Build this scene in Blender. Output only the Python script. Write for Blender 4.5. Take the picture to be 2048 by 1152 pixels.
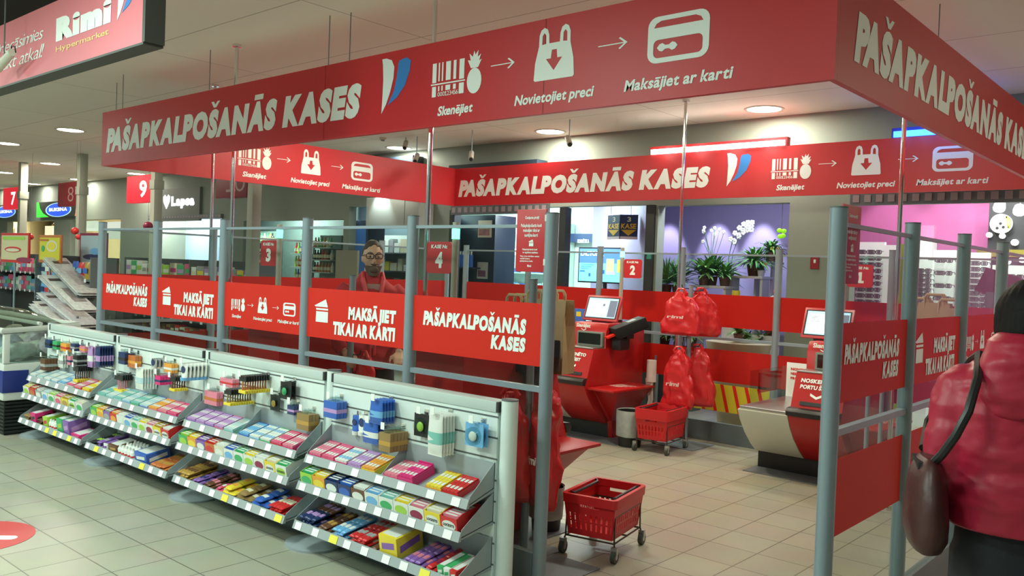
import bpy, bmesh, math, random, unicodedata
from mathutils import Vector, Matrix, noise
for o in list(bpy.data.objects): bpy.data.objects.remove(o)
SC = bpy.context.scene
COL = SC.collection
H = 1.58            # camera height; floor is z = 0
PI = math.pi
# ------------------------------------------------------------------ camera
FPX, YAW, PITCH, ROLL = 1714.7056, 0.718, -0.0207, 0.0371
CPOS = Vector((2.6174, -3.2756, H))
def _axes():
    cy, sy, cp, sp = math.cos(YAW), math.sin(YAW), math.cos(PITCH), math.sin(PITCH)
    f = Vector((-sy*cp, cy*cp, sp)); r = Vector((cy, sy, 0)); u = r.cross(f)
    return (math.cos(ROLL)*r+math.sin(ROLL)*u, -math.sin(ROLL)*r+math.cos(ROLL)*u, f)
CR, CU, CF = _axes()
cam = bpy.data.cameras.new('camera'); cam.sensor_width = 36; cam.lens = FPX/2048*36
cam.clip_start = 0.05; cam.clip_end = 200
camo = bpy.data.objects.new('camera', cam); COL.objects.link(camo)
camo.matrix_world = Matrix(((CR.x, CU.x, -CF.x, CPOS.x), (CR.y, CU.y, -CF.y, CPOS.y), (CR.z, CU.z, -CF.z, CPOS.z), (0, 0, 0, 1)))
SC.camera = camo
def ray(u, v): return CF+CR*((u-1024)/FPX)-CU*((v-576)/FPX)
def ay(u, v, y): d = ray(u, v); return CPOS+d*((y-CPOS.y)/d.y)
def ax(u, v, x): d = ray(u, v); return CPOS+d*((x-CPOS.x)/d.x)
def az(u, v, z): d = ray(u, v); return CPOS+d*((z-CPOS.z)/d.z)
# ------------------------------------------------------------------ world, view
SC.view_settings.view_transform = 'Standard'; SC.view_settings.look = 'None'
SC.view_settings.gamma = 1; SC.view_settings.use_curve_mapping = False
SC.view_settings.exposure = 0.4
w = bpy.data.worlds.new('world'); SC.world = w; w.use_nodes = True
w.node_tree.nodes['Background'].inputs[0].default_value = (.80, 1.0, .90, 1)
w.node_tree.nodes['Background'].inputs[1].default_value = 0.22
SC.cycles.use_denoising = True
SC.cycles.transparent_max_bounces = 32
SC.cycles.max_bounces = 8
SC.cycles.sample_clamp_indirect = 6
ZC = 3.30           # ceiling
YW = 5.33           # shop wall
LAMP_FRONT, LAMP_IN, LAMP_FAR = 66, 25, 26
# ------------------------------------------------------------------ materials
MATS = {}
def mat(name, rgb, rough=.5, metal=0, emit=None, es=1.0, spec=.5, noise_amt=0.0, nscale=40, bump=0.0, trans=0, coat=0):
    if name in MATS: return MATS[name]
    m = bpy.data.materials.new(name); m.use_nodes = True; nt = m.node_tree; b = nt.nodes['Principled BSDF']
    b.inputs['Base Color'].default_value = (*rgb, 1); b.inputs['Roughness'].default_value = rough
    b.inputs['Metallic'].default_value = metal; b.inputs['Specular IOR Level'].default_value = spec
    if coat: b.inputs['Coat Weight'].default_value = coat
    if emit: b.inputs['Emission Color'].default_value = (*emit, 1); b.inputs['Emission Strength'].default_value = es
    if noise_amt or bump:
        tc = nt.nodes.new('ShaderNodeTexCoord'); n = nt.nodes.new('ShaderNodeTexNoise'); n.inputs['Scale'].default_value = nscale
        nt.links.new(tc.outputs['Object'], n.inputs['Vector'])
        if noise_amt:
            mx = nt.nodes.new('ShaderNodeMix'); mx.data_type = 'RGBA'
            mx.inputs[6].default_value = (*[c*(1-noise_amt) for c in rgb], 1); mx.inputs[7].default_value = (*[min(1, c*(1+noise_amt)) for c in rgb], 1)
            nt.links.new(n.outputs['Fac'], mx.inputs[0]); nt.links.new(mx.outputs[2], b.inputs['Base Color'])
        if bump:
            bp = nt.nodes.new('ShaderNodeBump'); bp.inputs['Strength'].default_value = bump; bp.inputs['Distance'].default_value = .01
            nt.links.new(n.outputs['Fac'], bp.inputs['Height']); nt.links.new(bp.outputs['Normal'], b.inputs['Normal'])
    MATS[name] = m; return m
def glassmat(name, tint, refl=.06, rough=.02):
    m = bpy.data.materials.new(name); m.use_nodes = True; nt = m.node_tree; nt.nodes.clear()
    out = nt.nodes.new('ShaderNodeOutputMaterial'); mix = nt.nodes.new('ShaderNodeMixShader')
    tr = nt.nodes.new('ShaderNodeBsdfTransparent'); gl = nt.nodes.new('ShaderNodeBsdfGlossy'); lw = nt.nodes.new('ShaderNodeLayerWeight')
    lw.inputs['Blend'].default_value = .5; pw = nt.nodes.new('ShaderNodeMath'); pw.operation = 'POWER'; pw.inputs[1].default_value = 5
    fr = nt.nodes.new('ShaderNodeMath'); fr.operation = 'MULTIPLY_ADD'; fr.inputs[1].default_value = .32; fr.inputs[2].default_value = refl*.22
    nt.links.new(lw.outputs['Facing'], pw.inputs[0]); nt.links.new(pw.outputs[0], fr.inputs[0])
    tr.inputs[0].default_value = (*tint, 1); gl.inputs['Roughness'].default_value = rough; gl.inputs[0].default_value = (.9, .95, .92, 1)
    nt.links.new(fr.outputs[0], mix.inputs[0]); nt.links.new(tr.outputs[0], mix.inputs[1]); nt.links.new(gl.outputs[0], mix.inputs[2])
    nt.links.new(mix.outputs[0], out.inputs[0]); MATS[name] = m; return m
def tilemat():
    m = bpy.data.materials.new('floor_tiles'); m.use_nodes = True; nt = m.node_tree; b = nt.nodes['Principled BSDF']
    tc = nt.nodes.new('ShaderNodeTexCoord'); mp = nt.nodes.new('ShaderNodeMapping'); br = nt.nodes.new('ShaderNodeTexBrick')
    mp.inputs['Location'].default_value = (-.188, -.168, 0); br.offset = 0; br.squash = 1
    br.inputs['Scale'].default_value = 1; br.inputs['Brick Width'].default_value = .305; br.inputs['Row Height'].default_value = .305
    br.inputs['Mortar Size'].default_value = .0035; br.inputs['Mortar Smooth'].default_value = .1; br.inputs['Bias'].default_value = 0
    br.inputs['Color1'].default_value = (.385, .375, .30, 1); br.inputs['Color2'].default_value = (.42, .41, .33, 1); br.inputs['Mortar'].default_value = (.14, .13, .10, 1)
    nz = nt.nodes.new('ShaderNodeTexNoise'); nz.inputs['Scale'].default_value = 3.0; nz.inputs['Detail'].default_value = 4
    mx = nt.nodes.new('ShaderNodeMix'); mx.data_type = 'RGBA'; mx.blend_type = 'MULTIPLY'; mx.inputs[0].default_value = .25
    nt.links.new(tc.outputs['Object'], mp.inputs[0]); nt.links.new(mp.outputs[0], br.inputs['Vector']); nt.links.new(tc.outputs['Object'], nz.inputs['Vector'])
    nt.links.new(br.outputs['Color'], mx.inputs[6]); nt.links.new(nz.outputs['Color'], mx.inputs[7]); nt.links.new(mx.outputs[2], b.inputs['Base Color'])
    b.inputs['Roughness'].default_value = .32; b.inputs['Specular IOR Level'].default_value = .45
    MATS['floor_tiles'] = m; return m
def panelmat(name, c1, c2, mort, bw, bh, ms, loc=(0, 0, 0), rough=.7, rot=(0, 0, 0)):
    m = bpy.data.materials.new(name); m.use_nodes = True; nt = m.node_tree; b = nt.nodes['Principled BSDF']
    tc = nt.nodes.new('ShaderNodeTexCoord'); mp = nt.nodes.new('ShaderNodeMapping'); br = nt.nodes.new('ShaderNodeTexBrick')
    mp.inputs['Location'].default_value = loc; mp.inputs['Rotation'].default_value = rot; br.offset = 0
    br.inputs['Scale'].default_value = 1; br.inputs['Brick Width'].default_value = bw; br.inputs['Row Height'].default_value = bh
    br.inputs['Mortar Size'].default_value = ms; br.inputs['Mortar Smooth'].default_value = .2
    br.inputs['Color1'].default_value = (*c1, 1); br.inputs['Color2'].default_value = (*c2, 1); br.inputs['Mortar'].default_value = (*mort, 1)
    nt.links.new(tc.outputs['Object'], mp.inputs[0]); nt.links.new(mp.outputs[0], br.inputs['Vector']); nt.links.new(br.outputs['Color'], b.inputs['Base Color'])
    b.inputs['Roughness'].default_value = rough; MATS[name] = m; return m
def C(r, g, b, rough=.45, **k):
    return mat('paint_%d_%d_%d_%d' % (r*100, g*100, b*100, rough*100), (r, g, b), rough, **k)
tilemat()
panelmat('ceiling_panels', (.79, .73, .655), (.77, .71, .64), (.42, .38, .33), 2.2, 1.07, .006, (0, -.03, 0))
RED = mat('red_sign', (.56, .022, .030), .42, noise_amt=.04, nscale=3)
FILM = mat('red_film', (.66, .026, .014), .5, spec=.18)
FILMB = mat('red_film_shaded', (.46, .013, .009), .5, spec=.18)  # same film, darker: the booth's weaker light is in the colour
RPLAST = mat('red_plastic', (.60, .016, .02), .38)
RMETAL = mat('red_sheet_metal', (.42, .012, .012), .33, noise_amt=.05, nscale=6)
WHITE = mat('white_vinyl', (.86, .93, .91), .45)
GREY = mat('grey_aluminium', (.27, .335, .385), .38, metal=.25)
GREYD = mat('dark_grey_aluminium', (.14, .17, .18), .42, metal=.2)
SHELF = mat('shelf_grey_steel', (.33, .38, .40), .45, metal=.1)
SLAT = mat('slatwall_pale_grey', (.70, .79, .77), .42, noise_amt=.02)
SLATG = mat('slat_groove', (.10, .12, .12), .6)
CHROME = mat('chrome', (.75, .75, .75), .12, metal=1)
STEEL = mat('brushed_steel', (.55, .56, .54), .28, metal=.9, noise_amt=.06, nscale=90)
BLACK = mat('black_plastic', (.012, .013, .014), .4)
DARK = mat('dark_rubber', (.03, .03, .032), .6)
CREAM = mat('cream_laminate', (.62, .62, .52), .4)
CLEAR = glassmat('partition_glass', (.86, .90, .88))
CLEAR2 = glassmat('clear_plastic', (.82, .88, .87), rough=.12)
WALLM = mat('wall_paint', (.25, .305, .262), .75, noise_amt=.05, nscale=2)
LIGHTM = mat('lamp_diffuser', (1, 1, 1), .5, emit=(1.0, .93, .80), es=14)
GREENL = mat('green_indicator', (.1, .9, .6), .3, emit=(.10, 1.0, .62), es=5)
KRAFT = mat('kraft_paper', (.36, .25, .125), .7, noise_amt=.1, nscale=25)
SKIN = mat('skin', (.50, .29, .20), .5, noise_amt=.06, nscale=30)
HAIRB = mat('black_hair', (.008, .006, .006), .6, spec=.15, noise_amt=.3, nscale=60)
# ------------------------------------------------------------------ mesh builder
WORG = {}
class MB:
    def __init__(s): s.v = []; s.f = []; s.m = []; s.k = 0
    def add(s, vs, fs, mi=None):
        b = len(s.v); s.v += [Vector(p) for p in vs]; s.f += [tuple(b+i for i in f) for f in fs]; s.m += [s.k if mi is None else mi]*len(fs); return s
    def box(s, x0, y0, z0, x1, y1, z1, mi=None):
        if x0 > x1: x0, x1 = x1, x0
        if y0 > y1: y0, y1 = y1, y0
        if z0 > z1: z0, z1 = z1, z0
        return s.add([(x0,y0,z0),(x1,y0,z0),(x1,y1,z0),(x0,y1,z0),(x0,y0,z1),(x1,y0,z1),(x1,y1,z1),(x0,y1,z1)],
                     [(0,3,2,1),(4,5,6,7),(0,1,5,4),(1,2,6,5),(2,3,7,6),(3,0,4,7)], mi)
    def obox(s, c, a, b, d, mi=None):   # centre and three half axes
        c, a, b, d = Vector(c), Vector(a), Vector(b), Vector(d)
        if a.cross(b).dot(d) < 0: a = -a
        P = [c-a-b-d, c+a-b-d, c+a+b-d, c-a+b-d, c-a-b+d, c+a-b+d, c+a+b+d, c-a+b+d]
        return s.add(P, [(0,3,2,1),(4,5,6,7),(0,1,5,4),(1,2,6,5),(2,3,7,6),(3,0,4,7)], mi)
    def prism(s, poly, fn, w0, w1, mi=None):
        n = len(poly); P = [fn(u, v, w0) for u, v in poly]+[fn(u, v, w1) for u, v in poly]
        return s.add(P, [tuple(range(n))[::-1], tuple(range(n, 2*n))]+[(i, (i+1) % n, n+(i+1) % n, n+i) for i in range(n)], mi)
    def cyl(s, p0, p1, r0, r1=None, n=14, mi=None, caps=True):
        p0, p1 = Vector(p0), Vector(p1); r1 = r0 if r1 is None else r1
        d = (p1-p0).normalized(); a = d.orthogonal().normalized(); b = d.cross(a)
        P = []
        for p, r in ((p0, r0), (p1, r1)):
            for i in range(n): t = 2*PI*i/n; P.append(p+a*(r*math.cos(t))+b*(r*math.sin(t)))
        F = [(i, (i+1) % n, n+(i+1) % n, n+i) for i in range(n)]
        if caps: F += [tuple(range(n))[::-1], tuple(range(n, 2*n))]
        return s.add(P, F, mi)
    def tube(s, pts, r, n=8, mi=None, closed=False):
        pts = [Vector(p) for p in pts]; N = len(pts); P = []; a = None
        rs = r if isinstance(r, (list, tuple)) else [r]*N
        for i, p in enumerate(pts):
            if closed: d = (pts[(i+1) % N]-pts[i-1]).normalized()
            else: d = (pts[min(i+1, N-1)]-pts[max(i-1, 0)]).normalized()
            if a is None: a = d.orthogonal().normalized()
            a = (a-d*a.dot(d)); a = a.normalized() if a.length > 1e-5 else d.orthogonal().normalized(); b = d.cross(a)
            P += [p+a*(rs[i]*math.cos(2*PI*k/n))+b*(rs[i]*math.sin(2*PI*k/n)) for k in range(n)]
        F = []
        for i in range(N if closed else N-1):
            j = (i+1) % N
            F += [(i*n+k, i*n+(k+1) % n, j*n+(k+1) % n, j*n+k) for k in range(n)]
        if not closed: F += [tuple(range(n))[::-1], tuple((N-1)*n+k for k in range(n))]
        return s.add(P, F, mi)
    def ell(s, c, rx, ry, rz, nu=16, nv=10, mi=None, fn=None):
        P = [(0, 0, -1)]; 
        for j in range(1, nv):
            t = PI*j/nv-PI/2
            P += [(math.cos(t)*math.cos(2*PI*i/nu), math.cos(t)*math.sin(2*PI*i/nu), math.sin(t)) for i in range(nu)]
        P.append((0, 0, 1))
        F = [(0, 1+(i+1) % nu, 1+i) for i in range(nu)]
        for j in range(nv-2): F += [(1+j*nu+i, 1+j*nu+(i+1) % nu, 1+(j+1)*nu+(i+1) % nu, 1+(j+1)*nu+i) for i in range(nu)]
        L = len(P)-1; F += [(1+(nv-2)*nu+i, 1+(nv-2)*nu+(i+1) % nu, L) for i in range(nu)]
        Q = []
        for p in P:
            q = Vector((p[0]*rx, p[1]*ry, p[2]*rz)); 
            if fn: q = fn(Vector(p), q)
            Q.append(q+Vector(c))
        return s.add(Q, F, mi)
    def loft(s, rings, mi=None, caps=True):
        n = len(rings[0]); P = [p for r in rings for p in r]; F = []
        for j in range(len(rings)-1): F += [(j*n+i, j*n+(i+1) % n, (j+1)*n+(i+1) % n, (j+1)*n+i) for i in range(n)]
        if caps: F += [tuple(range(n))[::-1], tuple((len(rings)-1)*n+i for i in range(n))]
        return s.add(P, F, mi)
    def grid(s, fn, nu, nv, mi=None):
        P = [fn(i/nu, j/nv) for j in range(nv+1) for i in range(nu+1)]
        return s.add(P, [(j*(nu+1)+i, j*(nu+1)+i+1, (j+1)*(nu+1)+i+1, (j+1)*(nu+1)+i) for j in range(nv) for i in range(nu)], mi)
    def xf(s, M):
        s.v = [M @ p for p in s.v]; return s
    def build(s, name, mats, parent=None, local=False, smooth=True, bevel=0):
        me = bpy.data.meshes.new(name)
        off = Vector((0, 0, 0)) if (parent is None or local) else WORG[parent.name]
        me.from_pydata([p-off for p in s.v], [], s.f)
        if not isinstance(mats, (list, tuple)): mats = [mats]
        for m in mats: me.materials.append(m)
        if len(mats) > 1: me.polygons.foreach_set('material_index', s.m)
        if bevel:
            bm = bmesh.new(); bm.from_mesh(me); es = [e for e in bm.edges if len(e.link_faces) == 2 and e.calc_face_angle(0) > .6]
            bmesh.ops.bevel(bm, geom=es, offset=bevel, segments=2, affect='EDGES', profile=.6, clamp_overlap=True); bm.to_mesh(me); bm.free()
        if smooth: me.shade_smooth(); me.set_sharp_from_angle(angle=math.radians(38))
        o = bpy.data.objects.new(name, me); COL.objects.link(o)
        if parent is not None: o.parent = parent
        WORG[o.name] = off if parent is not None else Vector((0, 0, 0))
        return o
def tag(o, label, cat, group=None, kind=None):
    o['label'] = label; o['category'] = cat
    if group: o['group'] = group
    if kind: o['kind'] = kind
    return o
def thing(name, label, cat, loc=(0, 0, 0), group=None, rz=0):
    o = bpy.data.objects.new(name, None); COL.objects.link(o); o.location = loc; o.rotation_euler = (0, 0, rz); o.empty_display_size = .1
    WORG[o.name] = Vector(loc); return tag(o, label, cat, group)
def copy_tree(o, parent=None):
    c = o.copy(); COL.objects.link(c); c.parent = parent; WORG[c.name] = WORG.get(o.name, Vector((0, 0, 0)))
    for ch in o.children: copy_tree(ch, c)
    return c
def dup(o, loc, label=None, rz=None):
    c = copy_tree(o); c.location = loc
    if label: c['label'] = label
    if rz is not None: c.rotation_euler = (0, 0, rz)
    return c
def struct(o): o['kind'] = 'structure'; return o
# ---- lettering and flat vinyl shapes
_TX = {}
def _conv(cu):
    ob = bpy.data.objects.new('tmp', cu); COL.objects.link(ob)
    dg = bpy.context.evaluated_depsgraph_get(); dg.update()
    me = bpy.data.meshes.new_from_object(ob.evaluated_get(dg))
    vs = [tuple(v.co) for v in me.vertices]; fs = [tuple(p.vertices) for p in me.polygons]
    bpy.data.objects.remove(ob); bpy.data.curves.remove(cu); bpy.data.meshes.remove(me); return vs, fs
def _glyph(ch, bold):
    k = (ch, bold)
    if k not in _TX:
        if ch == '1':       # a numeral one with a flag and a foot
            e = bold*.6; v = [(.08-e, 0-e), (.48+e, 0-e), (.48+e, .10+e), (.345+e, .10+e), (.345+e, .69+e), (.25-e, .69+e), (.06-e*.6, .57), (.10-e*.2, .47-e), (.235-e, .53-e), (.235-e, .10+e), (.08-e, .10+e)]
            _TX[k] = ([(p[0], p[1], 0) for p in v], [(0, 1, 2, 10), (3, 4, 5, 8), (3, 8, 9), (5, 6, 7, 8)]); return _TX[k]
        cu = bpy.data.curves.new('t', 'FONT'); cu.body = ch; cu.offset = bold; cu.resolution_u = 3; cu.fill_mode = 'FRONT'
        vs, fs = _conv(cu)
        if bold > 0 and vs:     # long mitred spikes are cut back to the stroke weight
            v0, _ = _glyph(ch, 0.0); lo = [min(p[i] for p in v0)-bold*1.05 for i in (0, 1)]; hi = [max(p[i] for p in v0)+bold*1.05 for i in (0, 1)]
            vs = [(min(hi[0], max(lo[0], p[0])), min(hi[1], max(lo[1], p[1])), 0) for p in vs]
        _TX[k] = (vs, fs)
    return _TX[k]
KERN = ('KA', 'AK', 'KS', 'PA', 'LP', 'TA', 'RA', 'Ri', 'TI')
def _sides(k, vs, fs, N=14):
    if ('side', k) not in _TX:
        L, R = [1e9]*N, [-1e9]*N
        for f in fs:
            for i in range(len(f)):
                a, b = vs[f[i]], vs[f[i-1]]
                if a[1] > b[1]: a, b = b, a
                for j in range(N):
                    y = -.22+1.0*j/(N-1)
                    if a[1]-.03 <= y <= b[1]+.03:
                        t = 0 if b[1]-a[1] < 1e-6 else min(1, max(0, (y-a[1])/(b[1]-a[1]))); x = a[0]+(b[0]-a[0])*t
                        L[j] = min(L[j], x); R[j] = max(R[j], x)
        _TX[('side', k)] = (L, R)
    return _TX[('side', k)]
def txt(s, bold=.03, shear=0.0, space=1.0):
    """letters set one by one (accents as shapes of their own), so that heavy strokes never cut into each other"""
    k = (s, bold, shear, space)
    if k not in _TX:
        V, F, x = [], [], 0.0; prev = None; pc = ''; gap = .038*space
        for ch in s:
            if ch == ' ': x += .24*space; prev = None; continue
            d = unicodedata.normalize('NFD', ch); base, acc = d[0], d[1:]
            if acc and acc not in ('\u030c', '\u0304'): base, acc = ch, ''
            if acc and base in 'ij': base = {'i': '\u0131', 'j': '\u0237'}[base]
            vs, fs = _glyph(base, bold)
            if not vs: continue
            x0 = min(p[0] for p in vs); x1 = max(p[0] for p in vs); n = len(V)
            L, R = _sides((base, bold), vs, fs)
            if prev:
                pR, px0, px = prev; ds = [(px+r-px0, l-x0) for r, l in zip(pR, L) if r > -1e8 and l < 1e8]
                if ds: x = max(a-b for a, b in ds)+gap-(.04 if (pc+base) in KERN else 0); x = max(x, px+.12)
            prev = (R, x0, x); pc = base
            V += [(p[0]-x0+x, p[1]) for p in vs]; F += [tuple(n+i for i in f) for f in fs]
            if acc:
                top = max(p[1] for p in vs); cx = x+(x1-x0)/2; n = len(V)
                if acc == '\u0304': h = .075+bold; w_ = .17+bold*.6; q = [(-w_, 0), (w_, 0), (w_, h), (-w_, h)]; fs2 = [(0, 1, 2, 3)]
                else: w_ = .17+bold; h = .17; th = .09+bold*.8; q = [(-w_, h), (0, h*.42), (w_, h), (w_*.55, h+.02), (0, h*.42+th), (-w_*.55, h+.02)]; q = [(-w_, h+.01), (-w_*.28, 0), (w_*.28, 0), (w_, h+.01), (w_*.42, h+.01), (0, h*.52), (-w_*.42, h+.01)]; fs2 = [(0, 1, 5, 6), (1, 2, 5), (2, 3, 4, 5)]
                V += [(cx+p[0], top+.045+p[1]) for p in q]; F += [tuple(n+i for i in f) for f in fs2]
            x += x1-x0+gap
        _TX[k] = ([(p[0]+p[1]*shear, p[1], 0) for p in V], F)
    return _TX[k]
def text_on(mb, s, o, ux, uz, x0, z0, x1, z1, bold=.03, shear=0, mi=None, caps=True, space=1.0, lift=.002):
    """letters whose caps fill z0..z1 and whose width fills x0..x1 on the plane o + ux*x + uz*z"""
    vs, fs = txt(s, bold, shear, space); ref, _ = _glyph('H' if caps else 'x', bold)
    h = max(p[1] for p in ref)-min(p[1] for p in ref); b = min(p[1] for p in ref)
    mnx = min(p[0] for p in vs); mxx = max(p[0] for p in vs)
    n = Vector(ux).cross(Vector(uz)).normalized()*lift
    P = [Vector(o)+Vector(ux)*(x0+(p[0]-mnx)/(mxx-mnx)*(x1-x0))+Vector(uz)*(z0+(p[1]-b)/h*(z1-z0))+n for p in vs]
    mb.add(P, fs, mi)
def shape(loops):
    cu = bpy.data.curves.new('s', 'CURVE'); cu.dimensions = '2D'; cu.fill_mode = 'BOTH'
    for lp in loops:
        sp = cu.splines.new('POLY'); sp.points.add(len(lp)-1); sp.use_cyclic_u = True
        for p, q in zip(sp.points, lp): p.co = (q[0], q[1], 0, 1)
    return _conv(cu)
_SH = {}
def shape_on(mb, key, loops, o, ux, uz, x0, z0, x1, z1, mi=None, lift=.002):
    """loops in a unit square, laid over x0..x1, z0..z1"""
    if key not in _SH: _SH[key] = shape(loops)
    vs, fs = _SH[key]; n = Vector(ux).cross(Vector(uz)).normalized()*lift
    mb.add([Vector(o)+Vector(ux)*(x0+p[0]*(x1-x0))+Vector(uz)*(z0+p[1]*(z1-z0))+n for p in vs], fs, mi)
def circ(cx, cy, rx, ry, n=20): return [(cx+rx*math.cos(2*PI*i/n), cy+ry*math.sin(2*PI*i/n)) for i in range(n)]
def rrect(x0, y0, x1, y1, r, ry=None, n=5):
    ry = ry or r; P = []
    for cx, cy, a in ((x1-r, y0+ry, -90), (x1-r, y1-ry, 0), (x0+r, y1-ry, 90), (x0+r, y0+ry, 180)):
        P += [(cx+r*math.cos(math.radians(a+90*i/n)), cy+ry*math.sin(math.radians(a+90*i/n))) for i in range(n+1)]
    return P
def rc(a, b, c, d): return [(a, b), (c, b), (c, d), (a, d)]
SH_CODE = [rc(.04,.42,.16,1), rc(.22,.45,.26,1), rc(.32,.45,.36,1), rc(.44,.45,.58,1), rc(.66,.45,.74,1), rc(.83,.42,.97,1), rc(0,.35,1,.39),
           rc(.04,0,.16,.31), rc(.22,.16,.26,.31), rc(.32,.16,.36,.31), rc(.44,.16,.58,.31), rc(.66,.16,.74,.31), rc(.83,.0,.97,.31)]
SH_PINE = [circ(.5,.30,.5,.30), [(.25,.60),(.75,.60),(.98,.78),(.80,.75),(.92,.90),(.70,.84),(.74,1.0),(.54,.90),(.46,1.0),(.36,.86),(.12,.95),(.22,.78),(.02,.80)]]
SH_ARR = [[(0,.46),(.88,.46),(.70,.12),(.76,.06),(1,.5),(.76,.94),(.70,.88),(.88,.54),(0,.54)]]
SH_BAG = [[(0,.03),(.03,0),(.97,0),(1,.03),(.975,.35),(.89,.66),(.885,.86),(.84,.96),(.76,1),(.68,.96),(.64,.86),(.63,.69),(.37,.69),(.36,.86),(.32,.96),(.24,1),(.16,.96),(.115,.86),(.11,.66),(.025,.35)],
          [(.19,.68),(.29,.69),(.285,.85),(.24,.90),(.195,.85)], [(.71,.69),(.81,.68),(.805,.85),(.76,.90),(.715,.85)],
          [(.44,.56),(.56,.56),(.58,.40),(.70,.40),(.5,.17),(.30,.40),(.42,.40)]]
SH_CARD = [rrect(0,0,1,1,.16,.22), [(.10,.76),(.14,.85),(.22,.90),(.78,.90),(.86,.85),(.90,.76)], rrect(.10,.11,.90,.50,.08,.11),
           [(.16,.33),(.20,.40),(.25,.42),(.30,.37),(.36,.37),(.41,.42),(.46,.40),(.50,.33),(.46,.26),(.41,.24),(.36,.29),(.30,.29),(.25,.24),(.20,.26)]]
SH_CARDS = [[(.12,.0),(1,0),(1,.46),(.14,.46)], [(.14,.52),(1,.52),(1,.60),(.12,.60)], [(0,.70),(.82,1.0),(.98,.66),(.10,.66)]]
SH_FL1 = [[(0,0),(.02,.30),(.03,.62),(.0,.90),(-.03,1),(.12,1.0),(.32,.95),(.42,.82),(.40,.62),(.30,.38),(.16,.16)]]
SH_FL2 = [[(.22,.14),(.44,.40),(.52,.64),(.56,.86),(.60,.92),(.85,.95),(1.0,.88),(.97,.70),(.82,.46),(.55,.26)]]
# ================================================================== large structure
X0, X1, YB, YF = -30.0, 5.5, 9.0, -7.0
struct(MB().box(X0, YF, -.1, X1, YB, 0).build('floor', MATS['floor_tiles'], smooth=False))
struct(MB().box(X0, YF, ZC, X1, YW+.15, ZC+.1).build('ceiling', MATS['ceiling_panels'], smooth=False))
# black sheet painting the dark of a ceiling recess over the aisle, up left
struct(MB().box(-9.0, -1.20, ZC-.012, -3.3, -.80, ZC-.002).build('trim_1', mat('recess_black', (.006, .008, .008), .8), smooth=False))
OPEN = [(-23.4, -20.2, 2.40), (-19.2, -16.5, 2.40), (-14.95, -12.25, 2.36), (-11.5, -8.55, 2.30), (-8.42, -6.75, 2.5), (-6.08, -2.79, 2.41), (-2.69, -1.11, 2.39), (-.46, 4.6, 2.36)]
m = MB(); x = X0
for a, b, zt in OPEN:
    m.box(x, YW, 0, a, YW+.15, ZC); m.box(a, YW, zt, b, YW+.15, ZC); x = b
m.box(x, YW, 0, X1, YW+.15, ZC)
struct(m.build('wall_back', WALLM, smooth=False))
struct(MB().box(X1, YF, 0, X1+.1, YB, ZC).build('light_block_right', mat('light_block_dim', (.16, .15, .13), .8), smooth=False))  # unseen wall, added to block world light from the open right side
PX = mat('pharmacy_white', (.66, .80, .76), .6); PURP = mat('flower_purple', (.20, .17, .32), .7); PINK = mat('optics_pink', (.50, .15, .34), .65)
BLU = mat('kiosk_blue_white', (.55, .66, .78), .6); TEAL = mat('shop_teal', (.16, .24, .23), .7); SHOPC = mat('shop_ceiling', (.60, .64, .62), .7)
def shop(i, x0, x1, xb0, xb1, yb, zt, mw):
    y0 = YW+.151
    BX = [(0,3,2,1),(4,5,6,7),(0,1,5,4),(1,2,6,5),(2,3,7,6),(3,0,4,7)]
    m = MB(); m.add([(xb0, yb, 0), (xb1, yb, 0), (xb1, yb+.1, 0), (xb0, yb+.1, 0), (xb0, yb, zt), (xb1, yb, zt), (xb1, yb+.1, zt), (xb0, yb+.1, zt)], BX)
    struct(m.build('wall_shop_back_%d' % i, mw, smooth=False))
    for a, b, s_, nm in ((x0, xb0, -.06, 'left'), (x1, xb1, .06, 'right')):
        m = MB(); m.add([(a, y0, 0), (a+s_, y0, 0), (b+s_, yb, 0), (b, yb, 0), (a, y0, zt), (a+s_, y0, zt), (b+s_, yb, zt), (b, yb, zt)], [(0,1,2,3),(7,6,5,4),(0,4,5,1),(1,5,6,2),(2,6,7,3),(3,7,4,0)])
        struct(m.build('wall_shop_%s_%d' % (nm, i), mw, smooth=False))
    m = MB(); m.add([(x0-.06, y0, zt), (x1+.06, y0, zt), (xb1+.06, yb+.1, zt), (xb0-.06, yb+.1, zt), (x0-.06, y0, zt+.08), (x1+.06, y0, zt+.08), (xb1+.06, yb+.1, zt+.08), (xb0-.06, yb+.1, zt+.08)], [(0,3,2,1),(4,5,6,7),(0,1,5,4),(1,2,6,5),(2,3,7,6),(3,0,4,7)])
    struct(m.build('ceiling_shop_%d' % i, SHOPC, smooth=False))
shop(1, -23.5, -16.4, -29, -17.8, 8.5, 3.0, mat('cream_wall', (.55, .50, .36), .7)); shop(2, -15.0, -12.2, -18.9, -14.4, 7.2, 3.0, BLU)
shop(3, -11.55, -8.6, -14.2, -10.25, 7.0, 2.95, TEAL); shop(4, -8.45, -6.75, -10.1, -8.0, 6.6, 2.95, mat('dark_blue_wall', (.10, .15, .17), .5))
shop(5, -6.12, -2.80, -9.9, -5.45, 8.6, 2.95, PX); shop(6, -2.69, -1.09, -5.2, -1.75, 7.6, 3.1, PURP); shop(7, -.47, 4.7, -1.5, 4.9, 8.0, 3.1, PINK)
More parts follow.
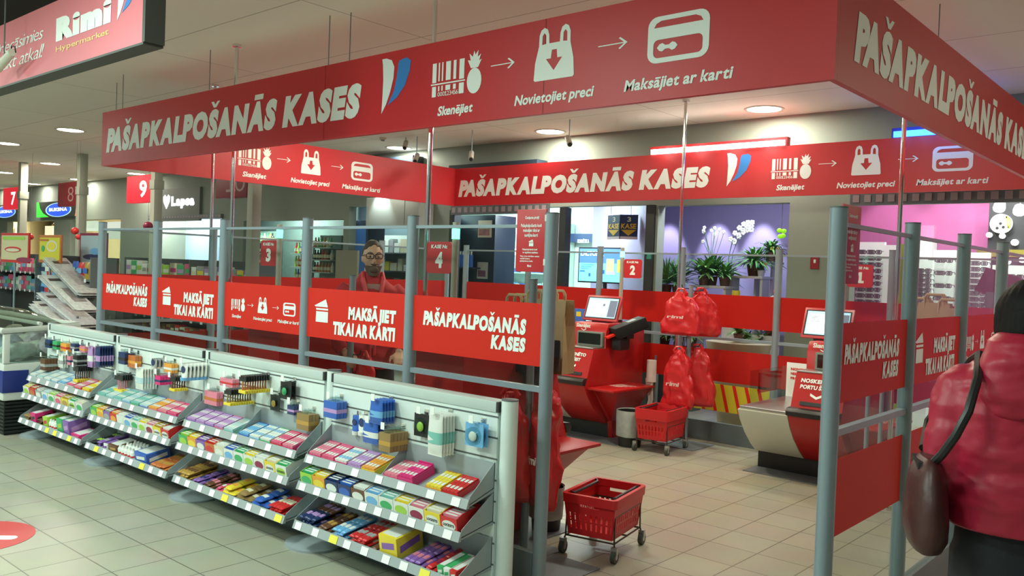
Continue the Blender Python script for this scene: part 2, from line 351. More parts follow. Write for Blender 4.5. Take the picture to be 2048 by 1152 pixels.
# shutter boxes over the shop fronts
for i, (a, b, z0, z1) in enumerate(((-15.1, -12.2, 2.36, 2.44), (-6.05, -4.3, 2.33, 2.46), (-.47, 4.6, 2.34, 2.47))):
    m = MB().box(a, YW-.06, z0, b, YW, z1)
    n = int((b-a)/.11)
    for j in range(n): m.box(a+(j+.25)*(b-a)/n, YW-.064, z0+.03, a+(j+.8)*(b-a)/n, YW-.058, z1-.03, mi=1)
    struct(m.build('trim_%d' % (i+2), [GREYD, mat('shutter_slot', (.34, .30, .32), .5)], smooth=False))
struct(MB().box(-2.83, YW-.04, 0, -2.72, YW+.2, 2.4).box(-4.13, YW-.02, 0, -4.03, YW+.1, 2.4).box(-6.1, YW-.03, 0, -6.0, YW+.1, 2.4).build('trim_5', mat('door_frame_dark', (.02, .03, .03), .4), smooth=False))
# ================================================================== lamps
def lamp(name, loc, energy, col, size=.3, parent=None, typ='AREA', spread=None):
    l = bpy.data.lights.new(name, typ); l.energy = energy; l.color = col
    if typ == 'AREA':
        l.shape = 'DISK'; l.size = size
        if spread: l.spread = spread
    else: l.shadow_soft_size = size
    o = bpy.data.objects.new(name, l); COL.objects.link(o); o.location = loc
    if parent is not None: o.parent = parent; o.location = Vector(loc)-WORG[parent.name]
    return o
def downlight(x, y, label, e, col=(1, .90, .74), r=.17):
    t = thing('ceiling_downlight', label, 'ceiling light', (x, y, ZC), 'round recessed downlights')
    m = MB(); n = 28
    rings = [[(x+R*math.cos(2*PI*i/n), y+R*math.sin(2*PI*i/n), z) for i in range(n)] for R, z in ((r+.03, ZC), (r+.025, ZC-.008), (r, ZC-.008), (r-.006, ZC-.002))]
    m.loft(rings, caps=False); m.build('trim_ring', mat('ring_white', (.55, .5, .42), .4), t)
    MB().cyl((x, y, ZC-.004), (x, y, ZC-.0025), r, n=28).build('diffuser', LIGHTM, t, smooth=False)
    lamp('bulb', (x, y, ZC-.02), e, col, .3, t)
IN = [(-9.93, 1.64, 'large downlight closest to the start of the front banner', LAMP_FAR), (-12.51, 1.70, 'large downlight past the one over column nine', LAMP_FAR),
      (-14.99, 3.27, 'downlight between columns seven and eight', LAMP_FAR), (-18.13, 3.5, 'downlight above the lit sign 7', LAMP_FAR),
      (-20.7, 5.0, 'small far downlight between the lane seven column and the lane eight sign', LAMP_FAR*.6), (-23.6, 5.0, 'tiny far downlight just over the lit sign 7', LAMP_FAR*.5),
      (-15.12, 5.0, 'far downlight just above the lane nine sign', LAMP_FAR*.6), (-18.0, 5.0, 'small far downlight behind the lane eight column', LAMP_FAR*.6),
      (-6.92, 5.02, 'downlight between the symbols banner and the front chrome pole', LAMP_IN), (-4.04, 4.95, 'middle downlight over the long rear banner', LAMP_IN),
      (-1.236, 4.90, 'downlight under the near banner corner, largest inside the booth', LAMP_IN)]
for x, y, lb, e in IN: downlight(x, y, lb, e)
# the hall's own ceiling lamps, out of view behind and beside the camera
for i, (x, y, e) in enumerate(((-7.6, -3.0, 1), (-4.8, -3.2, 1.15), (-1.6, -2.6, 1.1), (1.2, -2.6, .42), (-6.5, -4.6, 1), (-3.2, -4.8, 1), (0, -5.2, .8), (4.2, -4.2, .18), (-10.5, -2.2, 1))):
    lamp('hall_lamp', (x, y, ZC-.02), LAMP_FRONT*e, (.80, 1.0, .88), .5)
for x, y, e in ((-4.4, 2.4, 1.3), (-2.2, 2.6, 1.4), (-.1, 2.2, 1.5), (3.6, 2.2, .9), (3.4, 4.6, .8)):
    lamp('booth_lamp', (x, y, ZC-.02), LAMP_IN*e, (1, .93, .70), .4)
for x, y, z, e, c in ((-24, 6.8, 2.8, 110, (1, .9, .6)), (-20, 6.8, 2.8, 90, (1, .9, .6)), (-16.4, 6.3, 2.85, 75, (.85, .95, 1)), (-11.8, 6.2, 2.85, 80, (.9, 1, .9)), (-8.6, 6.0, 2.85, 40, (.9, 1, 1)),
                      (-6.0, 6.6, 2.85, 95, (.8, 1, .95)), (-4.4, 6.3, 2.85, 95, (.8, 1, .95)), (-6.9, 7.9, 2.85, 60, (.8, 1, .95)), (.6, 6.6, 3.0, 60, (1, .97, .95)), (2.4, 6.6, 3.0, 60, (1, .97, .95)), (-1.95, 6.0, 3.0, 40, (.9, .9, 1))):
    lamp('shop_lamp', (x, y, z), e, c, .6)
def spot(loc, aim, e, angle, col=(.9, .92, 1), blend=.6):
    l = bpy.data.lights.new('shop_spot', 'SPOT'); l.energy = e; l.color = col; l.spot_size = math.radians(angle); l.spot_blend = blend; l.shadow_soft_size = .03
    o = bpy.data.objects.new('shop_spot', l); COL.objects.link(o); o.location = loc
    o.rotation_euler = (Vector(aim)-Vector(loc)).to_track_quat('-Z', 'Y').to_euler()
for u in (1338, 1437, 1526): x = ay(u, 470, 7.6).x; spot((x, 7.18, 2.86), (x, 7.6, 1.55), 170, 42, (.85, .88, 1), .5)
for x, z_ in ((-.3, 1.9), (.7, 1.9), (1.9, 1.9)): spot((x+.4, 5.65, 3.0), (x, 7.1, z_), 70, 75, (.92, 1, .92))
for x in (-.9, -.2, .5, 1.2): spot((x, 7.4, 3.0), (x, 8.0, 2.0), 14, 70, (1, .85, .97))
# wall washers at the foot of the rear banner: small camera shaped spotlights hung from the ceiling
for u, v, dx, lb in ((812, 268, .05, 'small white ceiling spotlight just under the long front banner'), (833, 316, .04, 'dark ceiling spotlight tight beside the front chrome pole'),
                     (1138, 282, .06, 'white ceiling spotlight on a thin stem beside the middle downlight'), (943, 312, .05, 'small ceiling spotlight low over the start of the rear banner title')):
    p = ay(u, v, 4.4)
    if p.z > ZC-.1: p.z = ZC-.1
    t = thing('ceiling_spotlight', lb, 'spotlight', (p.x, p.y, ZC), 'ceiling spotlights')
    MB().cyl((p.x, p.y, ZC), (p.x, p.y, p.z), .006).build('stem', GREY, t)
    MB().cyl(p+Vector((-dx, .05, .05)), p+Vector((dx, -.06, -.05)), .032).build('housing', mat('offwhite_plastic', (.5, .5, .44), .5), t)
    MB().cyl(p+Vector((dx, -.06, -.05)), p+Vector((dx*1.15, -.067, -.057)), .024).build('lens', BLACK, t)
p = Vector((-6.36, 4.25, ZC)); t = thing('smoke_detector', 'round smoke detector on the ceiling beside the front chrome pole', 'smoke detector', p)
MB().cyl(p, p-Vector((0, 0, .03)), .05, .045).build('housing', CREAM, t); MB().cyl(p-Vector((0, 0, .03)), p-Vector((0, 0, .05)), .03, .02).build('sensor', GREY, t)
# thin suspension wires
for u, v0, v1, y, lb in ((660, 32, 112, .36, 'first of two thin wires over KASES on the front banner'), (702, 28, 105, .40, 'second of two thin wires over KASES on the front banner'), (421, 102, 155, .39, 'thin wire beside the chrome pole over the front banner title'),
                         (247, 150, 205, .41, 'inner one of two thin wires at the freezer end of the front banner'), (234, 166, 208, .55, 'outer one of two thin wires at the freezer end of the front banner')):
    a = ay(u, v0, y); b = ay(u, v1, y)
    tag(MB().cyl((a.x, y, ZC), (a.x, y, b.z-.1), .0035, n=6).build('suspension_wire', GREYD), lb, 'wire', 'suspension wires')
a = az(1880, 8, ZC)
tag(MB().cyl((a.x, a.y, ZC), (a.x, a.y, 2.75), .0035, n=6).build('suspension_wire', GREYD), 'thin wire over the side banner of the woman\'s side', 'wire', 'suspension wires')
# ================================================================== overhead banners
BZ0, BZ1, BXL, BXR, BYF, BYB, BT = .838+H, 1.340+H, -5.67, 1.254, .257, 4.93, .03
FLW, FLB = mat('flame_white', (.80, .88, .88), .45), mat('flame_blue', (.03, .22, .62), .45)
def banner_icons(t, o, ux, x0, mw=WHITE, sc=1.0, cap=True):
    uz = (0, 0, 1); z = H
    def X(v): return x0+(v+1.17)*sc
    m = MB(); shape_on(m, 'code', SH_CODE, o, ux, uz, X(-1.17), 1.012+z, X(-.885), 1.212+z); text_on(m, '000123456', o, ux, uz, X(-1.11), 1.013+z, X(-.94), 1.038+z, .0)
    m.build('barcode_symbol', mw, t, smooth=False)
    for nm, k, lp, a, b, c, d in (('pineapple_symbol', 'pine', SH_PINE, -.87, 1.0, -.755, 1.245), ('arrow_symbol', 'arr', SH_ARR, -.685, 1.105, -.508, 1.172), ('bag_symbol', 'bag', SH_BAG, -.368, 1.013, -.098, 1.292),
                                  ('arrow_symbol', 'arr', SH_ARR, .05, 1.108, .226, 1.175), ('card_symbol', 'card', SH_CARD, .343, 1.013, .672, 1.235)):
        m = MB(); shape_on(m, k, lp, o, ux, uz, X(a), b+z, X(c), d+z); m.build(nm, mw, t, smooth=False)
    for s, a, c in (('Skenējiet', -1.105, -.815), ('Novietojiet preci', -.50, .035), ('Maksājiet ar karti', .215, .80)):
        m = MB(); text_on(m, s, o, ux, uz, X(a), .897+z, X(c), .935+z, .032, .18, caps=False); m.build('lettering', mw, t, smooth=False)
def banner_title(t, o, ux, x0, mw=WHITE):
    m = MB(); z = H; uz = (0, 0, 1)
    text_on(m, 'PAŠAPKALPOŠANĀS', o, ux, uz, x0, .957+z, x0+2.79, 1.178+z, .072, .17)
    m.build('lettering', mw, t, smooth=False); m = MB()
    text_on(m, 'KASES', o, ux, uz, x0+2.86, .957+z, x0+3.745, 1.178+z, .072, .17); m.build('lettering', mw, t, smooth=False)
def flame(t, o, ux, x0):
    m = MB(); shape_on(m, 'f1', SH_FL1, o, ux, (0, 0, 1), x0, .957+H, x0+.262, 1.302+H); m.build('white_flame', FLW, t, smooth=False)
    m = MB(); shape_on(m, 'f2', SH_FL2, o, ux, (0, 0, 1), x0, .957+H, x0+.262, 1.302+H); m.build('blue_flame', FLB, t, smooth=False)
def banner(lb, x0, y0, x1, y1, loc):
    t = thing('overhead_banner', lb, 'overhead sign', loc, 'red banners around the checkout booth')
    MB().box(x0, y0, BZ0, x1, y1, BZ1).build('panel', RED, t, smooth=False); return t
t = banner('long red front banner with white title and symbols over the shelving', BXL, BYF, BXR, BYF+BT, (BXL, BYF, BZ0))
o = (0, BYF, 0); ux = (1, 0, 0); banner_title(t, o, ux, -5.57); flame(t, o, ux, -1.618); banner_icons(t, o, ux, -1.17)
m = MB()
for xs in (-2.22, -.3): m.box(xs, BYF-.0012, BZ0, xs+.004, BYF+.001, BZ1)
m.build('panel_seam', mat('seam_dark_red', (.25, .01, .012), .5), t, smooth=False)
t = banner('red side banner with title over the woman\'s side of the booth', BXR-BT, BYF+BT+.001, BXR, BYB, (BXR, BYF, BZ0))
o = (BXR, 0, 0); ux = (0, 1, 0); banner_title(t, o, ux, .465)
t = banner('long red rear banner facing the camera from the back of the booth', BXL, BYB+.001, BXR, BYB+BT, (BXL, BYB, BZ0))
o = (0, BYB+.001, 0); ux = (1, 0, 0); banner_title(t, o, ux, -5.57); flame(t, o, ux, -1.63); banner_icons(t, o, ux, -1.15)
t = banner('red side banner showing only symbols, at the freezer end', BXL, BYF+BT+.001, BXL+BT, BYB, (BXL, BYF, BZ0))
o = (BXL+BT, 0, 0); banner_icons(t, o, (0, 1, 0), 1.66)
# strip lights over the rear banner
def strip(u0, v0, u1, v1, y, lb, mc, me):
    a, b = ay(u0, v0, y), ay(u1, v1, y); zt = BZ1+.07
    t = thing('strip_light', lb, 'strip light', ((a.x+b.x)/2, y, BZ1))
    MB().box(a.x, y, BZ1, b.x, y+.08, zt+.02).build('casing', mc, t, smooth=False)
    MB().box(a.x+.02, y-.012, BZ1+.004, b.x-.02, y, zt-.012).build('tube', me, t, smooth=False)
    for k in range(4): lamp('tube_glow', (a.x+(k+.5)*(b.x-a.x)/4, y-.09, BZ1+.03), .9, me.node_tree.nodes['Principled BSDF'].inputs['Emission Color'].default_value[:3], .1, t, 'POINT')
strip(1300, 300, 1574, 287, 4.93, 'white glowing strip light in a red casing on top of the rear banner', RED, mat('tube_white', (1, 1, 1), .4, emit=(1, 1, .88), es=5))
strip(1783, 272, 1960, 264, 4.93, 'blue glowing strip light over the card symbol of the rear banner', mat('casing_blue', (.01, .03, .25), .4), mat('tube_blue', (.1, .3, 1), .4, emit=(.03, .22, 1), es=4))
m = MB(); a, b = ay(733, 318, 5.2), ay(836, 312, 5.2); m.box(a.x, 5.1, BZ1+.04, b.x, 5.31, BZ1+.27)
tag(m.build('sign_box', mat('navy_box', (.015, .03, .05), .5)), 'dark navy box on the wall above the banner with only symbols', 'sign box')
a, b = ay(908, 335, 5.2), ay(1084, 325, 5.2); tag(MB().box(a.x, 5.1, BZ1-.02, b.x, 5.31, BZ1+.08).build('sign_box', MATS['navy_box']), 'narrow black bar just above the start of the rear banner title', 'sign box')
# chrome poles from floor to ceiling
for x, y, lb in ((-1.27, .36, 'front chrome pole between the fourth and fifth front glass panes'), (-3.62, .42, 'chrome pole rising over the middle of the front banner title'), (-5.3, 1.2, 'thin chrome pole at the freezer end of the booth'),
                 (-2.05, 4.4, 'slim chrome pole at the rear behind the red carrier bags'), (.9, 2.9, 'chrome pole behind the numbered sign of desk one')):
    if x == -5.3: p = ay(426, 330, 1.15); x, y = p.x, 1.15
    if x == -2.05: p = ay(1368, 300, 4.1); x, y = p.x, 4.1
    if x == .9: p = ay(1808, 260, 3.0); x, y = p.x, 3.0
    t = thing('chrome_pole', lb, 'pole', (x, y, 0), 'chrome poles carrying the banners')
    MB().cyl((x, y, 0), (x, y, ZC), .0155, n=14).build('tube', CHROME, t); MB().cyl((x, y, ZC-.02), (x, y, ZC), .035).build('flange', CHROME, t); MB().cyl((x, y, 0), (x, y, .02), .04).build('foot', CHROME, t)
# ================================================================== hypermarket sign, glare painted into its red panel, upper left
y = -1.2; t = thing('hanging_sign', 'red hanging sign paled by glare, with white logo lettering above the aisle', 'sign', (-3.5, y, 1.11+H))
MB().box(-6.2, y, 1.11+H, -1.80, y+.10, 1.525+H).build('sign_panel', mat('red_panel_glare', (.70, .19, .23), .5, spec=.3), t, smooth=False)
MB().box(-6.2, y-.004, 1.098+H, -1.785, y+.104, 1.11+H).box(-1.80, y-.004, 1.11+H, -1.77, y+.104, 1.525+H).build('frame', mat('frame_dark', (.05, .06, .055), .5), t, smooth=False)
o = (0, y, 0); ux = (1, 0, 0); uz = (0, 0, 1)
m = MB(); text_on(m, 'Rimi', o, ux, uz, -2.925, 1.275+H, -2.175, 1.415+H, .09); m.build('lettering', WHITE, t, smooth=False)
m = MB(); text_on(m, 'Hypermarket', o, ux, uz, -2.92, 1.213+H, -2.20, 1.245+H, .012, space=1.3); m.build('lettering', mat('gold_letters', (.85, .6, .2), .4), t, smooth=False)
m = MB(); text_on(m, 'Priecāsimies', o, ux, uz, -3.98, 1.33+H, -3.12, 1.405+H, -.005, .3); m.build('lettering', WHITE, t, smooth=False)
m = MB(); text_on(m, 'satikt atkal!', o, ux, uz, -3.98, 1.215+H, -3.10, 1.295+H, -.005, .3); m.build('lettering', WHITE, t, smooth=False)
m = MB(); shape_on(m, 'f1', SH_FL1, o, ux, uz, -2.10, 1.27+H, -1.86, 1.5+H); m.build('white_flame', FLW, t, smooth=False)
m = MB(); shape_on(m, 'f2', SH_FL2, o, ux, uz, -2.10, 1.27+H, -1.86, 1.5+H); m.build('blue_flame', FLB, t, smooth=False)
for x in (-2.2, -5.2): MB().cyl((x, y+.05, 1.525+H), (x, y+.05, ZC), .006, n=6).build('hanger', GREYD, t)
a = ay(8, 120, -1.3); t = thing('ceiling_spotlight', 'cream tube spotlight hanging in front of the red hanging sign', 'spotlight', (a.x, -1.3, ZC), 'ceiling spotlights')
MB().cyl(a+Vector((-.12, 0, -.04)), a+Vector((.14, 0, .03)), .03, .024).build('housing', CREAM, t); MB().cyl((a.x, -1.3, a.z), (a.x, -1.3, ZC), .005, n=6).build('stem', GREYD, t)
MB().tube([a+Vector((.1, 0, .03)), a+Vector((.13, 0, .07)), a+Vector((.18, 0, .06)), a+Vector((.2, 0, .02))], .004, 6).build('cable', BLACK, t)
# ================================================================== glass partitions
PR = .034
def partition(lb, p0, d, n, pitch, posts, layout, lower=(), top=True, film=FILM, stripes=(), inner=False, only=None):
    """posts run from p0 along unit d; layout: letter kind per pane; lettering reads along d and faces right-hand side"""
    d = Vector(d); nrm = Vector((d.y, -d.x, 0)); P0 = Vector(p0)
    t = thing('glass_partition', lb, 'glass partition', (P0.x, P0.y, 0), 'glass partitions around the checkout booth')
    for k in posts:
        c = P0+d*(k*pitch)
        MB().cyl((c.x, c.y, 0), (c.x, c.y, 1.862), PR, n=20).build('post', GREY, t)
    for k in range(n):
        a = P0+d*(k*pitch+PR-.004); b = P0+d*((k+1)*pitch-PR+.004); L = (b-a).length
        def bar(z0, z1, y0, y1, name, mt, inset=0.0):
            q0 = a+d*inset+nrm*y0; q1 = b-d*inset+nrm*y1
            c = (q0+q1)/2; c.z = (z0+z1)/2
            return MB().obox(c, d*((L-2*inset)/2), nrm*((y1-y0)/2), (0, 0, (z1-z0)/2)).build(name, mt, t, smooth=False)
        bar(.19, 1.80, -.004, .004, 'glass_pane', CLEAR)
        if top: bar(1.795, 1.812, -.009, .009, 'top_rail', GREY)
        bar(.985, 1.012, -.016, .016, 'middle_rail', GREY)
        bar(0, .19, -.02, .02, 'plinth', mat('plinth_grey', (.12, .15, .16), .45))
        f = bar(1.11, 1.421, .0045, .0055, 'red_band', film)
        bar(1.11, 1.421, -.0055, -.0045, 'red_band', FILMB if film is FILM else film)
        if k in lower: bar(.585, .891, .0045, .0055, 'red_band', film)
        if k in stripes:
            yl = mat('yellow_film', (.62, .52, .03), .4)
            g = bar(.30, .56, .0045, .0055, 'yellow_band', yl); m = MB()
            for j in range(8):
                x = j*.125; o = P0+d*(k*pitch+.04)
                q = [(x+.05, .56), (x+.085, .56), (x+.155, .30), (x+.12, .30)]
                m.add([o+d*u+nrm*.0065+Vector((0, 0, v)) for u, v in q], [(0, 1, 2, 3)])
            m.build('red_stripe', FILM, t, smooth=False)
        lay = layout[k] if k < len(layout) else ''; q_ = d*(1.0 if pitch > .95 else .895)
        o = P0+d*(k*pitch)+nrm*.0056; uz = Vector((0, 0, 1)); z = H
        if lay == 'A':
            m = MB(); text_on(m, 'PAŠAPKALPOŠANĀS', o, q_, uz, .115, -.321+z, .866, -.242+z, .066, .13); m.build('lettering', WHITE, t, smooth=False)
            m = MB(); text_on(m, 'KASES', o, q_, uz, .63, -.409+z, .866, -.336+z, .066, .13); m.build('lettering', WHITE, t, smooth=False)
        if lay == 'B':
            m = MB(); shape_on(m, 'cards', SH_CARDS, o, q_, uz, .108, -.37+z, .25, -.225+z); m.build('card_symbol', WHITE, t, smooth=False)
            m = MB(); text_on(m, 'MAKSĀJIET', o, q_, uz, .45, -.335+z, .888, -.258+z, .066, .07); m.build('lettering', WHITE, t, smooth=False)
            m = MB(); text_on(m, 'TIKAI AR KARTI', o, q_, uz, .305, -.437+z, .885, -.357+z, .066, .07); m.build('lettering', WHITE, t, smooth=False)
        if lay == 'C':
            for nm, kk, lp, x0, z0, x1, z1 in (('barcode_symbol', 'code', SH_CODE, .125, -.355, .245, -.275), ('pineapple_symbol', 'pine', SH_PINE, .255, -.358, .305, -.262), ('arrow_symbol', 'arr', SH_ARR, .335, -.322, .41, -.295),
                                               ('bag_symbol', 'bag', SH_BAG, .465, -.355, .58, -.245), ('arrow_symbol', 'arr', SH_ARR, .64, -.322, .715, -.295), ('card_symbol', 'card', SH_CARD, .765, -.355, .905, -.268)):
                m = MB(); shape_on(m, kk, lp, o, q_, uz, x0, z0+z, x1, z1+z); m.build(nm, WHITE, t, smooth=False)
            for s, x0, x1 in (('Skenējiet', .14, .26), ('Novietojiet preci', .415, .64), ('Maksājiet ar karti', .705, .945)):
                m = MB(); text_on(m, s, o, q_, uz, x0, -.405+z, x1, -.39+z, .02, .15, caps=False); m.build('lettering', WHITE, t, smooth=False)
    for k in posts:
        c = P0+d*(k*pitch); MB().cyl((c.x, c.y, 1.862), (c.x, c.y, 1.868), PR+.001, n=20).build('post_cap', GREYD, t)
    return t
partition('long glass partition with a red lettered band directly behind the shelving', (-5, 0, 0), (1, 0, 0), 5, 1.0, range(6), 'ABCBA')
partition('glass partition with two red bands beside the woman in the red jacket', (1.3945, 0, 0), (0, 1, 0), 4, .9183, range(5), 'ABCB', lower=(0, 1, 2, 3))
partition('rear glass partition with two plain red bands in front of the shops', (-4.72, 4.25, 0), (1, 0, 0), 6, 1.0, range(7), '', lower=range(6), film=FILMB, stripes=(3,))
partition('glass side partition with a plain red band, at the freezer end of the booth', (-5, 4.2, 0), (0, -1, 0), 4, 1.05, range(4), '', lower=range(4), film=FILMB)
# instruction boards clamped to the two entrance posts
def board(lb, c, d, nrm, cards=True):
    d, nrm, c = Vector(d), Vector(nrm), Vector(c); W2, z0, z1 = .095, 1.575, 1.885
    t = thing('instruction_board', lb, 'notice board', (c.x, c.y, z0), 'red notice boards at the entrance')
    m = MB(); m.obox((c.x, c.y, (z0+z1)/2), d*W2, nrm*.004, (0, 0, (z1-z0)/2)); m.build('board', RED, t, bevel=.003)
    o = c-d*W2+nrm*.0042; uz = (0, 0, 1)
    for s, a, b, za, h in (('Cienījamie pircēji!', .055, .145, .262, .009), ('Pašapkalpošanās kasē', .03, .163, .222, .011), ('maksājiet tikai ar', .045, .152, .198, .011), ('norēķinu karti', .055, .14, .174, .011),
                           ('Pašapkalpošanās kasē', .045, .14, .107, .006), ('var iegādāties lojalitātes', .045, .145, .092, .006), ('Visas citas darbības veiciet', .03, .155, .074, .005), ('vecākā kasiera', .03, .095, .062, .005), ('apkalpošanas kasēs.', .03, .115, .05, .005), ('Rimi', .08, .105, .024, .008)):
        m = MB(); text_on(m, s, o, d, uz, a, z0+za, b, z0+za+h, .022, caps=False, lift=.0012); m.build('lettering', WHITE, t, smooth=False)
    m = MB(); shape_on(m, 'cards', SH_CARDS, o, d, uz, .082, z0+.127, .114, z0+.16, lift=.0012); m.build('card_symbol', WHITE, t, smooth=False)
    for z in (z0+.05, z1-.045): MB().obox((c+d*(W2+.008)*board.sgn).to_tuple()[:2]+(z,), d*.013, nrm*.012, (0, 0, .016)).build('clamp', mat('white_clamp', (.7, .72, .68), .5), t, bevel=.002)
    return t
board.sgn = 1; board('red instruction board facing the aisle on the entrance post beside the shelving', (-.112, -.02, 0), (1, 0, 0), (0, -1, 0))
board.sgn = -1; board('red instruction board turned sideways on the entrance post beside the woman', (1.39, .148, 0), (0, 1, 0), (1, 0, 0))
# ================================================================== shelving in front of the partition
random.seed(5)
GP, GY, GN = 1.325, -.28, 4
GX = [-5.285+GP*i for i in range(5)]                      # upright positions
BAYN = ['freezer bay', 'second bay', 'third bay', 'entrance bay']
SHZ = [(.505, .165), (.365, .21), (.155, .225)]           # front lip bottom, depth of the three shelves
SHN = ['top', 'middle', 'bottom']
YBK = GY-.035                                              # face of the slat panel
def shelf_frame(i, s):
    """front lip y, front floor z, back y, back z of the sloping tray"""
    z, dp = SHZ[s]; return YBK-dp, z+.012, YBK-.004, z+.012+.035+.015*(s == 0)
def tray_pt(s, t):                                         # point on the tray floor, t from the lip (0) to the back (1)
    y0, z0, y1, z1 = shelf_frame(0, s); return y0+(y1-y0)*t, z0+(z1-z0)*t
TAGW, TAGY, STRIPM = mat('price_card_white', (.86, .88, .86), .35), mat('price_card_yellow', (.85, .75, .08), .4), mat('price_strip', (.36, .40, .41), .2, spec=.8)
FOOTM = mat('foot_grey', (.28, .32, .34), .4)
for b in range(4):
    x0, x1 = GX[b], GX[b+1]
    t = thing('display_shelf', ['pale shelving bay beside the white freezer', 'second bay of the pale shelving from the freezer', 'third bay of the pale shelving from the freezer', 'pale shelving bay at the booth entrance'][b], 'shelving unit', ((x0+x1)/2, GY, 0), 'shelving bays along the front partition')
    m = MB(); m.box(x0+.042, YBK, .07, x1-.042, GY+.03, .92)
    m.build('slat_panel', SLAT, t, smooth=False)
    m = MB()
    for k in range(9): m.box(x0+.035, YBK-.0012, .895-.0985*k-.004, x1-.035, YBK+.0005, .895-.0985*k+.004)
    m.build('slat_groove', SLATG, t, smooth=False)
    MB().box(x0+.045, GY-.042, .915, x1-.045, GY+.042, .968).build('top_rail', mat('rail_pale', (.52, .60, .58), .4), t, bevel=.008)
    m = MB(); m.box(x0+.033, GY-.044, .918, x0+.047, GY+.044, .966).box(x1-.047, GY-.044, .918, x1-.033, GY+.044, .966); m.build('rail_joint', DARK, t, smooth=False)
    for e, xx in enumerate(([x0] if b == 0 else [])+[x1]):
        MB().cyl((xx, GY, 0), (xx, GY, .975), .040, n=22).build('upright_post', SLAT, t); MB().cyl((xx, GY, .975), (xx, GY, .981), .041, n=22).build('post_cap', GREYD, t)
        if b < 3 or e < 0: pass
    MB().box(x0+.042, GY-.03, 0, x1-.042, GY+.03, .07).build('base_rail', GREYD, t, smooth=False)
    for xx in ([x0] if b == 0 else [])+[x1-.02]:
        n = 20; rg = [[(xx+R*1.15*math.cos(2*PI*i/n), GY-.09+R*math.sin(2*PI*i/n), z) for i in range(n)] for R, z in ((.15, 0), (.15, .012), (.10, .03), (.04, .045))]
        MB().loft(rg).build('foot', FOOTM, t)
    for s in range(3):
        y0, z0, y1, z1 = shelf_frame(b, s); a, c = x0+.045, x1-.045
        m = MB(); T = .004
        m.add([(a,y0,z0),(c,y0,z0),(c,y1,z1),(a,y1,z1),(a,y0,z0-T),(c,y0,z0-T),(c,y1,z1-T),(a,y1,z1-T)], [(0,1,2,3),(7,6,5,4),(0,4,5,1),(1,5,6,2),(2,6,7,3),(3,7,4,0)])
        hb = .115 if s == 0 else .13
        m.box(a, y1-.003, z1, c, y1+.001, z1+hb)           # back upstand
        sh = m.build('shelf', SHELF, t, smooth=False)
        for xx in (a, c-.003):
            m = MB(); pr = [(y0, z0-.012), (y0, z0+.032), (y1, z1+hb+.005), (y1, z1-.02)]
            m.prism(pr, lambda u, v, w_: (w_, u, v), xx, xx+.003); m.build('side_panel', SHELF, sh, smooth=False)
        if s == 0 and b in (2, 3):
            m = MB(); xm = a+.62; m.prism([(y0+.01, z0+.002), (y0+.01, z0+.03), (y1-.004, z1+hb-.01), (y1-.004, z1)], lambda u, v, w_: (w_, u, v), xm, xm+.003); m.build('divider', SHELF, sh, smooth=False)
        MB().add([(a, y0-.022, z0-.020), (c, y0-.022, z0-.020), (c, y0-.006, z0+.022), (a, y0-.006, z0+.022), (a, y0-.002, z0-.020), (c, y0-.002, z0-.020), (c, y0-.001, z0+.022), (a, y0-.001, z0+.022)],
                 [(0,1,2,3), (4,7,6,5), (0,3,7,4), (1,5,6,2), (3,2,6,7), (0,4,5,1)]).build('price_strip', STRIPM, sh, smooth=False)
        nt_ = [7, 10, 9][s]; ex = Vector((1, 0, 0)); ez = Vector((0, .016, .042)).normalized()
        for k in range(nt_):
            xx = a+.03+(c-a-.12)*k/(nt_-1)+random.uniform(-.012, .012); ye = s == 2 and (k+b*2) % 5 in (3,) and b > 0 or (s == 2 and b == 0 and k in (4, 5, 7)) or (s == 2 and b == 2 and k in (8, 9))
            o = Vector((xx, y0-.0225, z0-.0185)); W2 = .034 if not ye else .042; h = .0385
            m = MB(); P = [o, o+ex*(W2*1.55), o+ex*(W2*1.55)+ez*h, o+ez*h]; nn = Vector((0, -.042, .016)).normalized()*.0016
            m.add([p+nn for p in P]+P, [(0,1,2,3), (7,6,5,4), (0,4,5,1), (1,5,6,2), (2,6,7,3), (3,7,4,0)]); m.build('price_tag', TAGY if ye else TAGW, sh, smooth=False)
# ------------------------------------------------------------------ cartons on the shelves
K = dict(pink=(.72,.10,.22), hot=(.70,.03,.20), rose=(.72,.22,.30), lilac=(.48,.28,.58), purple=(.25,.12,.42), teal=(.20,.50,.45), aqua=(.45,.62,.66), sky=(.16,.42,.72), blue=(.04,.13,.50), navy=(.02,.04,.13),
         green=(.05,.40,.14), lime=(.36,.60,.07), yellow=(.80,.62,.05), orange=(.80,.34,.05), red=(.62,.03,.03), maroon=(.28,.02,.07), white=(.74,.76,.72), brown=(.14,.06,.03), gold=(.48,.28,.06), black=(.02,.02,.02), cream=(.72,.66,.48), grey=(.35,.36,.36), kraft=(.30,.19,.07), rust=(.55,.16,.04))
def kc(n): return mat('pack_'+n, K[n], .32, spec=.5)
WORD = dict(hot='hot pink', rose='pale red', kraft='brown', rust='orange brown')
def wname(n): return WORD.get(n, n)
ORD = ['first', 'second', 'third', 'fourth', 'fifth', 'sixth', 'seventh', 'eighth', 'ninth', 'tenth', 'eleventh', 'twelfth', 'thirteenth']
def place_m(x, s, tpos):                                   # matrix of a tray spot: local x along the shelf, y into it, z up from the tilted floor
    y0, z0, y1, z1 = shelf_frame(0, s); ang = math.atan2(z1-z0, y1-y0); y, z = tray_pt(s, tpos)
    return Matrix.Translation((x, y, z+.0005)) @ Matrix.Rotation(ang, 4, 'X')
_PK = {}
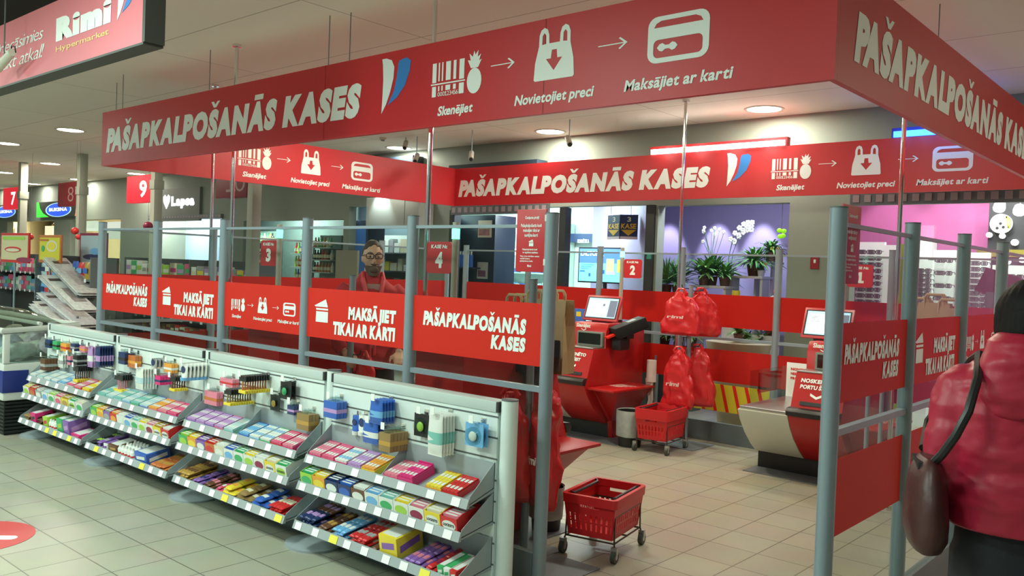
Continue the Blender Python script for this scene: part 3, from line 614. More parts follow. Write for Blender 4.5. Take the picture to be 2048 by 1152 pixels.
def flat_carton(b, x, w, c1, c2, idx, tall=0):
    """low gum carton: tray with rows of little packs standing in it"""
    d, h = .150, .024+tall
    t = thing('sweets_carton', '%s carton of %s sweets, %s from the freezer end, top shelf, %s' % (wname(c1), wname(c2), ORD[idx], BAYN[b]), 'sweets carton', (0, 0, 0), 'cartons on the top shelves')
    t.matrix_world = place_m(x, 0, .04)
    k = ('tray', round(w, 3), c1, tall)
    m = MB(); e = .003
    m.box(0, 0, 0, w, d, e).box(0, 0, e, w, e, h).box(0, d-e, e, w, d, h*1.5).box(0, e, e, e, d-e, h*1.15).box(w-e, e, e, w, d-e, h*1.15); m.build('tray', kc(c1), t, local=True, smooth=False)
    nx, ny = max(3, round(w/.027)), 2; pw, pd = (w-.008)/nx, (d-.008)/ny
    key = (round(pw, 4), c2, tall)
    for i in range(nx):
        for j in range(ny):
            if key not in _PK:
                q = MB(); q.box(.001, .001, 0, pw-.001, pd-.001, h+.008); q.k = 1; q.box(pw*.16, pd*.30, h+.0081, pw*.84, pd*.66, h+.0086)
                o = q.build('sweets_pack', [kc(c2), kc('white' if c2 != 'white' else c1)], t, local=True, smooth=False); _PK[key] = o
            else:
                o = _PK[key].copy(); COL.objects.link(o); o.parent = t
            o.location = (.004+pw*i, .004+pd*j, e)
    return t
def display_box(b, x, w, c1, c2, idx, word=None):
    """mid shelf counter box: open carton with a lower front, a pale oval and a row of rolls behind"""
    d, h = .165, .085; oval = c1 in ('sky', 'green', 'lime', 'maroon') and b*20+idx not in (20, 40, 60, 80); body = 'white' if oval else c1
    t = thing('sweets_carton', '%s box of %s sweets, %s from the freezer end, middle shelf, %s' % (wname(c1) if not oval else 'white '+wname(c1), wname(c2), ORD[idx], BAYN[b]), 'sweets carton', (0, 0, 0), 'display boxes on the middle shelves')
    t.matrix_world = place_m(x, 1, .02)
    m = MB(); e = .003
    m.box(0, 0, 0, w, d, e).box(0, 0, e, w, e, h*.86).box(0, d-e, e, w, d, h)
    for xx in (0, w-e): m.prism([(e, e), (d-e, e), (d-e, h), (d*.25, h), (e, h*.86)], lambda u, v, q: (q, u, v), xx, xx+e)
    m.build('carton', kc(body), t, local=True, smooth=False)
    lb = kc(c1) if oval else (kc('white') if c1 not in ('white', 'cream') and word else kc(c2 if c2 != c1 else 'white'))
    m = MB(); m.add([(w*.5+w*.42*math.cos(2*PI*i/18), -.0008, h*.42+h*.27*math.sin(2*PI*i/18)) for i in range(18)], [tuple(range(18))]); m.build('oval_label', lb, t, local=True, smooth=False)
    if word:
        m = MB(); text_on(m, word, (0, -.0012, 0), (1, 0, 0), (0, 0, 1), w*.16, h*.36, w*.84, h*.51, .05, 0, lift=.0006); m.build('lettering', kc('black'), t, local=True, smooth=False)
    n = 6; pd = (d-.03)/n; key = ('roll', round(w, 3), c2)
    for j in range(n):
        if key not in _PK:
            q = MB(); q.box(.005, .001, 0, w-.005, pd-.002, h*.90); q.k = 1; q.box(w*.15, pd*.2, h*.90, w*.85, pd*.7, h*.906)
            o = q.build('sweets_pack', [kc(c2), kc('white' if c2 != 'white' else c1)], t, local=True, smooth=False); _PK[key] = o
        else: o = _PK[key].copy(); COL.objects.link(o); o.parent = t
        o.location = (0, .014+pd*j, e)
    return t
TOP = [['aqua:white', 'white:aqua', 'aqua:white', 'sky:white', 'white:sky', 'white:pink', 'red:rose', 'orange:yellow'],
       ['teal:teal', 'teal:aqua', 'aqua:teal', 'sky:aqua', 'green:teal', 'blue:aqua', 'rose:orange', 'pink:rose', 'hot:pink'],
       ['purple:lilac', 'lilac:lilac', 'purple:lilac', 'pink:lilac', 'teal:aqua', '|', 'blue:sky', 'sky:white', 'green:white', 'red:pink', 'hot:rose'],
       ['hot:rose', 'pink:pink', 'hot:white', 'lilac:lilac', 'yellow:orange', '|', 'pink:rose', 'hot:hot+', '_', 'orange:yellow', 'red:red']]
MIDR = [['lime:yellow', 'red:rust', 'grey:white', 'sky:aqua', 'green:lime', 'cream:pink', 'yellow:gold', 'lime:green', 'green:cream'],
        ['green:lime', 'yellow:orange', 'purple:grey', 'red:orange', 'white:white', 'sky:blue', 'green:teal', 'lime:yellow', 'maroon:rose', 'yellow:gold', 'red:white'],
        ['green:lime', 'orange:yellow', 'purple:purple', 'rust:red', 'cream:white', 'sky:blue', 'green:green', 'lime:yellow', 'maroon:white', 'yellow:cream', 'lime:green'],
        ['lime:green', 'orange:yellow', 'navy:navy', 'navy:blue', 'brown:white', 'sky:sky', 'green:teal', 'lime:yellow', 'maroon:rose', 'yellow:cream', 'red:rose']]
for b in range(4):
    x = GX[b]+.06; n = len(TOP[b]); W = (GP-.13)/(n-.3*sum(1 for q in TOP[b] if q in '|_')); i = 0
    for q in TOP[b]:
        if q == '|': x = GX[b]+.045+.635; continue
        if q == '_': x += W*.7; continue
        tall = .012 if q.endswith('+') else 0
        c1, c2 = q.rstrip('+').split(':'); w = min(W, .135)*.94
        if b >= 2: w = .106
        flat_carton(b, x, w, c1, c2, i, tall); x += w+.006+(0 if b >= 2 else (GP-.13)/n-w-.006); i += 1
    x = GX[b]+.06; n = len(MIDR[b]); W = (GP-.13)/n
    for i, q in enumerate(MIDR[b]):
        c1, c2 = q.split(':'); w = min(W-.004, .118)
        display_box(b, x, w, c1, c2, i, 'LOCKETS' if (b >= 1 and i >= n-2) or (b == 0 and i == n-2) else None); x += W
# ------------------------------------------------------------------ bars, bags and boxes on the bottom shelves
def pillow(L, w, h, fins=.008):
    """flow wrapped bar along local y, crimped flat at both ends"""
    m = MB(); rings = []
    for t_, k, kh in ((0, .92, .12), (fins/L, .92, .12), (fins/L+.03, .98, .75), (.2, 1, 1), (.5, 1, 1.03), (.8, 1, 1), (1-fins/L-.03, .98, .75), (1-fins/L, .92, .12), (1, .92, .12)):
        rings.append([(w/2*k*math.cos(a)*(1 if abs(math.cos(a)) < .7 else 1.08), L*t_, h/2+h/2*kh*math.sin(a)) for a in [2*PI*i/12 for i in range(12)]])
    m.loft(rings); return m
_BAR = {}
def bar_pile(b, kind, x0, x1, c1, c2, rows, layers, L=.125, w=.034, h=.016, where='', yaw=0.0, what='wrapped bar', t0=.06):
    """rows across the shelf, layers piled up; every bar is a thing of its own"""
    key = (L, w, h, c1, c2); lb = '%s and %s %s, pile %s, bottom shelf, %s' % (wname(c1), wname(c2), what, where, BAYN[b]); grp = '%s pile %s, %s' % (what, where, BAYN[b])
    n = max(1, int((x1-x0)/(w*1.02)))
    for ly in range(layers):
        for r in range(rows):
            for i in range(n-(ly % 2)):
                if key not in _BAR:
                    q = pillow(L, w, h); o = q.build('chocolate_bar', kc(c1)); WORG[o.name] = Vector()
                    s_ = MB(); 
                    for u in (.36,): s_.grid(lambda p, q_: (w*(p-.5)*.96, L*(u+.28*q_), h/2+h/2*1.04*math.sqrt(max(0, 1-(2*p-1)**2*.93))+.0008), 6, 1)
                    s_.build('brand_band', kc(c2), o, local=True); _BAR[key] = o; c = o
                else: c = copy_tree(_BAR[key])
                tag(c, lb, 'chocolate bar' if 'bar' in what else 'sweets bag', grp)
                M = place_m(x0+w*(.5+.5*(ly % 2))+i*w*1.02, 2, t0+r*(.90*L/.225))
                c.matrix_world = M @ Matrix.Translation((random.uniform(-.003, .003), random.uniform(-.006, .006), ly*h*.96)) @ Matrix.Rotation(yaw+random.uniform(-.06, .06), 4, 'Z') @ Matrix.Rotation(random.uniform(-.05, .05), 4, 'Y')
def bulk_box(b, x, w, d, h, c1, c2, lb, yaw=0, t0=.05, cat='carton'):
    t = thing('sweets_box', lb, cat, (0, 0, 0)); t.matrix_world = place_m(x, 2, t0) @ Matrix.Rotation(yaw, 4, 'Z')
    MB().box(0, 0, 0, w, d, h).build('carton', kc(c1), t, local=True, bevel=.002)
    m = MB(); m.add([(w*.15, -.0008, h*.3), (w*.85, -.0008, h*.45), (w*.85, -.0008, h*.75), (w*.15, -.0008, h*.6)], [(0,1,2,3)]).add([(w+.0008, d*.12, h*.25), (w+.0008, d*.88, h*.42), (w+.0008, d*.88, h*.75), (w+.0008, d*.12, h*.58)], [(0,1,2,3)]); m.build('printed_band', kc(c2), t, local=True, smooth=False)
    MB().box(w*.1, d*.1, h, w*.9, d*.9, h+.0015).build('lid_panel', kc(c2 if c1 == 'white' else 'white'), t, local=True, smooth=False); return t
def bottle(b, x, tpos, c1, c2, lb, grp):
    key = ('bot', c1, c2)
    if key not in _BAR:
        o = bpy.data.objects.new('sweets_bottle', None); COL.objects.link(o); WORG[o.name] = Vector(); n = 14
        MB().loft([[(r*math.cos(2*PI*i/n), r*math.sin(2*PI*i/n), z) for i in range(n)] for r, z in ((.018, 0), (.022, .004), (.022, .05), (.016, .06), (.012, .062))]).build('bottle', kc(c1), o, local=True)
        MB().cyl((0, 0, .062), (0, 0, .078), .0125, .008).build('cap', kc(c1), o, local=True); MB().cyl((0, 0, .018), (0, 0, .03), .0223, n=18, caps=False).build('label_band', kc(c2), o, local=True); _BAR[key] = o; c = o
    else: c = copy_tree(_BAR[key])
    tag(c, lb, 'sweets bottle', grp); c.matrix_world = place_m(x, 2, tpos)
g = GX
# entrance bay
bar_pile(3, 0, g[3]+.06, g[3]+.20, 'navy', 'lilac', 1, 3, where='at the freezer end'); bar_pile(3, 0, g[3]+.06, g[3]+.20, 'brown', 'lilac', 1, 3, where='behind the navy bars', t0=.52)
bar_pile(3, 0, g[3]+.22, g[3]+.34, 'brown', 'gold', 2, 2, where='after the navy bars', t0=.04); bar_pile(3, 0, g[3]+.36, g[3]+.48, 'sky', 'white', 2, 3, where='after the golden bars', t0=.04)
bar_pile(3, 0, g[3]+.50, g[3]+.65, 'red', 'grey', 2, 3, where='in the middle', t0=.04); bar_pile(3, 0, g[3]+.66, g[3]+.72, 'brown', 'white', 1, 2, where='before the yellow box')
bulk_box(3, g[3]+.735, .13, .17, .105, 'yellow', 'purple', 'tall yellow box with purple bands standing on the bottom shelf of the entrance bay', .0)
bar_pile(3, 0, g[3]+.90, g[3]+1.05, 'purple', 'rose', 2, 2, where='after the yellow box', t0=.04); bar_pile(3, 0, g[3]+1.05, g[3]+1.13, 'red', 'maroon', 2, 2, where='towards the entrance end', t0=.04)
for i, (c1, c2) in enumerate((('green', 'white'), ('white', 'green'), ('red', 'white'))): bulk_box(3, g[3]+1.14+.042*i, .038, .17, .05, c1, c2, 'narrow %s box with a %s band, bottom shelf of the entrance bay' % (c1, c2))
# third bay
bar_pile(2, 0, g[2]+.06, g[2]+.23, 'gold', 'brown', 2, 3, where='at the freezer end'); bar_pile(2, 0, g[2]+.24, g[2]+.36, 'purple', 'navy', 2, 2, where='after the golden bars', t0=.04)
bar_pile(2, 0, g[2]+.37, g[2]+.50, 'brown', 'rose', 2, 2, where='before the pink bags', t0=.04); bar_pile(2, 0, g[2]+.51, g[2]+.58, 'pink', 'white', 1, 2, where='before the yellow bags', L=.09)
bar_pile(2, 0, g[2]+.59, g[2]+.74, 'yellow', 'orange', 2, 2, L=.10, w=.07, h=.03, where='in the middle', what='sweets bag'); bar_pile(2, 0, g[2]+.75, g[2]+.91, 'kraft', 'cream', 2, 2, L=.10, w=.075, h=.03, where='after the yellow bags', what='sweets bag')
bar_pile(2, 0, g[2]+.92, g[2]+1.08, 'blue', 'white', 2, 2, L=.10, w=.075, h=.03, where='towards the entrance end', what='sweets bag'); bar_pile(2, 0, g[2]+1.09, g[2]+1.23, 'red', 'cream', 1, 3, L=.17, w=.034, where='at the entrance end')
# second bay
bar_pile(1, 0, g[1]+.06, g[1]+.17, 'black', 'lime', 2, 2, where='at the freezer end'); bar_pile(1, 0, g[1]+.19, g[1]+.29, 'purple', 'grey', 2, 3, where='after the black bars', t0=.04)
bulk_box(1, g[1]+.31, .06, .10, .05, 'white', 'purple', 'small white box before the brown box, bottom shelf of the second bay'); bulk_box(1, g[1]+.39, .13, .17, .06, 'brown', 'gold', 'long dark brown box on the bottom shelf of the second bay')
for i in range(5):
    for j in range(3): bottle(1, g[1]+.56+.047*i, .12+.24*j, 'white', 'red', 'white bottle with a red band in the block on the bottom shelf', 'white sweets bottles with a red band')
bulk_box(1, g[1]+.80, .17, .17, .075, 'blue', 'white', 'large blue and white box after the white bottles on a bottom shelf'); bar_pile(1, 0, g[1]+1.0, g[1]+1.24, 'rust', 'gold', 2, 2, where='at the entrance end')
# freezer bay
bar_pile(0, 0, g[0]+.08, g[0]+.22, 'kraft', 'black', 2, 3, where='at the freezer end'); bulk_box(0, g[0]+.26, .10, .14, .085, 'hot', 'black', 'hot pink box on the bottom shelf of the freezer bay')
bar_pile(0, 0, g[0]+.38, g[0]+.50, 'brown', 'gold', 2, 3, where='after the pink box'); bulk_box(0, g[0]+.52, .09, .15, .09, 'lime', 'red', 'lime green box on the bottom shelf of the freezer bay')
for i in range(3): bottle(0, g[0]+.64+.047*i, .15, 'white', 'red', 'white bottle with a red band in a row of three, freezer bay', 'row of three white bottles')
bulk_box(0, g[0]+.80, .11, .16, .115, 'green', 'lime', 'tall green box before the purple box on the bottom shelf of the freezer bay'); bulk_box(0, g[0]+.92, .11, .16, .115, 'purple', 'lilac', 'tall purple box on the bottom shelf of the freezer bay')
bulk_box(0, g[0]+1.06, .15, .15, .035, 'hot', 'rose', 'flat pink box at the entrance end of the bottom shelf of the freezer bay')
# ------------------------------------------------------------------ goods on peg hooks
PEG = {}
def hang_item(kind, w, h, c1, c2):
    key = (kind, round(w, 3), round(h, 3), c1, c2)
    if key in PEG: return copy_tree(PEG[key])
    nm = dict(box='hanging_box', bag='hanging_bag', brush='hanging_brush', tube='hanging_tube', shell='blister_pack')[kind]
    o = bpy.data.objects.new(nm, None); COL.objects.link(o); WORG[o.name] = Vector()
    if kind == 'box':
        MB().box(-w/2, -.011, -h, w/2, .011, -h*.14).build('carton', kc(c1), o, local=True, bevel=.0015); MB().box(-w*.3, -.001, -h*.15, w*.3, .001, .008).build('hang_tab', CLEAR2, o, local=True, smooth=False)
        MB().box(-w/2-.0005, -.0118, -h*.72, w/2+.0005, .0118, -h*.52).build('printed_band', kc(c2), o, local=True, smooth=False)
    elif kind == 'bag':
        m = MB(); rg = []
        for z, k, dpt in ((.006, .95, .002), (-h*.12, .97, .004), (-h*.3, 1, .011), (-h*.6, 1, .013), (-h*.9, 1, .008), (-h*.96, .98, .002), (-h, .98, .0015)):
            rg.append([(w/2*k*math.cos(a), dpt*math.sin(a)+.002*math.sin(9*z/h+a), z) for a in [2*PI*i/14 for i in range(14)]])
        m.loft(rg).build('pouch', kc(c1), o, local=True)
        MB().loft([[(w/2*1.005*math.cos(a), .0142*math.sin(a), z) for a in [2*PI*i/14 for i in range(14)]] for z in (-h*.42, -h*.55, -h*.70)], caps=False).build('printed_band', kc(c2), o, local=True)
    elif kind == 'brush':
        MB().box(-w*.45, -.004, -h*.28, w*.45, .004, .006).build('header_card', kc(c1), o, local=True, smooth=False); MB().tube([(0, 0, -h*.28), (0, -.002, -h*.55), (0, 0, -h*.82)], [.006, .0045, .007], 8).build('handle', kc(c2), o, local=True)
        MB().box(-w*.45, -.007, -h, w*.45, .007, -h*.80).build('tip', kc('yellow'), o, local=True, bevel=.002)
    elif kind == 'tube':
        MB().loft([[(w/2*k*math.cos(a), .013*q*math.sin(a), z) for a in [2*PI*i/14 for i in range(14)]] for z, k, q in ((0, 1, .08), (-h*.1, 1, .4), (-h*.7, .9, 1), (-h*.82, .8, 1))]).build('tube', kc(c1), o, local=True)
        MB().cyl((0, 0, -h*.82), (0, 0, -h), w*.36, w*.33).build('cap', kc(c2), o, local=True); MB().cyl((0, -.0125, -h*.35), (0, -.0135, -h*.35), w*.3).build('round_logo', kc('navy'), o, local=True)
    else:
        MB().box(-w/2, -.002, -h, w/2, .002, 0).build('backing_card', kc(c1), o, local=True, smooth=False)
        MB().loft([[(w*.42*k*math.cos(a), -.003-dp_, -h*.55+h*.40*k*math.sin(a)) for a in [2*PI*i/20 for i in range(20)]] for k, dp_ in ((1, 0), (.97, .016), (.8, .024))]).build('blister', CLEAR2, o, local=True)
        MB().ell((0, -.012, -h*.55), w*.22, .008, h*.22, 12, 8).build('contents', kc(c2), o, local=True)
    PEG[key] = o; return o
HK = [  # bay, left, top, right, bottom pixel box of the front item, copies, kind, colours, words
 (3, 651, 790, 676, 838, 3, 'box', 'blue', 'lilac', 'blue hanging box on the slat wall at the freezer end of the entrance bay'), (3, 706, 824, 718, 870, 1, 'tube', 'blue', 'white', 'slim dark blue tube hanging beside the white tube in the entrance bay'),
 (3, 718, 824, 735, 872, 1, 'tube', 'white', 'white', 'white tube with a round dark logo hanging in the entrance bay'), (3, 741, 795, 765, 850, 5, 'bag', 'blue', 'sky', 'shiny blue pouch hanging on the upper hook of the entrance bay'),
 (3, 727, 838, 756, 890, 3, 'bag', 'blue', 'white', 'larger blue pouch hanging below the shiny blue pouches in the entrance bay'), (3, 762, 852, 783, 905, 5, 'box', 'kraft', 'gold', 'dark brown box with a golden band hanging in the entrance bay'),
 (3, 830, 820, 858, 876, 1, 'shell', 'black', 'lime', 'black razor blister hanging before the toothbrush pouches'), (3, 858, 822, 884, 914, 5, 'bag', 'white', 'teal', 'long white and teal pouch hanging near the entrance end'),
 (3, 932, 838, 966, 896, 2, 'shell', 'sky', 'white', 'light blue clamshell pack hanging at the entrance end of the entrance bay'),
 (2, 443, 748, 468, 775, 2, 'box', 'rose', 'red', 'reddish box hanging high beside the brushes in the third bay'), (2, 412, 772, 436, 812, 2, 'box', 'rose', 'rust', 'reddish box hanging low beside the brushes in the third bay'),
 (2, 479, 748, 493, 788, 10, 'brush', 'black', 'rust', 'black and brown brush hanging on the upper hook of the third bay'), (2, 449, 775, 463, 812, 10, 'brush', 'black', 'kraft', 'black and brown brush hanging on the lower hook of the third bay'),
 (2, 562, 757, 582, 800, 2, 'shell', 'black', 'green', 'dark green blister pack hanging after the brushes in the third bay'), (2, 542, 783, 559, 823, 1, 'shell', 'black', 'gold', 'dark narrow blister pack hanging low in the third bay'),
 (2, 578, 802, 591, 830, 2, 'box', 'navy', 'lilac', 'small navy box hanging before the brown boxes in the third bay'), (2, 597, 815, 620, 862, 3, 'box', 'kraft', 'gold', 'brown box hanging at the entrance end of the third bay'),
 (1, 240, 696, 252, 729, 3, 'box', 'navy', 'black', 'navy box hanging at the freezer end of the second bay'), (1, 258, 702, 273, 736, 2, 'box', 'rust', 'orange', 'orange box hanging beside the navy boxes'),
 (1, 304, 713, 314, 738, 3, 'tube', 'grey', 'white', 'small grey bottle hanging in the upper row of the second bay'), (1, 331, 719, 346, 746, 2, 'box', 'orange', 'white', 'orange and white box hanging in the second bay'),
 (1, 364, 722, 375, 762, 6, 'tube', 'white', 'sky', 'white tube with a dark logo in the tube row of the second bay'), (1, 272, 732, 286, 780, 6, 'bag', 'white', 'aqua', 'clear white pouch hanging in the second bay'),
 (1, 229, 745, 246, 787, 5, 'brush', 'black', 'rose', 'dark brush with yellow tip hanging low at the before the second bay'), (1, 313, 744, 323, 770, 4, 'box', 'hot', 'navy', 'small pink box hanging low in the second bay'), (1, 340, 750, 351, 783, 6, 'brush', 'black', 'brown', 'black brush with yellow tip hanging in the middle of the second bay'),
 (0, 93, 673, 102, 696, 2, 'box', 'navy', 'black', 'navy box hanging at the freezer end of the freezer bay'), (0, 108, 676, 116, 699, 2, 'box', 'green', 'black', 'dark green box hanging in the upper row of the freezer bay'), (0, 124, 680, 135, 703, 2, 'box', 'orange', 'red', 'orange box hanging in the upper row of the freezer bay'),
 (0, 144, 681, 152, 702, 3, 'box', 'navy', 'grey', 'grey and navy box hanging in the middle of the upper row of the freezer bay'), (0, 162, 686, 172, 705, 2, 'box', 'rose', 'orange', 'pale red box hanging in the upper row of the freezer bay'),
 (0, 84, 710, 92, 741, 5, 'box', 'brown', 'grey', 'dark brown box hanging low at the freezer end of the freezer bay'), (0, 117, 705, 126, 736, 3, 'bag', 'white', 'grey', 'clear white pouch hanging in the freezer bay'), (0, 137, 706, 143, 730, 2, 'box', 'rose', 'navy', 'narrow pink and navy box hanging in the freezer bay'),
 (0, 149, 704, 157, 730, 4, 'box', 'black', 'grey', 'black box hanging in the lower row of the freezer bay'), (0, 176, 690, 185, 735, 3, 'bag', 'lilac', 'white', 'pale lilac pouch hanging in the freezer bay'), (0, 191, 690, 200, 735, 6, 'bag', 'navy', 'lilac', 'navy pouch hanging at the entrance end of the freezer bay'), (0, 147, 730, 157, 765, 7, 'brush', 'black', 'brown', 'black brush with yellow tip hanging in the freezer bay')]
BAYS = [o for o in COL.objects if o.name.startswith('display_shelf')]
BAYS.sort(key=lambda o: o.location.x)
for b, u0, v0, u1, v1, n, kind, c1, c2, lb in HK:
    dy = dict(box=.024, bag=.02, brush=.017, tube=.027, shell=.03)[kind]; L = n*dy+.03; yf = YBK-.02-(n-1)*dy-(.012 if kind == 'shell' else 0)
    p, q = ay(u0, v0, yf), ay(u1, v1, yf); w_, h_ = max(.014, q.x-p.x), max(.04, p.z-q.z-.01); xc, zt = (p.x+q.x)/2, p.z-.012
    for i in range(n):
        o = hang_item(kind, w_, h_, c1, c2); o.location = (xc, yf+i*dy, zt); tag(o, lb, 'hanging goods', 'hanging goods: '+lb)
    m = MB(); m.tube([(xc, YBK, zt+.002), (xc, yf-.02, zt+.002), (xc, yf-.026, zt+.012)], .0022, 6); m.box(xc-.015, YBK-.004, zt-.006, xc+.015, YBK, zt+.02); m.build('peg_hook', CHROME, BAYS[b])
    if n > 1 or kind == 'shell':
        MB().box(xc-.014, yf-.028, zt+.004, xc+.014, yf-.0265, zt+.04).build('price_flag', TAGW, BAYS[b], smooth=False)
# shopping accessories that stand before the shelves on the floor
a = [az(u, v, 0) for u, v in ((80, 1080), (0, 1065), (0, 1113), (45, 1068), (5, 1095))]
cx, cy, R = -2.66, -1.66, .30
t = thing('floor_sticker', 'round red floor sticker with a white stripe on the tiles', 'floor sticker', (cx, cy, 0))
MB().cyl((cx, cy, .0005), (cx, cy, .0016), R, n=48).build('disc', mat('sticker_red', (.58, .05, .055), .4), t, smooth=False)
m = MB(); d = Vector((.70, .71, 0)).normalized(); n_ = Vector((-d.y, d.x, 0)); o = Vector((cx, cy, .0020)); m.add([o+d*u+n_*v for u, v in rrect(-.23, -.035, .23, .035, .034)], [tuple(range(24))]); m.build('white_stripe', WHITE, t, smooth=False)
# ================================================================== self-checkout desks
SCREENM = mat('screen_glow', (.1, .2, .3), .2, emit=(.50, .78, .86), es=1.0); SCRW = mat('screen_white', (.8, .85, .85), .3, emit=(.72, .92, .92), es=1.0); SCRD = mat('screen_dark', (.1, .12, .16), .3, emit=(.14, .18, .24), es=.7)
MATM = mat('floor_plate_grey', (.16, .19, .21), .5)
def hull(d0=.62):
    """(depth, height) outline of the boat shaped front"""
    return [(.68, .15), (.78, .22), (.90, .33), (.99, .44), (1.04, .53)]
def terminal(t, xb, Y, sgn):
    tx = xb+.02; tc = Vector((tx+.14, Y(.58), 1.075)); e1 = Vector((.075, sgn*.05, 0)); e2 = Vector((-.09, sgn*.12, -.06)); e3 = e1.cross(e2).normalized()*.055
    tm = MB().obox(tc, e1, e2, e3).build('card_terminal', mat('terminal_black', (.012, .013, .014), .65, spec=.25), t, bevel=.012)
    if e3.z < 0: e3 = -e3
    MB().obox(tc+e3*1.0+e2*-.25, e1*.5, e2*.25, e3*.05).build('terminal_screen', mat('grey_lcd', (.16, .18, .16), .5), tm, smooth=False)
    MB().obox(tc+e2*1.15-e3*.2, e1*.45, e2*.35, e3*.15).build('card_note', FILM, tm, smooth=False)
    MB().box(tx-.02, Y(.50), .97, tx+.15, Y(.62), 1.03).build('terminal_arm', BLACK, t, smooth=False); MB().box(tx+.02, Y(.52), .86, tx+.12, Y(.68), .975).build('terminal_bracket', BLACK, t, bevel=.005)
def desk(px, ybase, sgn, num, lb, cream=.45, shelf=.28, sign=1, plate=.87, off=0.0):
    """px: x of the indicator pole; depth d is measured from ybase along -y (sgn=-1, faces the camera) or +y (sgn=1)"""
    Y = lambda d: ybase+sgn*d
    xa, xb = px-.18+off, px+.22+off
    t = thing('self_checkout', lb, 'self checkout', (px, Y(.4), 0), 'red self checkout desks')
    P = lambda m, poly, x0, x1, mi=None: m.prism(poly, lambda u, v, q: (q, Y(u), v), x0, x1, mi)
    hp = hull()
    MB().box(xa-cream, Y(.06), .006, xb, Y(.62), .15).build('base', BLACK, t, smooth=False)
    MB().box(xa-cream-.02, Y(0.05), 0, xb+(.25 if shelf else .02), Y(.86), .006).build('floor_plate', MATM, t, smooth=False)
    body = [(.05, .15)]+[(.62, .15)]+hp+[(1.04, .58), (1.0, .60), (.91, plate), (.72, plate), (.72, plate+.15), (.68, 1.10), (.05, 1.10)]
    m = MB(); P(m, body, xa, xb); m.build('body', RMETAL, t, bevel=.006)
    m = MB(); P(m, [(1.03, .535), (1.07, .54), (1.08, .575), (1.06, .60), (1.0, .605)], xa-.005, xb+.005); m.build('bumper', BLACK, t, bevel=.004)
    # slot and lettering on the sloping panel
    a, c = Vector((0, Y(1.0), .605)), Vector((0, Y(.91), plate+.003)); up = (c-a).normalized(); ux = Vector((1, 0, 0)) if sgn < 0 else Vector((-1, 0, 0))
    o = a+Vector((xa if sgn < 0 else xb, 0, 0)); n = ux.cross(up).normalized()*.003
    m = MB(); m.obox(o+ux*.2+up*.035+n, ux*.13, up*.014, n*.9); m.build('note_slot', BLACK, t, smooth=False)
    for s, y0, x0, x1 in (('NOSKENĒTO', .20, .05, .33), ('PORTU ŠEIT', .15, .05, .28)):
        m = MB(); text_on(m, s, o, ux, up, x0, y0, x1, y0+.032, .05, .1); m.build('lettering', WHITE, t, smooth=False)
    m = MB(); q = o+n*.6; m.add([q+ux*u+up*v for u, v in ((.14, .12), (.19, .095), (.24, .12), (.24, .10), (.19, .075), (.14, .10))], [(0, 1, 4, 5), (1, 2, 3, 4)]); m.build('arrow_symbol', WHITE, t, smooth=False)
    # scanner: steel plate, framed dark window
    MB().box(xa+.005, Y(.725), plate, xb-.005, Y(.915), plate+.012).build('scan_plate', STEEL, t, bevel=.003)
    sc = MB().box(xa+.08, Y(.68), plate+.013, xb-.02, Y(.75), plate+.150).build('scanner', mat('scanner_frame', (.16, .2, .17), .35), t, bevel=.006)
    MB().box(xa+.10, Y(.75), plate+.03, xb-.042, Y(.754), plate+.135).build('scan_window', mat('scan_glass', (.004, .006, .006), .06, spec=.8), sc, smooth=False)
    f = Vector((xa if sgn < 0 else xb, Y(.722), 0)); ff = ux.cross(Vector((0, 0, 1)))*.003
    m = MB(); text_on(m, 'Skenējiet', f+ff, ux, (0, 0, 1), .05, plate+.185, .22, plate+.21, .03, .15, caps=False); m.build('lettering', WHITE, t, smooth=False)
    m = MB(); q = f+ff*1.4+Vector((0, 0, plate)); m.add([q+ux*u+Vector((0, 0, v)) for u, v in ((.11, .175), (.14, .16), (.17, .175), (.17, .167), (.14, .152), (.11, .167))], [(0, 1, 4, 5), (1, 2, 3, 4)]); m.build('arrow_symbol', WHITE, t, smooth=False)
    # tilted screen
    zc, dc = 1.215, .46; tl = Vector((0, sgn*-.34, .94)); nn = Vector((0, sgn*.94, .34)); W2, H2 = .205, .132; cx = px-.01
    c = Vector((cx, Y(dc), zc+.02))
    m = MB(); m.obox(c, (W2, 0, 0), tl*H2, nn*.016); sm = m.build('screen_frame', mat('frame_red', (.48, .05, .06), .35), t, bevel=.01)
    MB().obox(c+nn*.016, (W2-.018, 0, 0), tl*(H2-.022), nn*.001).build('bezel', BLACK, sm, smooth=False)
    sx = 1 if sgn < 0 else -1
    MB().obox(c+nn*.018, (W2-.03, 0, 0), tl*(H2-.032), nn*.0006).build('screen', SCREENM, sm, smooth=False)
    MB().obox(c+nn*.0192+Vector((-.045*sx, 0, 0))+tl*-.005, (.112, 0, 0), tl*.082, nn*.0004).build('screen_page', SCRW, sm, smooth=False)
    MB().obox(c+nn*.0192+Vector((.125*sx, 0, 0))+tl*-.005, (.045, 0, 0), tl*.085, nn*.0004).build('screen_panel', SCRD, sm, smooth=False)
    m = MB(); m.obox(c+nn*.0199+Vector((.02*sx, 0, 0))+tl*.03, (.014, 0, 0), tl*.012, nn*.0002); m.build('picture', SCRD, sm, smooth=False)
    for k in range(4): MB().obox(c+nn*.0199+Vector((-.10*sx, 0, 0))+tl*(.055-.014*k), (.035-.004*(k % 3), 0, 0), tl*.002, nn*.0002).build('text_line', SCRD, sm, smooth=False)
    MB().box(cx-.10, Y(.26), 1.09, cx+.10, Y(.50), 1.125).build('screen_neck', BLACK, t, smooth=False)
    # card terminal on the outer corner
    if num != 3: terminal(t, xb, Y, sgn)
    # indicator pole with number sign
    yp = Y(.17)
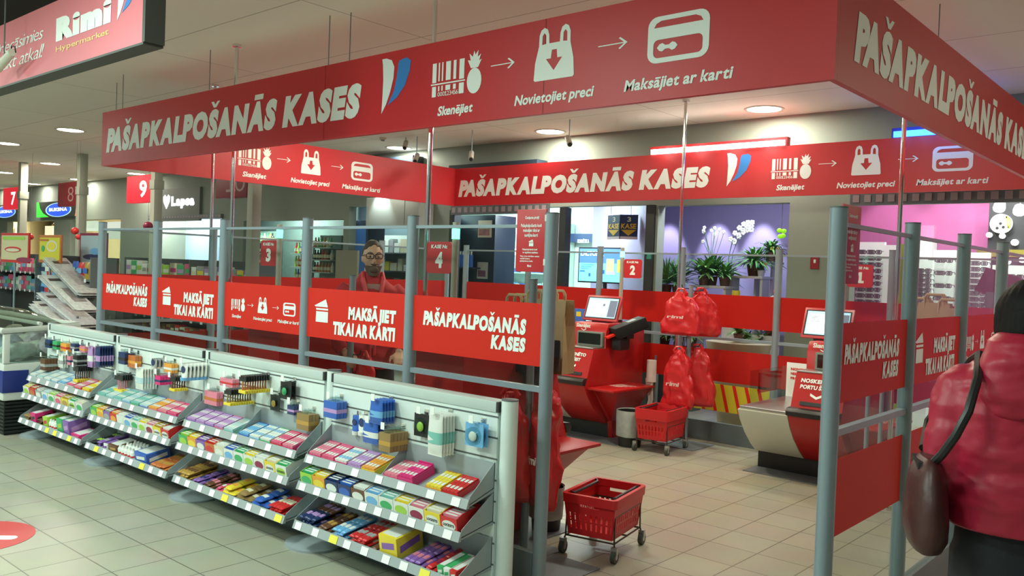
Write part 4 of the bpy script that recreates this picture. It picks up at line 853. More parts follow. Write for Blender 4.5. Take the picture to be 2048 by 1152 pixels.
    pl = MB().cyl((px, yp, 1.11), (px, yp, 1.85), .020, n=16).build('indicator_pole', mat('pole_beige', (.42, .40, .33), .4), t)
    MB().cyl((px, yp, 1.752), (px, yp, 1.812), .0235, n=16).build('green_light', GREENL, pl)
    a, c = (px+.025, px+.235) if sign > 0 else (px-.235, px-.025)
    r = MB(); pts = rrect(a, 1.545, c, 1.735, .022); r.prism(pts, lambda u, v, q: (u, q, v), yp-.004, yp+.004)
    sg = r.build('number_sign', RED, t, smooth=False); o2 = Vector((a, yp-.0042, 1.545))
    m = MB(); text_on(m, 'KASE Nr.', o2, (1, 0, 0), (0, 0, 1), .035, .150, .175, .172, .04, .1); m.build('lettering', WHITE, sg, smooth=False)
    m = MB(); text_on(m, str(num), o2, (1, 0, 0), (0, 0, 1), .075, .032, .138, .128, .055, .03); m.build('numeral', WHITE, sg, smooth=False)
    # scale with cream hull
    if cream:
        m = MB(); P(m, [(.08, .15), (.62, .15)]+hp+[(1.04, .535), (.08, .535)], xa-cream, xa-.004); m.build('cream_hull', CREAM, t, bevel=.006)
        MB().box(xa-cream+.01, Y(.10), .536, xa-.006, Y(1.03), .562).build('scale_plate', STEEL, t, bevel=.006)
        g = MB().box(xa-cream+.012, Y(.16), .56, xa-cream+.018, Y(.86), .83).build('side_guard', CLEAR2, t, smooth=False)
        MB().box(xa-cream+.02, Y(.135), .56, xa-.01, Y(.141), .80).build('rear_guard', CLEAR2, t, smooth=False)
        if num == 1:
            m = MB(); o3 = Vector((xa-.40, Y(.152), .56)); m.box(xa-.405, Y(.142), .56, xa-.17, Y(.150), .86); m.build('notice_card', WHITE, t, smooth=False)
            for s, z in (('NOVIETO', .235), ('NESKENĒTO', .195), ('PRECI ŠEIT', .155)):
                m = MB(); text_on(m, s, o3, ux, (0, 0, 1), .035, z, .20, z+.022, .05); m.build('lettering', FILM, t, smooth=False)
            rd = glassmat('pink_sticker', (.85, .30, .28)); MB().box(xa-cream+.0102, Y(.25), .63, xa-cream+.0118, Y(.70), .80).build('sticker', rd, t, smooth=False)
    # bagging shelf on an inverted pyramid
    if shelf:
        xs = xb+shelf; z = .52; m = MB()
        top = [(xb+.001, Y(.31), z-.02), (xs, Y(.31), z-.02), (xs, Y(.90), z-.02), (xb+.001-.15, Y(.94), z-.02)]
        bot = [(xb+.001, Y(.35), .0065), (xb+.03, Y(.35), .0065), (xb+.03, Y(.60), .0065), (xb-.0+.001, Y(.62), .0065)]
        mid = [(xb+.001, Y(.30), .17), (xb+.035, Y(.30), .17), (xb+.035, Y(.62), .17), (xb+.001, Y(.64), .17)]
        top[3] = (xb+.001, Y(.90), z-.02)
        R_ = [bot, mid, top]
        if sgn > 0: R_ = [r[::-1] for r in R_]
        m.loft(R_[::-1] if False else R_); m.build('shelf_support', RMETAL, t, smooth=False)
        MB().box(xb+.002, Y(.30), z-.02, xs+.02, Y(1.0), z).build('bagging_shelf', RMETAL, t, bevel=.004)
        q = Vector((xb+.05 if sgn < 0 else xs-.02, Y(.82), z+.0005)); u2 = Vector((1, 0, 0)) if sgn < 0 else Vector((-1, 0, 0)); v2 = Vector((0, -sgn*1.0, 0))
        for k in range(4):
            m = MB(); text_on(m, ['IZŅEMIET PRECI', 'NO GROZA UN', 'NOVIETOJIET TO', 'MAISIŅĀ'][k], q, u2 if sgn < 0 else -u2, v2 if sgn < 0 else -v2, (.0 if sgn < 0 else -.0)+.0-(.0 if sgn < 0 else .2), .26-.05*k-(0 if sgn < 0 else .5), (.2 if sgn < 0 else 0)-.02*k, .285-.05*k-(0 if sgn < 0 else .5), .03, .1); m.build('lettering', WHITE, t, smooth=False)
    return t
desk(-.03, 4.17, -1, 1, 'red checkout desk with sign 1, cream hull and steel scale, beside the red notice post', cream=.42, off=.11)
desk(-2.27, 4.17, -1, 2, 'red checkout desk with sign 2 and a low bagging shelf over a bin')
desk(-2.78, .14, 1, 3, 'red checkout desk with sign 3, seen from behind beside the man', shelf=0, sign=-1)
desk(-.97, .14, 1, 4, 'red checkout desk with sign 4, carrying brown paper bags', sign=-1, plate=.935)
t = thing('blue_box', 'blue box with a yellow spot standing on the scale of desk two', 'box', (-2.84, 4.05, .563)); MB().box(-2.95, 4.0, .563, -2.72, 4.035, 1.20).build('carton', kc('blue'), t, bevel=.003)
MB().box(-2.82, 3.997, 1.12, -2.76, 3.9995, 1.17).build('yellow_spot', kc('yellow'), t, smooth=False)
# ------------------------------------------------------------------ brown paper bags
def paper_bag(lb, x, y, z, w, d, h, rz=0, grp='brown paper bags on desk four'):
    t = thing('paper_bag', lb, 'paper bag', (x, y, z), grp, rz); n = 3
    def ring(k, kd, zz, pinch=0): 
        a, b = w/2*k, d/2*kd; return [(-a, -b, zz), (0, -b-.004, zz), (a, -b, zz), (a-pinch, 0, zz), (a, b, zz), (0, b+.004, zz), (-a, b, zz), (-a+pinch, 0, zz)]
    m = MB(); m.loft([ring(1, 1, 0), ring(1.01, 1, h*.3, .012), ring(1.0, .92, h*.65, .03), ring(.99, .7, h*.97, .045), ring(.985, .66, h, .045), ring(.97, .6, h-.002, .045), ring(.97, .6, h*.8, .04)], caps=False)
    b = len(m.v); m.add(ring(1, 1, 0), [tuple(range(8))[::-1]]); m.build('bag', KRAFT, t, local=True, smooth=False)
    for s in (-1, 1):
        yb = s*d*.31; MB().tube([(-.06, yb, h-.04), (-.058, yb, h+.035), (-.045, yb, h+.055), (.045, yb, h+.055), (.058, yb, h+.035), (.06, yb, h-.04)], .010, 6).build('handle', mat('kraft_handle', (.42, .30, .16), .7), t, local=True)
    return t
for (x, y, w_, h_, lb, rz) in ((-1.06, 1.0, .24, .42, 'brown paper bag behind the instruction board, first of three in the row on desk four', .1), (-.90, 1.02, .2, .455, 'brown paper bag standing between two others on desk four', -.05), (-.75, .98, .26, .46, 'tall brown paper bag showing past the entrance post beside the shelving', .08)):
    paper_bag(lb, x, y, .945, w_, .14, h_, rz)
t = thing('bag_table', 'narrow stand holding the brown paper bags near the woman', 'stand', (.82, 3.0, 0)); MB().box(.55, 2.85, .94, 1.1, 3.2, .965).build('tabletop', RMETAL, t, bevel=.004)
for sx in (.58, 1.07):
    for sy in (2.88, 3.17): MB().cyl((sx, sy, 0), (sx, sy, .94), .015).build('leg', GREY, t)
p = ay(1850, 640, 3.0); q = ay(1888, 640, 3.0)
for (u, lb, w_, h_) in ((1842, 'brown paper bag behind the second partition post near the woman', .2, .47), (1870, 'brown paper bag with a raised handle behind the partition near the woman', .2, .50), (1899, 'brown paper bag behind the third partition post near the woman', .16, .47)):
    p = ay(u, 620, 3.0); paper_bag(lb, p.x, 3.0, .965, w_, .13, h_, .05, 'brown paper bags behind the right partition')
# ------------------------------------------------------------------ carrier bag stands
BAGM = mat('carrier_red', (.62, .02, .025), .30, noise_amt=.12, nscale=8, bump=.6, spec=.6)
def carrier(lb, x, y, ztop, w, h, d=.10, rz=0, grp='red carrier bags', seed=0, txt_=True):
    """limp plastic carrier hanging by its gathered handles"""
    t = thing('carrier_bag', lb, 'carrier bag', (x, y, ztop), grp, rz); rnd = random.Random(seed); n = 60; rg = []
    ph = [rnd.uniform(0, 6) for _ in range(4)]
    for z, k, kd, wv in ((.0, .16, .5, .3), (-.03, .22, .7, .35), (-.05, .34, .8, .3), (-h*.16, .55, .95, .22), (-h*.26, .74, 1.0, .14), (-h*.42, .82, 1.0, .08), (-h*.6, .9, 1.0, .06), (-h*.8, .97, 1.0, .05), (-h*.95, 1.0, .9, .05), (-h, .96, .5, .06), (-h-.004, .9, .25, .05)):
        r = []
        for i in range(n):
            a = 2*PI*i/n; f = 1+wv*(math.sin(5*a+ph[0]+z*9)*.5+math.sin(9*a+ph[1]-z*14)*.5)
            sx = math.copysign(abs(math.cos(a))**.6, math.cos(a)); sy = math.copysign(abs(math.sin(a))**.7, math.sin(a))
            r.append((w/2*k*sx*(1+(f-1)*.25)+.012*math.sin(z*17+ph[2]), d/2*kd*sy*f, z))
        rg.append(r)
    fine = []
    for r0, r1 in zip(rg, rg[1:]):
        for j in range(4): fine.append([Vector(p).lerp(Vector(q), j/4) for p, q in zip(r0, r1)])
    fine.append([Vector(p) for p in rg[-1]])
    for r in fine:
        for p in r:
            k = .35 if p.z < -h*.97 else 1
            f = noise.noise(Vector((p.x*16+seed, p.y*16, p.z*11)))*.020+abs(noise.noise(Vector((p.x*34, p.y*30+seed, p.z*20))))*.016
            dv = Vector((p.x*.35, p.y, 0)); dv = dv.normalized() if dv.length > 1e-4 else dv; p += dv*(f*k)
    m = MB(); m.loft(fine); b = m.build('bag', BAGM, t, local=True)
    m = MB()
    for s in (-1, 1): m.tube([(s*.03, 0, -.05), (s*.05, -.01, -.01), (s*.025, -.015, .025), (0, 0, .03)], [.014, .016, .012, .006], 8)
    m.build('handle', BAGM, t, local=True)
    if txt_:
        o = Vector((0, -d/2-.030, 0)); m = MB(); text_on(m, 'rimi', o, (1, 0, 0), (0, 0, 1), -w*.26, -h*.62, w*.18, -h*.57, .03, .1, caps=False); m.build('lettering', mat('faded_white', (.7, .55, .52), .5), t, local=True, smooth=False)
    return t
def bag_stand(lb, x, y, z, plate):
    t = thing('bag_stand', lb, 'bag stand', (x, y, 0), 'stands holding red carrier bags')
    MB().box(x-plate, y-plate, 0, x+plate, y+plate, .008).build('base_plate', MATM, t, bevel=.002); MB().cyl((x, y, .008), (x, y, z), .0225, n=18).build('post', GREY, t)
    MB().cyl((x, y, z), (x, y, z+.006), .024, n=18).build('post_cap', GREYD, t)
    return t
def hook(t, x, y, z, dx, dy):
    MB().tube([(x, y, z), (x+dx*.6, y+dy*.6, z), (x+dx*.9, y+dy*.9, z+.005), (x+dx, y+dy, z+.035)], .0045, 6).build('hook', BLACK, t)
sx, sy = -1.40, 3.87
s1 = bag_stand('carrier bag stand at the rear beside the far red basket', sx, sy, 1.5, .20)
for dx, dy, z in ((-.06, -.07, 1.47), (.12, .03, 1.45), (-.03, -.07, .93), (.10, .04, .93)): hook(s1, sx, sy, z, dx, dy)
carrier('red carrier bag with faint lettering, upper front one on the rear stand', sx-.03, sy-.11, 1.44, .40, .40, .10, 0, seed=1)
carrier('plain red carrier bag, upper side one on the rear stand', sx+.06, sy+.08, 1.45, .38, .42, .12, .5, seed=2, txt_=False)
carrier('red carrier bag with faint lettering, lower front one on the rear stand', sx-.03, sy-.11, .90, .32, .54, .11, 0, seed=3)
carrier('plain red carrier bag, lower side one on the rear stand', sx+.05, sy+.08, .92, .34, .55, .12, .4, seed=4, txt_=False)
sx, sy = -.46, .43
s2 = bag_stand('carrier bag stand just inside the entrance post', sx, sy, 1.53, .16)
for dx, dy, z in ((-.09, .02, .90), (.09, .02, .92), (.0, .10, .90)): hook(s2, sx, sy, z, dx, dy)
carrier('crumpled red carrier bag on the entrance stand, on the shelving side', sx-.05, sy-.10, .90, .24, .60, .12, .3, seed=5); carrier('long red carrier bag on the entrance stand, on the entrance side', sx+.10, sy+.03, .92, .22, .66, .12, -.2, seed=6)
p = ay(705, 580, .50)
s3 = bag_stand('carrier bag stand in front of the man behind the glass', p.x, .50, 1.50, .11)
for dx, dy, z in ((-.08, .03, .95), (.08, .03, .95)): hook(s3, p.x, .5, z, dx, dy)
carrier('red carrier bag hanging in front of the man, on the freezer side of the post', p.x-.09, .56, .95, .22, .55, .10, .2, seed=7); carrier('red carrier bag hanging in front of the man, on the entrance side of the post', p.x+.10, .56, .95, .22, .58, .10, -.3, seed=8)
# ------------------------------------------------------------------ produce bag roll, bins, plates
x, y = -1.80, 3.95
t = thing('bag_roll', 'white roll of produce bags with one bag pulled down, above the far basket', 'bag roll', (x, y, 0))
MB().cyl((x, y, 0), (x, y, .80), .012).build('stand', GREYD, t); MB().cyl((x, y, 0), (x, y, .01), .11, n=24).build('foot', GREYD, t)
PW = mat('plastic_film_white', (.72, .68, .62), .35, bump=.4, nscale=30); MB().cyl((x, y-.07, .55), (x, y-.07, .76), .048, .046, n=22).build('roll', PW, t); MB().box(x-.01, y-.07, .535, x+.01, y, .55).build('bracket', BLACK, t, smooth=False)
m = MB(); m.loft([[(x-.01+.04*k*math.cos(a)+sh, y-.08+.014*math.sin(a)+.006*math.sin(3*a), z) for a in [2*PI*i/16 for i in range(16)]] for z, k, sh in ((.58, 1.15, 0), (.52, .9, .0), (.46, .75, .01), (.38, .62, .02), (.31, .5, .0), (.27, .38, -.01))]).build('pulled_bag', PW, t)
def bin_(lb, x, y, r, h, liner=True):
    t = thing('waste_bin', lb, 'waste bin', (x, y, 0)); n = 26
    C_ = lambda R, z, wv=0: [(x+R*math.cos(2*PI*i/n)*(1+wv*math.sin(7*2*PI*i/n)), y+R*math.sin(2*PI*i/n)*(1+wv*math.sin(5*2*PI*i/n+1)), z) for i in range(n)]
    MB().loft([C_(r*.82, 0), C_(r, h*.98), C_(r*.96, h*.98), C_(r*.8, .02)], caps=False).add(C_(r*.8, .015), [tuple(range(n))]).build('bin', BLACK, t)
    if liner: MB().loft([C_(r*.93, h*.45, .03), C_(r*.98, h*.8, .02), C_(r*1.0, h*.995), C_(r*1.04, h*1.01, .02), C_(r*1.03, h*.75, .03), C_(r*.99, h*.34, .05), C_(r*.95, h*.28, .06)], caps=False).build('liner', mat('liner_grey', (.40, .44, .42), .35, noise_amt=.2, nscale=20, bump=.5), t)
    return t
bin_('black bin with a grey liner under the bagging shelf of desk two', -1.72, 3.42, .125, .33); bin_('grey lined bin behind the carrier bags at the entrance', -.63, .84, .105, .27)
tag(MB().box(-.42, .14, 0, .02, .50, .006).build('floor_plate', mat('plate_bluegrey', (.20, .24, .27), .45), bevel=.002), 'grey plate on the tiles at the foot of the entrance post', 'floor plate')
# ------------------------------------------------------------------ shopping baskets on wire dollies
def slotted(m, o, u, v, L, Hh, cols, rows, th, nrm, hand=None, taper=0):
    """a wall of strips with slots left open; rows are (z0, z1) bands of slots"""
    def at(a, z): k = 1-taper*(1-z/Hh); return o+u*((a-.5)*L*k)+v*z
    def piece(a0, a1, z0, z1):
        P = [at(a0, z0), at(a1, z0), at(a1, z1), at(a0, z1)]; m.add(P+[p+nrm*th for p in P], [(3,2,1,0), (4,5,6,7), (0,1,5,4), (1,2,6,5), (2,3,7,6), (3,0,4,7)])
    z = 0
    for z0, z1 in rows:
        piece(0, 1, z, z0); pit = 1/cols
        for c in range(cols): piece(c*pit, (c+.62)*pit, z0, z1)
        piece(1-.30*pit, 1, z0, z1); z = z1
    if hand: a0, a1, z0, z1 = hand; piece(0, 1, z, z0); piece(0, a0, z0, z1); piece(a1, 1, z0, z1); z = z1
    piece(0, 1, z, Hh)
def basket(lb, x, y, rz, stack=1, dolly=True):
    t = thing('shopping_basket', lb, 'shopping basket', (x, y, 0), 'red baskets on wire dollies', rz)
    W_, L_, Hh = .31, .44, .225; z0 = .115
    if dolly:
        m = MB(); a, b = .145, .19
        for z in (.10, .245): m.tube([(-a, -b, z), (a, -b, z), (a, b, z), (-a, b, z)], .0055, 6, closed=True)
        for sx in (-1, 1):
            for sy in (-1, 1): m.tube([(sx*a, sy*b, .245), (sx*a*1.02, sy*b*1.02, .10), (sx*a*1.06, sy*b*1.06, .075)], .005, 6)
        m.tube([(-a, 0, .10), (a, 0, .10)], .005, 6); m.build('dolly_frame', mat('dolly_wire', (.07, .05, .035), .4, metal=.5), t, local=True)
        for sx in (-1, 1):
            for sy in (-1, 1):
                c = Vector((sx*a*1.08, sy*b*1.08, .036)); wh = MB().cyl(c+Vector((-.012, 0, 0)), c+Vector((.012, 0, 0)), .036, n=20).build('castor', mat('castor_grey', (.06, .07, .06), .5), t, local=True)
                MB().cyl(c+Vector((-.014, 0, 0)), c+Vector((.014, 0, 0)), .016, n=12).build('hub', STEEL, wh, local=True); MB().box(c.x-.017, c.y-.014, c.z+.012, c.x+.017, c.y+.014, c.z+.05).build('fork', STEEL, wh, local=True, smooth=False)
    bk = MB(); rows = [(.035, .075), (.085, .125)]
    tp = .15
    for s in (-1, 1):
        slotted(bk, Vector((0, s*L_*.5*.87, z0)), Vector((1, 0, 0)), Vector((0, s*L_*.065/Hh, 1)), W_, Hh, 9, rows, .003, Vector((0, s, 0)), (.30, .70, .165, .203), tp)
        slotted(bk, Vector((s*W_*.5*.85, 0, z0)), Vector((0, 1, 0)), Vector((s*W_*.075/Hh, 0, 1)), L_, Hh, 14, rows, .003, Vector((s, 0, 0)), None, .13)
    bk.box(-W_*.43, -L_*.44, z0, W_*.43, L_*.44, z0+.004); bk.build('basket', RPLAST, t, local=True, smooth=False)
    for k in range(stack):
        z = z0+Hh+.042*k; m = MB(); a, b = W_/2+.012, L_/2+.012
        o = rrect(-a, -b, a, b, .03); i_ = rrect(-a+.022, -b+.022, a-.022, b-.022, .02); n = len(o)
        R_ = [[(p[0]*.985, p[1]*.985, z-.045) for p in o], [(p[0], p[1], z) for p in o], [(p[0], p[1], z+.006) for p in o], [(p[0], p[1], z+.006) for p in i_], [(p[0]*.99, p[1]*.99, z-.035) for p in i_]]
        m.loft(R_, caps=False).build('rim', RPLAST, t, local=True)
    z = z0+Hh+.042*(stack-1)
    for s in (-1, 1):
        m = MB(); q = L_/2-.015; m.tube([(s*(W_/2-.02), -q*.85, z+.004), (s*(W_/2-.035), -q*.8, z-.005), (s*(W_/2-.035), q*.8, z-.005), (s*(W_/2-.02), q*.85, z+.004)], .009, 8)
        m.build('carry_handle', BLACK, t, local=True)
    return t
rz = math.atan2(.059, .29)
basket('red shopping basket on a wire dolly standing on the tiles at the booth entrance', -.175, .80, rz)
basket('two nested red shopping baskets on a dolly in front of the rear carrier bags', -1.44, 3.50, .12, stack=2)
# ================================================================== people
def ringel(c, rx, ry, n=20, e=2.0, rot=0):
    P = []
    for i in range(n):
        a = 2*PI*i/n; x = math.copysign(abs(math.cos(a))**(2/e), math.cos(a))*rx; y = math.copysign(abs(math.sin(a))**(2/e), math.sin(a))*ry
        P.append((c[0]+x*math.cos(rot)-y*math.sin(rot), c[1]+x*math.sin(rot)+y*math.cos(rot), c[2]))
    return P
def limb(m, pts, rs, n=14): m.tube(pts, list(rs), n)
def fuse(m, name, mats, parent, vox, smooth_it=4, disp=None):
    """one continuous skin out of overlapping closed pieces"""
    o = m.build(name+'_raw', MATS['skin'], None, smooth=False)
    md = o.modifiers.new('r', 'REMESH'); md.mode = 'VOXEL'; md.voxel_size = vox
    sm = o.modifiers.new('s', 'SMOOTH'); sm.iterations = smooth_it; sm.factor = .5
    dg = bpy.context.evaluated_depsgraph_get(); dg.update()
    me = bpy.data.meshes.new_from_object(o.evaluated_get(dg)); bpy.data.objects.remove(o)
    me.materials.clear()
    for q in (mats if isinstance(mats, (list, tuple)) else [mats]): me.materials.append(q)
    if disp:
        for v in me.vertices: v.co = disp(v.co.copy())
    me.name = name; me.shade_smooth()
    ob = bpy.data.objects.new(name, me); COL.objects.link(ob)
    if parent is not None: ob.parent = parent
    return ob
def head_piece(m, c, s=1.0):
    """head facing -y: skull, jaw, brow, nose, lips, ears; c is the centre of the skull"""
    def f(p, q):
        x, y, z = p
        if y < -.05:                                            # face side
            q.y *= 1.0-.10*max(0, -z)
        if z < -.1: q.x *= 1-.34*(-z-.1)**1.0; q.y *= 1-.10*(-z)
        if y > 0 and z < -.2: q.y *= 1-.42*(-z-.2)
        q.y -= .010*s*math.exp(-((z-.08)/.13)**2)*math.exp(-(x/.6)**2)*(y < -.3)       # brow
        for sx in (-.42, .42): q.y += .012*s*math.exp(-((z+.03)/.09)**2-((x-sx)/.17)**2)*(y < -.3)   # eye sockets
        return q
    m.ell(c, .077*s, .098*s, .118*s, 26, 20, fn=f)
    c = Vector(c)
    m.ell(c+Vector((0, -.075, -.085))*s, .034*s, .026*s, .026*s, 12, 8)                 # chin
    m.loft([[tuple(c+Vector((p[0], -.088+dy, z))*s) for p in ((-w_, .012), (0, -d), (w_, .012), (0, .02))] and [tuple(c+Vector((px_, -.092+py_, z))*s) for px_, py_ in ((-w_, .014), (-w_*.5, -d*.6), (0, -d), (w_*.5, -d*.6), (w_, .014), (0, .03))] for z, w_, d, dy in ((.012, .009, .006, 0), (-.015, .011, .014, 0), (-.034, .017, .025, 0), (-.044, .014, .012, 0))])
    m.ell(c+Vector((0, -.090, -.062))*s, .024*s, .012*s, .007*s, 12, 6); m.ell(c+Vector((0, -.088, -.073))*s, .021*s, .012*s, .008*s, 12, 6)
    for sx in (-1, 1): m.ell(c+Vector((sx*.077, .012, -.015))*s, .010*s, .019*s, .032*s, 10, 8)
def hand_piece(m, w, d, up, side, s=1.0, curl=.5, thumb=1):
    """palm at wrist w along direction d; up = back of the hand; side = towards the thumb"""
    w, d, up, side = Vector(w), Vector(d).normalized(), Vector(up).normalized(), Vector(side).normalized()
    m.obox(w+d*.045*s, side*.036*s, up*.013*s, d*.048*s)
    for i, L in enumerate((.066, .074, .070, .054)):
        b = w+d*.088*s+side*(.028-.019*i)*s; p = [b-d*.02*s]; ang = 0; q = b
        for k, f in enumerate((.45, .32, .23)):
            p.append(q); ang += curl*(.5 if k == 0 else .8); q = q+(d*math.cos(ang)-up*math.sin(ang))*L*f*s
        p.append(q); m.tube(p, [.009*s, .009*s, .0085*s, .008*s, .006*s][:len(p)], 8)
    b = w+d*.02*s+side*.030*s*thumb; m.tube([b, b+(d*.5+side*.8)*.03*s, b+(d*.85+side*.5-up*.3)*.062*s, b+(d*.9+side*.2-up*.5)*.085*s], [.011*s, .0105*s, .009*s, .007*s], 8)
JACKR = mat('fleece_red', (.42, .014, .022), .8, noise_amt=.12, nscale=30, bump=.2)
TRS = mat('dark_trousers', (.012, .014, .022), .7, noise_amt=.15, nscale=50)
SHOE = mat('black_shoe', (.01, .01, .01), .45)
# ---- man behind the front glass, facing +x (head a little down)
mp = ay(745, 512, .79)
man = thing('person', 'man with glasses and beard in a red zip jacket standing behind the front glass', 'person', (mp.x, .79, 0), None, math.radians(58)); man.scale = (.982, .982, .982)
def man_body(m, out=0.0):
    limb(m, [(0, .01, 1.50), (0, .0, 1.60)], [.062, .055]); hand = []
    m.loft([ringel((0, 0, z), rx, ry, 20, 2.3) for z, rx, ry in ((.86, .155, .105), (.95, .17, .115), (1.05, .155, .11), (1.2, .175, .12), (1.33, .195, .12), (1.42, .19, .105), (1.48, .13, .08), (1.52, .07, .06))])
    for s in (-1, 1):
        limb(m, [(s*.185, 0, 1.42), (s*.225, .02, 1.27), (s*.24, .01, 1.13), (s*.22, -.09, 1.02), (s*.19, -.20, .965)], [.062, .054, .045, .042, .030])
        hand_piece(m, (s*.186, -.205, .962), (-s*.15, -.85, -.35), (0, -.3, .95), (-s, 0, 0), 1.0, .6)
        limb(m, [(s*.09, 0, .90), (s*.10, -.01, .70), (s*.10, -.005, .50), (s*.10, .02, .30), (s*.10, .03, .09)], [.092, .085, .058, .055, .038])
        m.ell((s*.105, -.03, .045), .042, .115, .045, 14, 8)
hz = 1.668
m = MB(); man_body(m); head_piece(m, (0, -.02, hz), .96)
b = fuse(m, 'body', SKIN, man, .008, 3)
m = MB()
m.loft([ringel((0, 0, z), rx, ry, 24, 2.3) for z, rx, ry in ((.84, .185, .135), (.90, .19, .138), (1.05, .178, .132), (1.2, .198, .142), (1.33, .218, .142), (1.43, .20, .122), (1.49, .12, .095), (1.545, .085, .085), (1.56, .08, .08))])
for s in (-1, 1): limb(m, [(s*.16, 0, 1.44), (s*.195, 0, 1.40), (s*.235, .02, 1.27), (s*.25, .01, 1.13), (s*.232, -.09, 1.02), (s*.200, -.175, .972)], [.06, .075, .069, .062, .058, .048])
fuse(m, 'jacket', JACKR, man, .012, 3, lambda p: p+Vector((0, 0, 0))+Vector((p.x, p.y, 0)).normalized()*(.006*math.sin(p.z*60+p.x*25)*(1 if p.z < 1.4 else .4)))
MB().loft([[(x, y, z) for x, y, z in r] for r in ([(-.02, -.128, 1.0), (.02, -.128, 1.0), (.02, -.155, 1.0), (-.02, -.155, 1.0)], [(-.02, -.13, 1.25), (.02, -.13, 1.25), (.02, -.152, 1.25), (-.02, -.152, 1.25)], [(-.06, -.08, 1.47), (.06, -.08, 1.47), (.05, -.11, 1.47), (-.05, -.11, 1.47)])]).build('shirt_front', mat('shirt_pale', (.35, .20, .18), .8), man, local=True)
m = MB()
for s in (-1, 1):
    m.tube([(s*.015, -.150, .95), (s*.02, -.153, 1.2), (s*.05, -.135, 1.38), (s*.075, -.09, 1.50), (s*.07, -.05, 1.555)], [.012, .014, .018, .02, .014], 8)
m.build('collar', mat('collar_bright_red', (.62, .03, .04), .5), man, local=True)
m = MB()
m.loft([ringel((0, 0, z), rx, ry, 20, 2.3) for z, rx, ry in ((.80, .17, .115), (.90, .172, .12), (.98, .165, .118))])
for s in (-1, 1): limb(m, [(s*.088, 0, .90), (s*.10, -.01, .70), (s*.10, -.005, .50), (s*.10, .02, .30), (s*.10, .03, .07)], [.10, .096, .075, .072, .062])
fuse(m, 'trousers', TRS, man, .014, 3)
for s in (-1, 1): MB().ell((s*.105, -.035, .05), .05, .135, .052, 16, 8, fn=lambda p, q: Vector((q.x, q.y, max(q.z, -.048)))).build('shoe', SHOE, man, local=True)
def hairfn(p, q):
    return q*(1+.03*noise.noise(Vector((q.x*60, q.y*60, q.z*25))))
m = MB(); c = Vector((0, -.02+.012, hz+.022)); n = 26
m.ell(c, .079, .096, .108, n, 16, fn=lambda p, q: hairfn(p, q) if not (p.y < -.2 and p.z < .62-.35*abs(p.x)) and not (p.z < -.35) else q*.80)
m.build('hair', mat('brown_grey_hair', (.035, .024, .018), .6, noise_amt=.4, nscale=80), man, local=True)
BRD = mat('beard', (.10, .055, .038), .8, noise_amt=.4, nscale=90)
m = MB(); cc = Vector((0, -.02, hz))
def beardpt(a, t):      # around the jaw from ear to ear, t from cheek (0) to under the chin (1)
    x = math.sin(a)*(.073-.022*t); y = -math.cos(a)*(.100-.004*t)+.004; z = -.062-.064*t-.012*math.sin(min(1.2, abs(a)))*(1-t)-.014*math.cos(a)*t
    return cc+Vector((x, y, z+.022*(1-math.cos(a))*(1-t)))
m.grid(lambda u, v: beardpt((u-.5)*2.3, v)*1.0+Vector((0, -.004, 0)), 20, 6)
m.ell(cc+Vector((0, -.084, -.092)), .036, .028, .030, 14, 10); m.ell(cc+Vector((0, -.097, -.054)), .030, .010, .007, 12, 6); m.build('beard', BRD, man, local=True)
m = MB()
for s in (-1, 1):
    ec = cc+Vector((s*.033, -.098, .006)); m.tube([ec+Vector((p[0], 0, p[1])) for p in rrect(-.026, -.017, .026, .017, .010)], .0028, 6, closed=True)
    m.tube([ec+Vector((s*.026, 0, .010)), cc+Vector((s*.076, -.07, .012)), cc+Vector((s*.083, .01, .008))], .0026, 6)
m.tube([cc+Vector((-.008, -.100, .010)), cc+Vector((.008, -.100, .010))], .0025, 6); m.build('glasses', BLACK, man, local=True)
for s in (-1, 1):
    e = MB().ell(cc+Vector((s*.031, -.079, .004)), .012, .010, .010, 12, 8).build('eye', mat('eye_white', (.30, .27, .25), .3), man, local=True); MB().ell(cc+Vector((s*.031+.001, -.0875, .003)), .0052, .003, .0052, 10, 6).build('iris', BLACK, e, local=True)
    MB().tube([cc+Vector((s*.050, -.088, .028)), cc+Vector((s*.033, -.099, .034)), cc+Vector((s*.014, -.101, .029))], [.003, .0045, .003], 6).build('eyebrow', BRD, man, local=True)
# ---- woman in the foreground, seen from behind; local -y is her front
wr = math.radians(180+24)
wo = Vector((2.115, -.40, 0))
wom = thing('person', 'woman seen from behind in a red padded jacket with black hair and a shoulder bag', 'person', wo, None, wr)
WS = .93
def WP(x, y, z): return (x*WS, y*WS, z*WS)
m = MB()
limb(m, [WP(0, .02, 1.36), WP(0, 0, 1.50)], [.06, .052])
m.loft([ringel(WP(0, 0, z), rx, ry, 20, 2.3) for z, rx, ry in ((.82, .165, .115), (.92, .16, .112), (1.05, .14, .10), (1.2, .155, .11), (1.32, .165, .10), (1.38, .11, .08), (1.42, .06, .05))])
for s in (-1, 1):
    limb(m, [WP(s*.165, 0, 1.36), WP(s*.205, .02, 1.24), WP(s*.225, .02, 1.11), WP(s*.23, -.08, 1.01), WP(s*.20, -.19, .965)], [.05, .044, .038, .034, .025])
    hand_piece(m, WP(s*.198, -.195, .962), (-s*.25, -.9, -.2), (s*.5, -.1, .8), (-s*.8, .2, .3), .92, .7)
    limb(m, [WP(s*.085, 0, .86), WP(s*.09, -.01, .66), WP(s*.085, 0, .46), WP(s*.085, .02, .28), WP(s*.085, .03, .08)], [.092, .08, .054, .052, .034]); m.ell(WP(s*.09, -.03, .045), .038, .105, .042, 14, 8)
HZ = 1.478
head_piece(m, (0, -.01, HZ), .90); fuse(m, 'body', SKIN, wom, .008, 3)
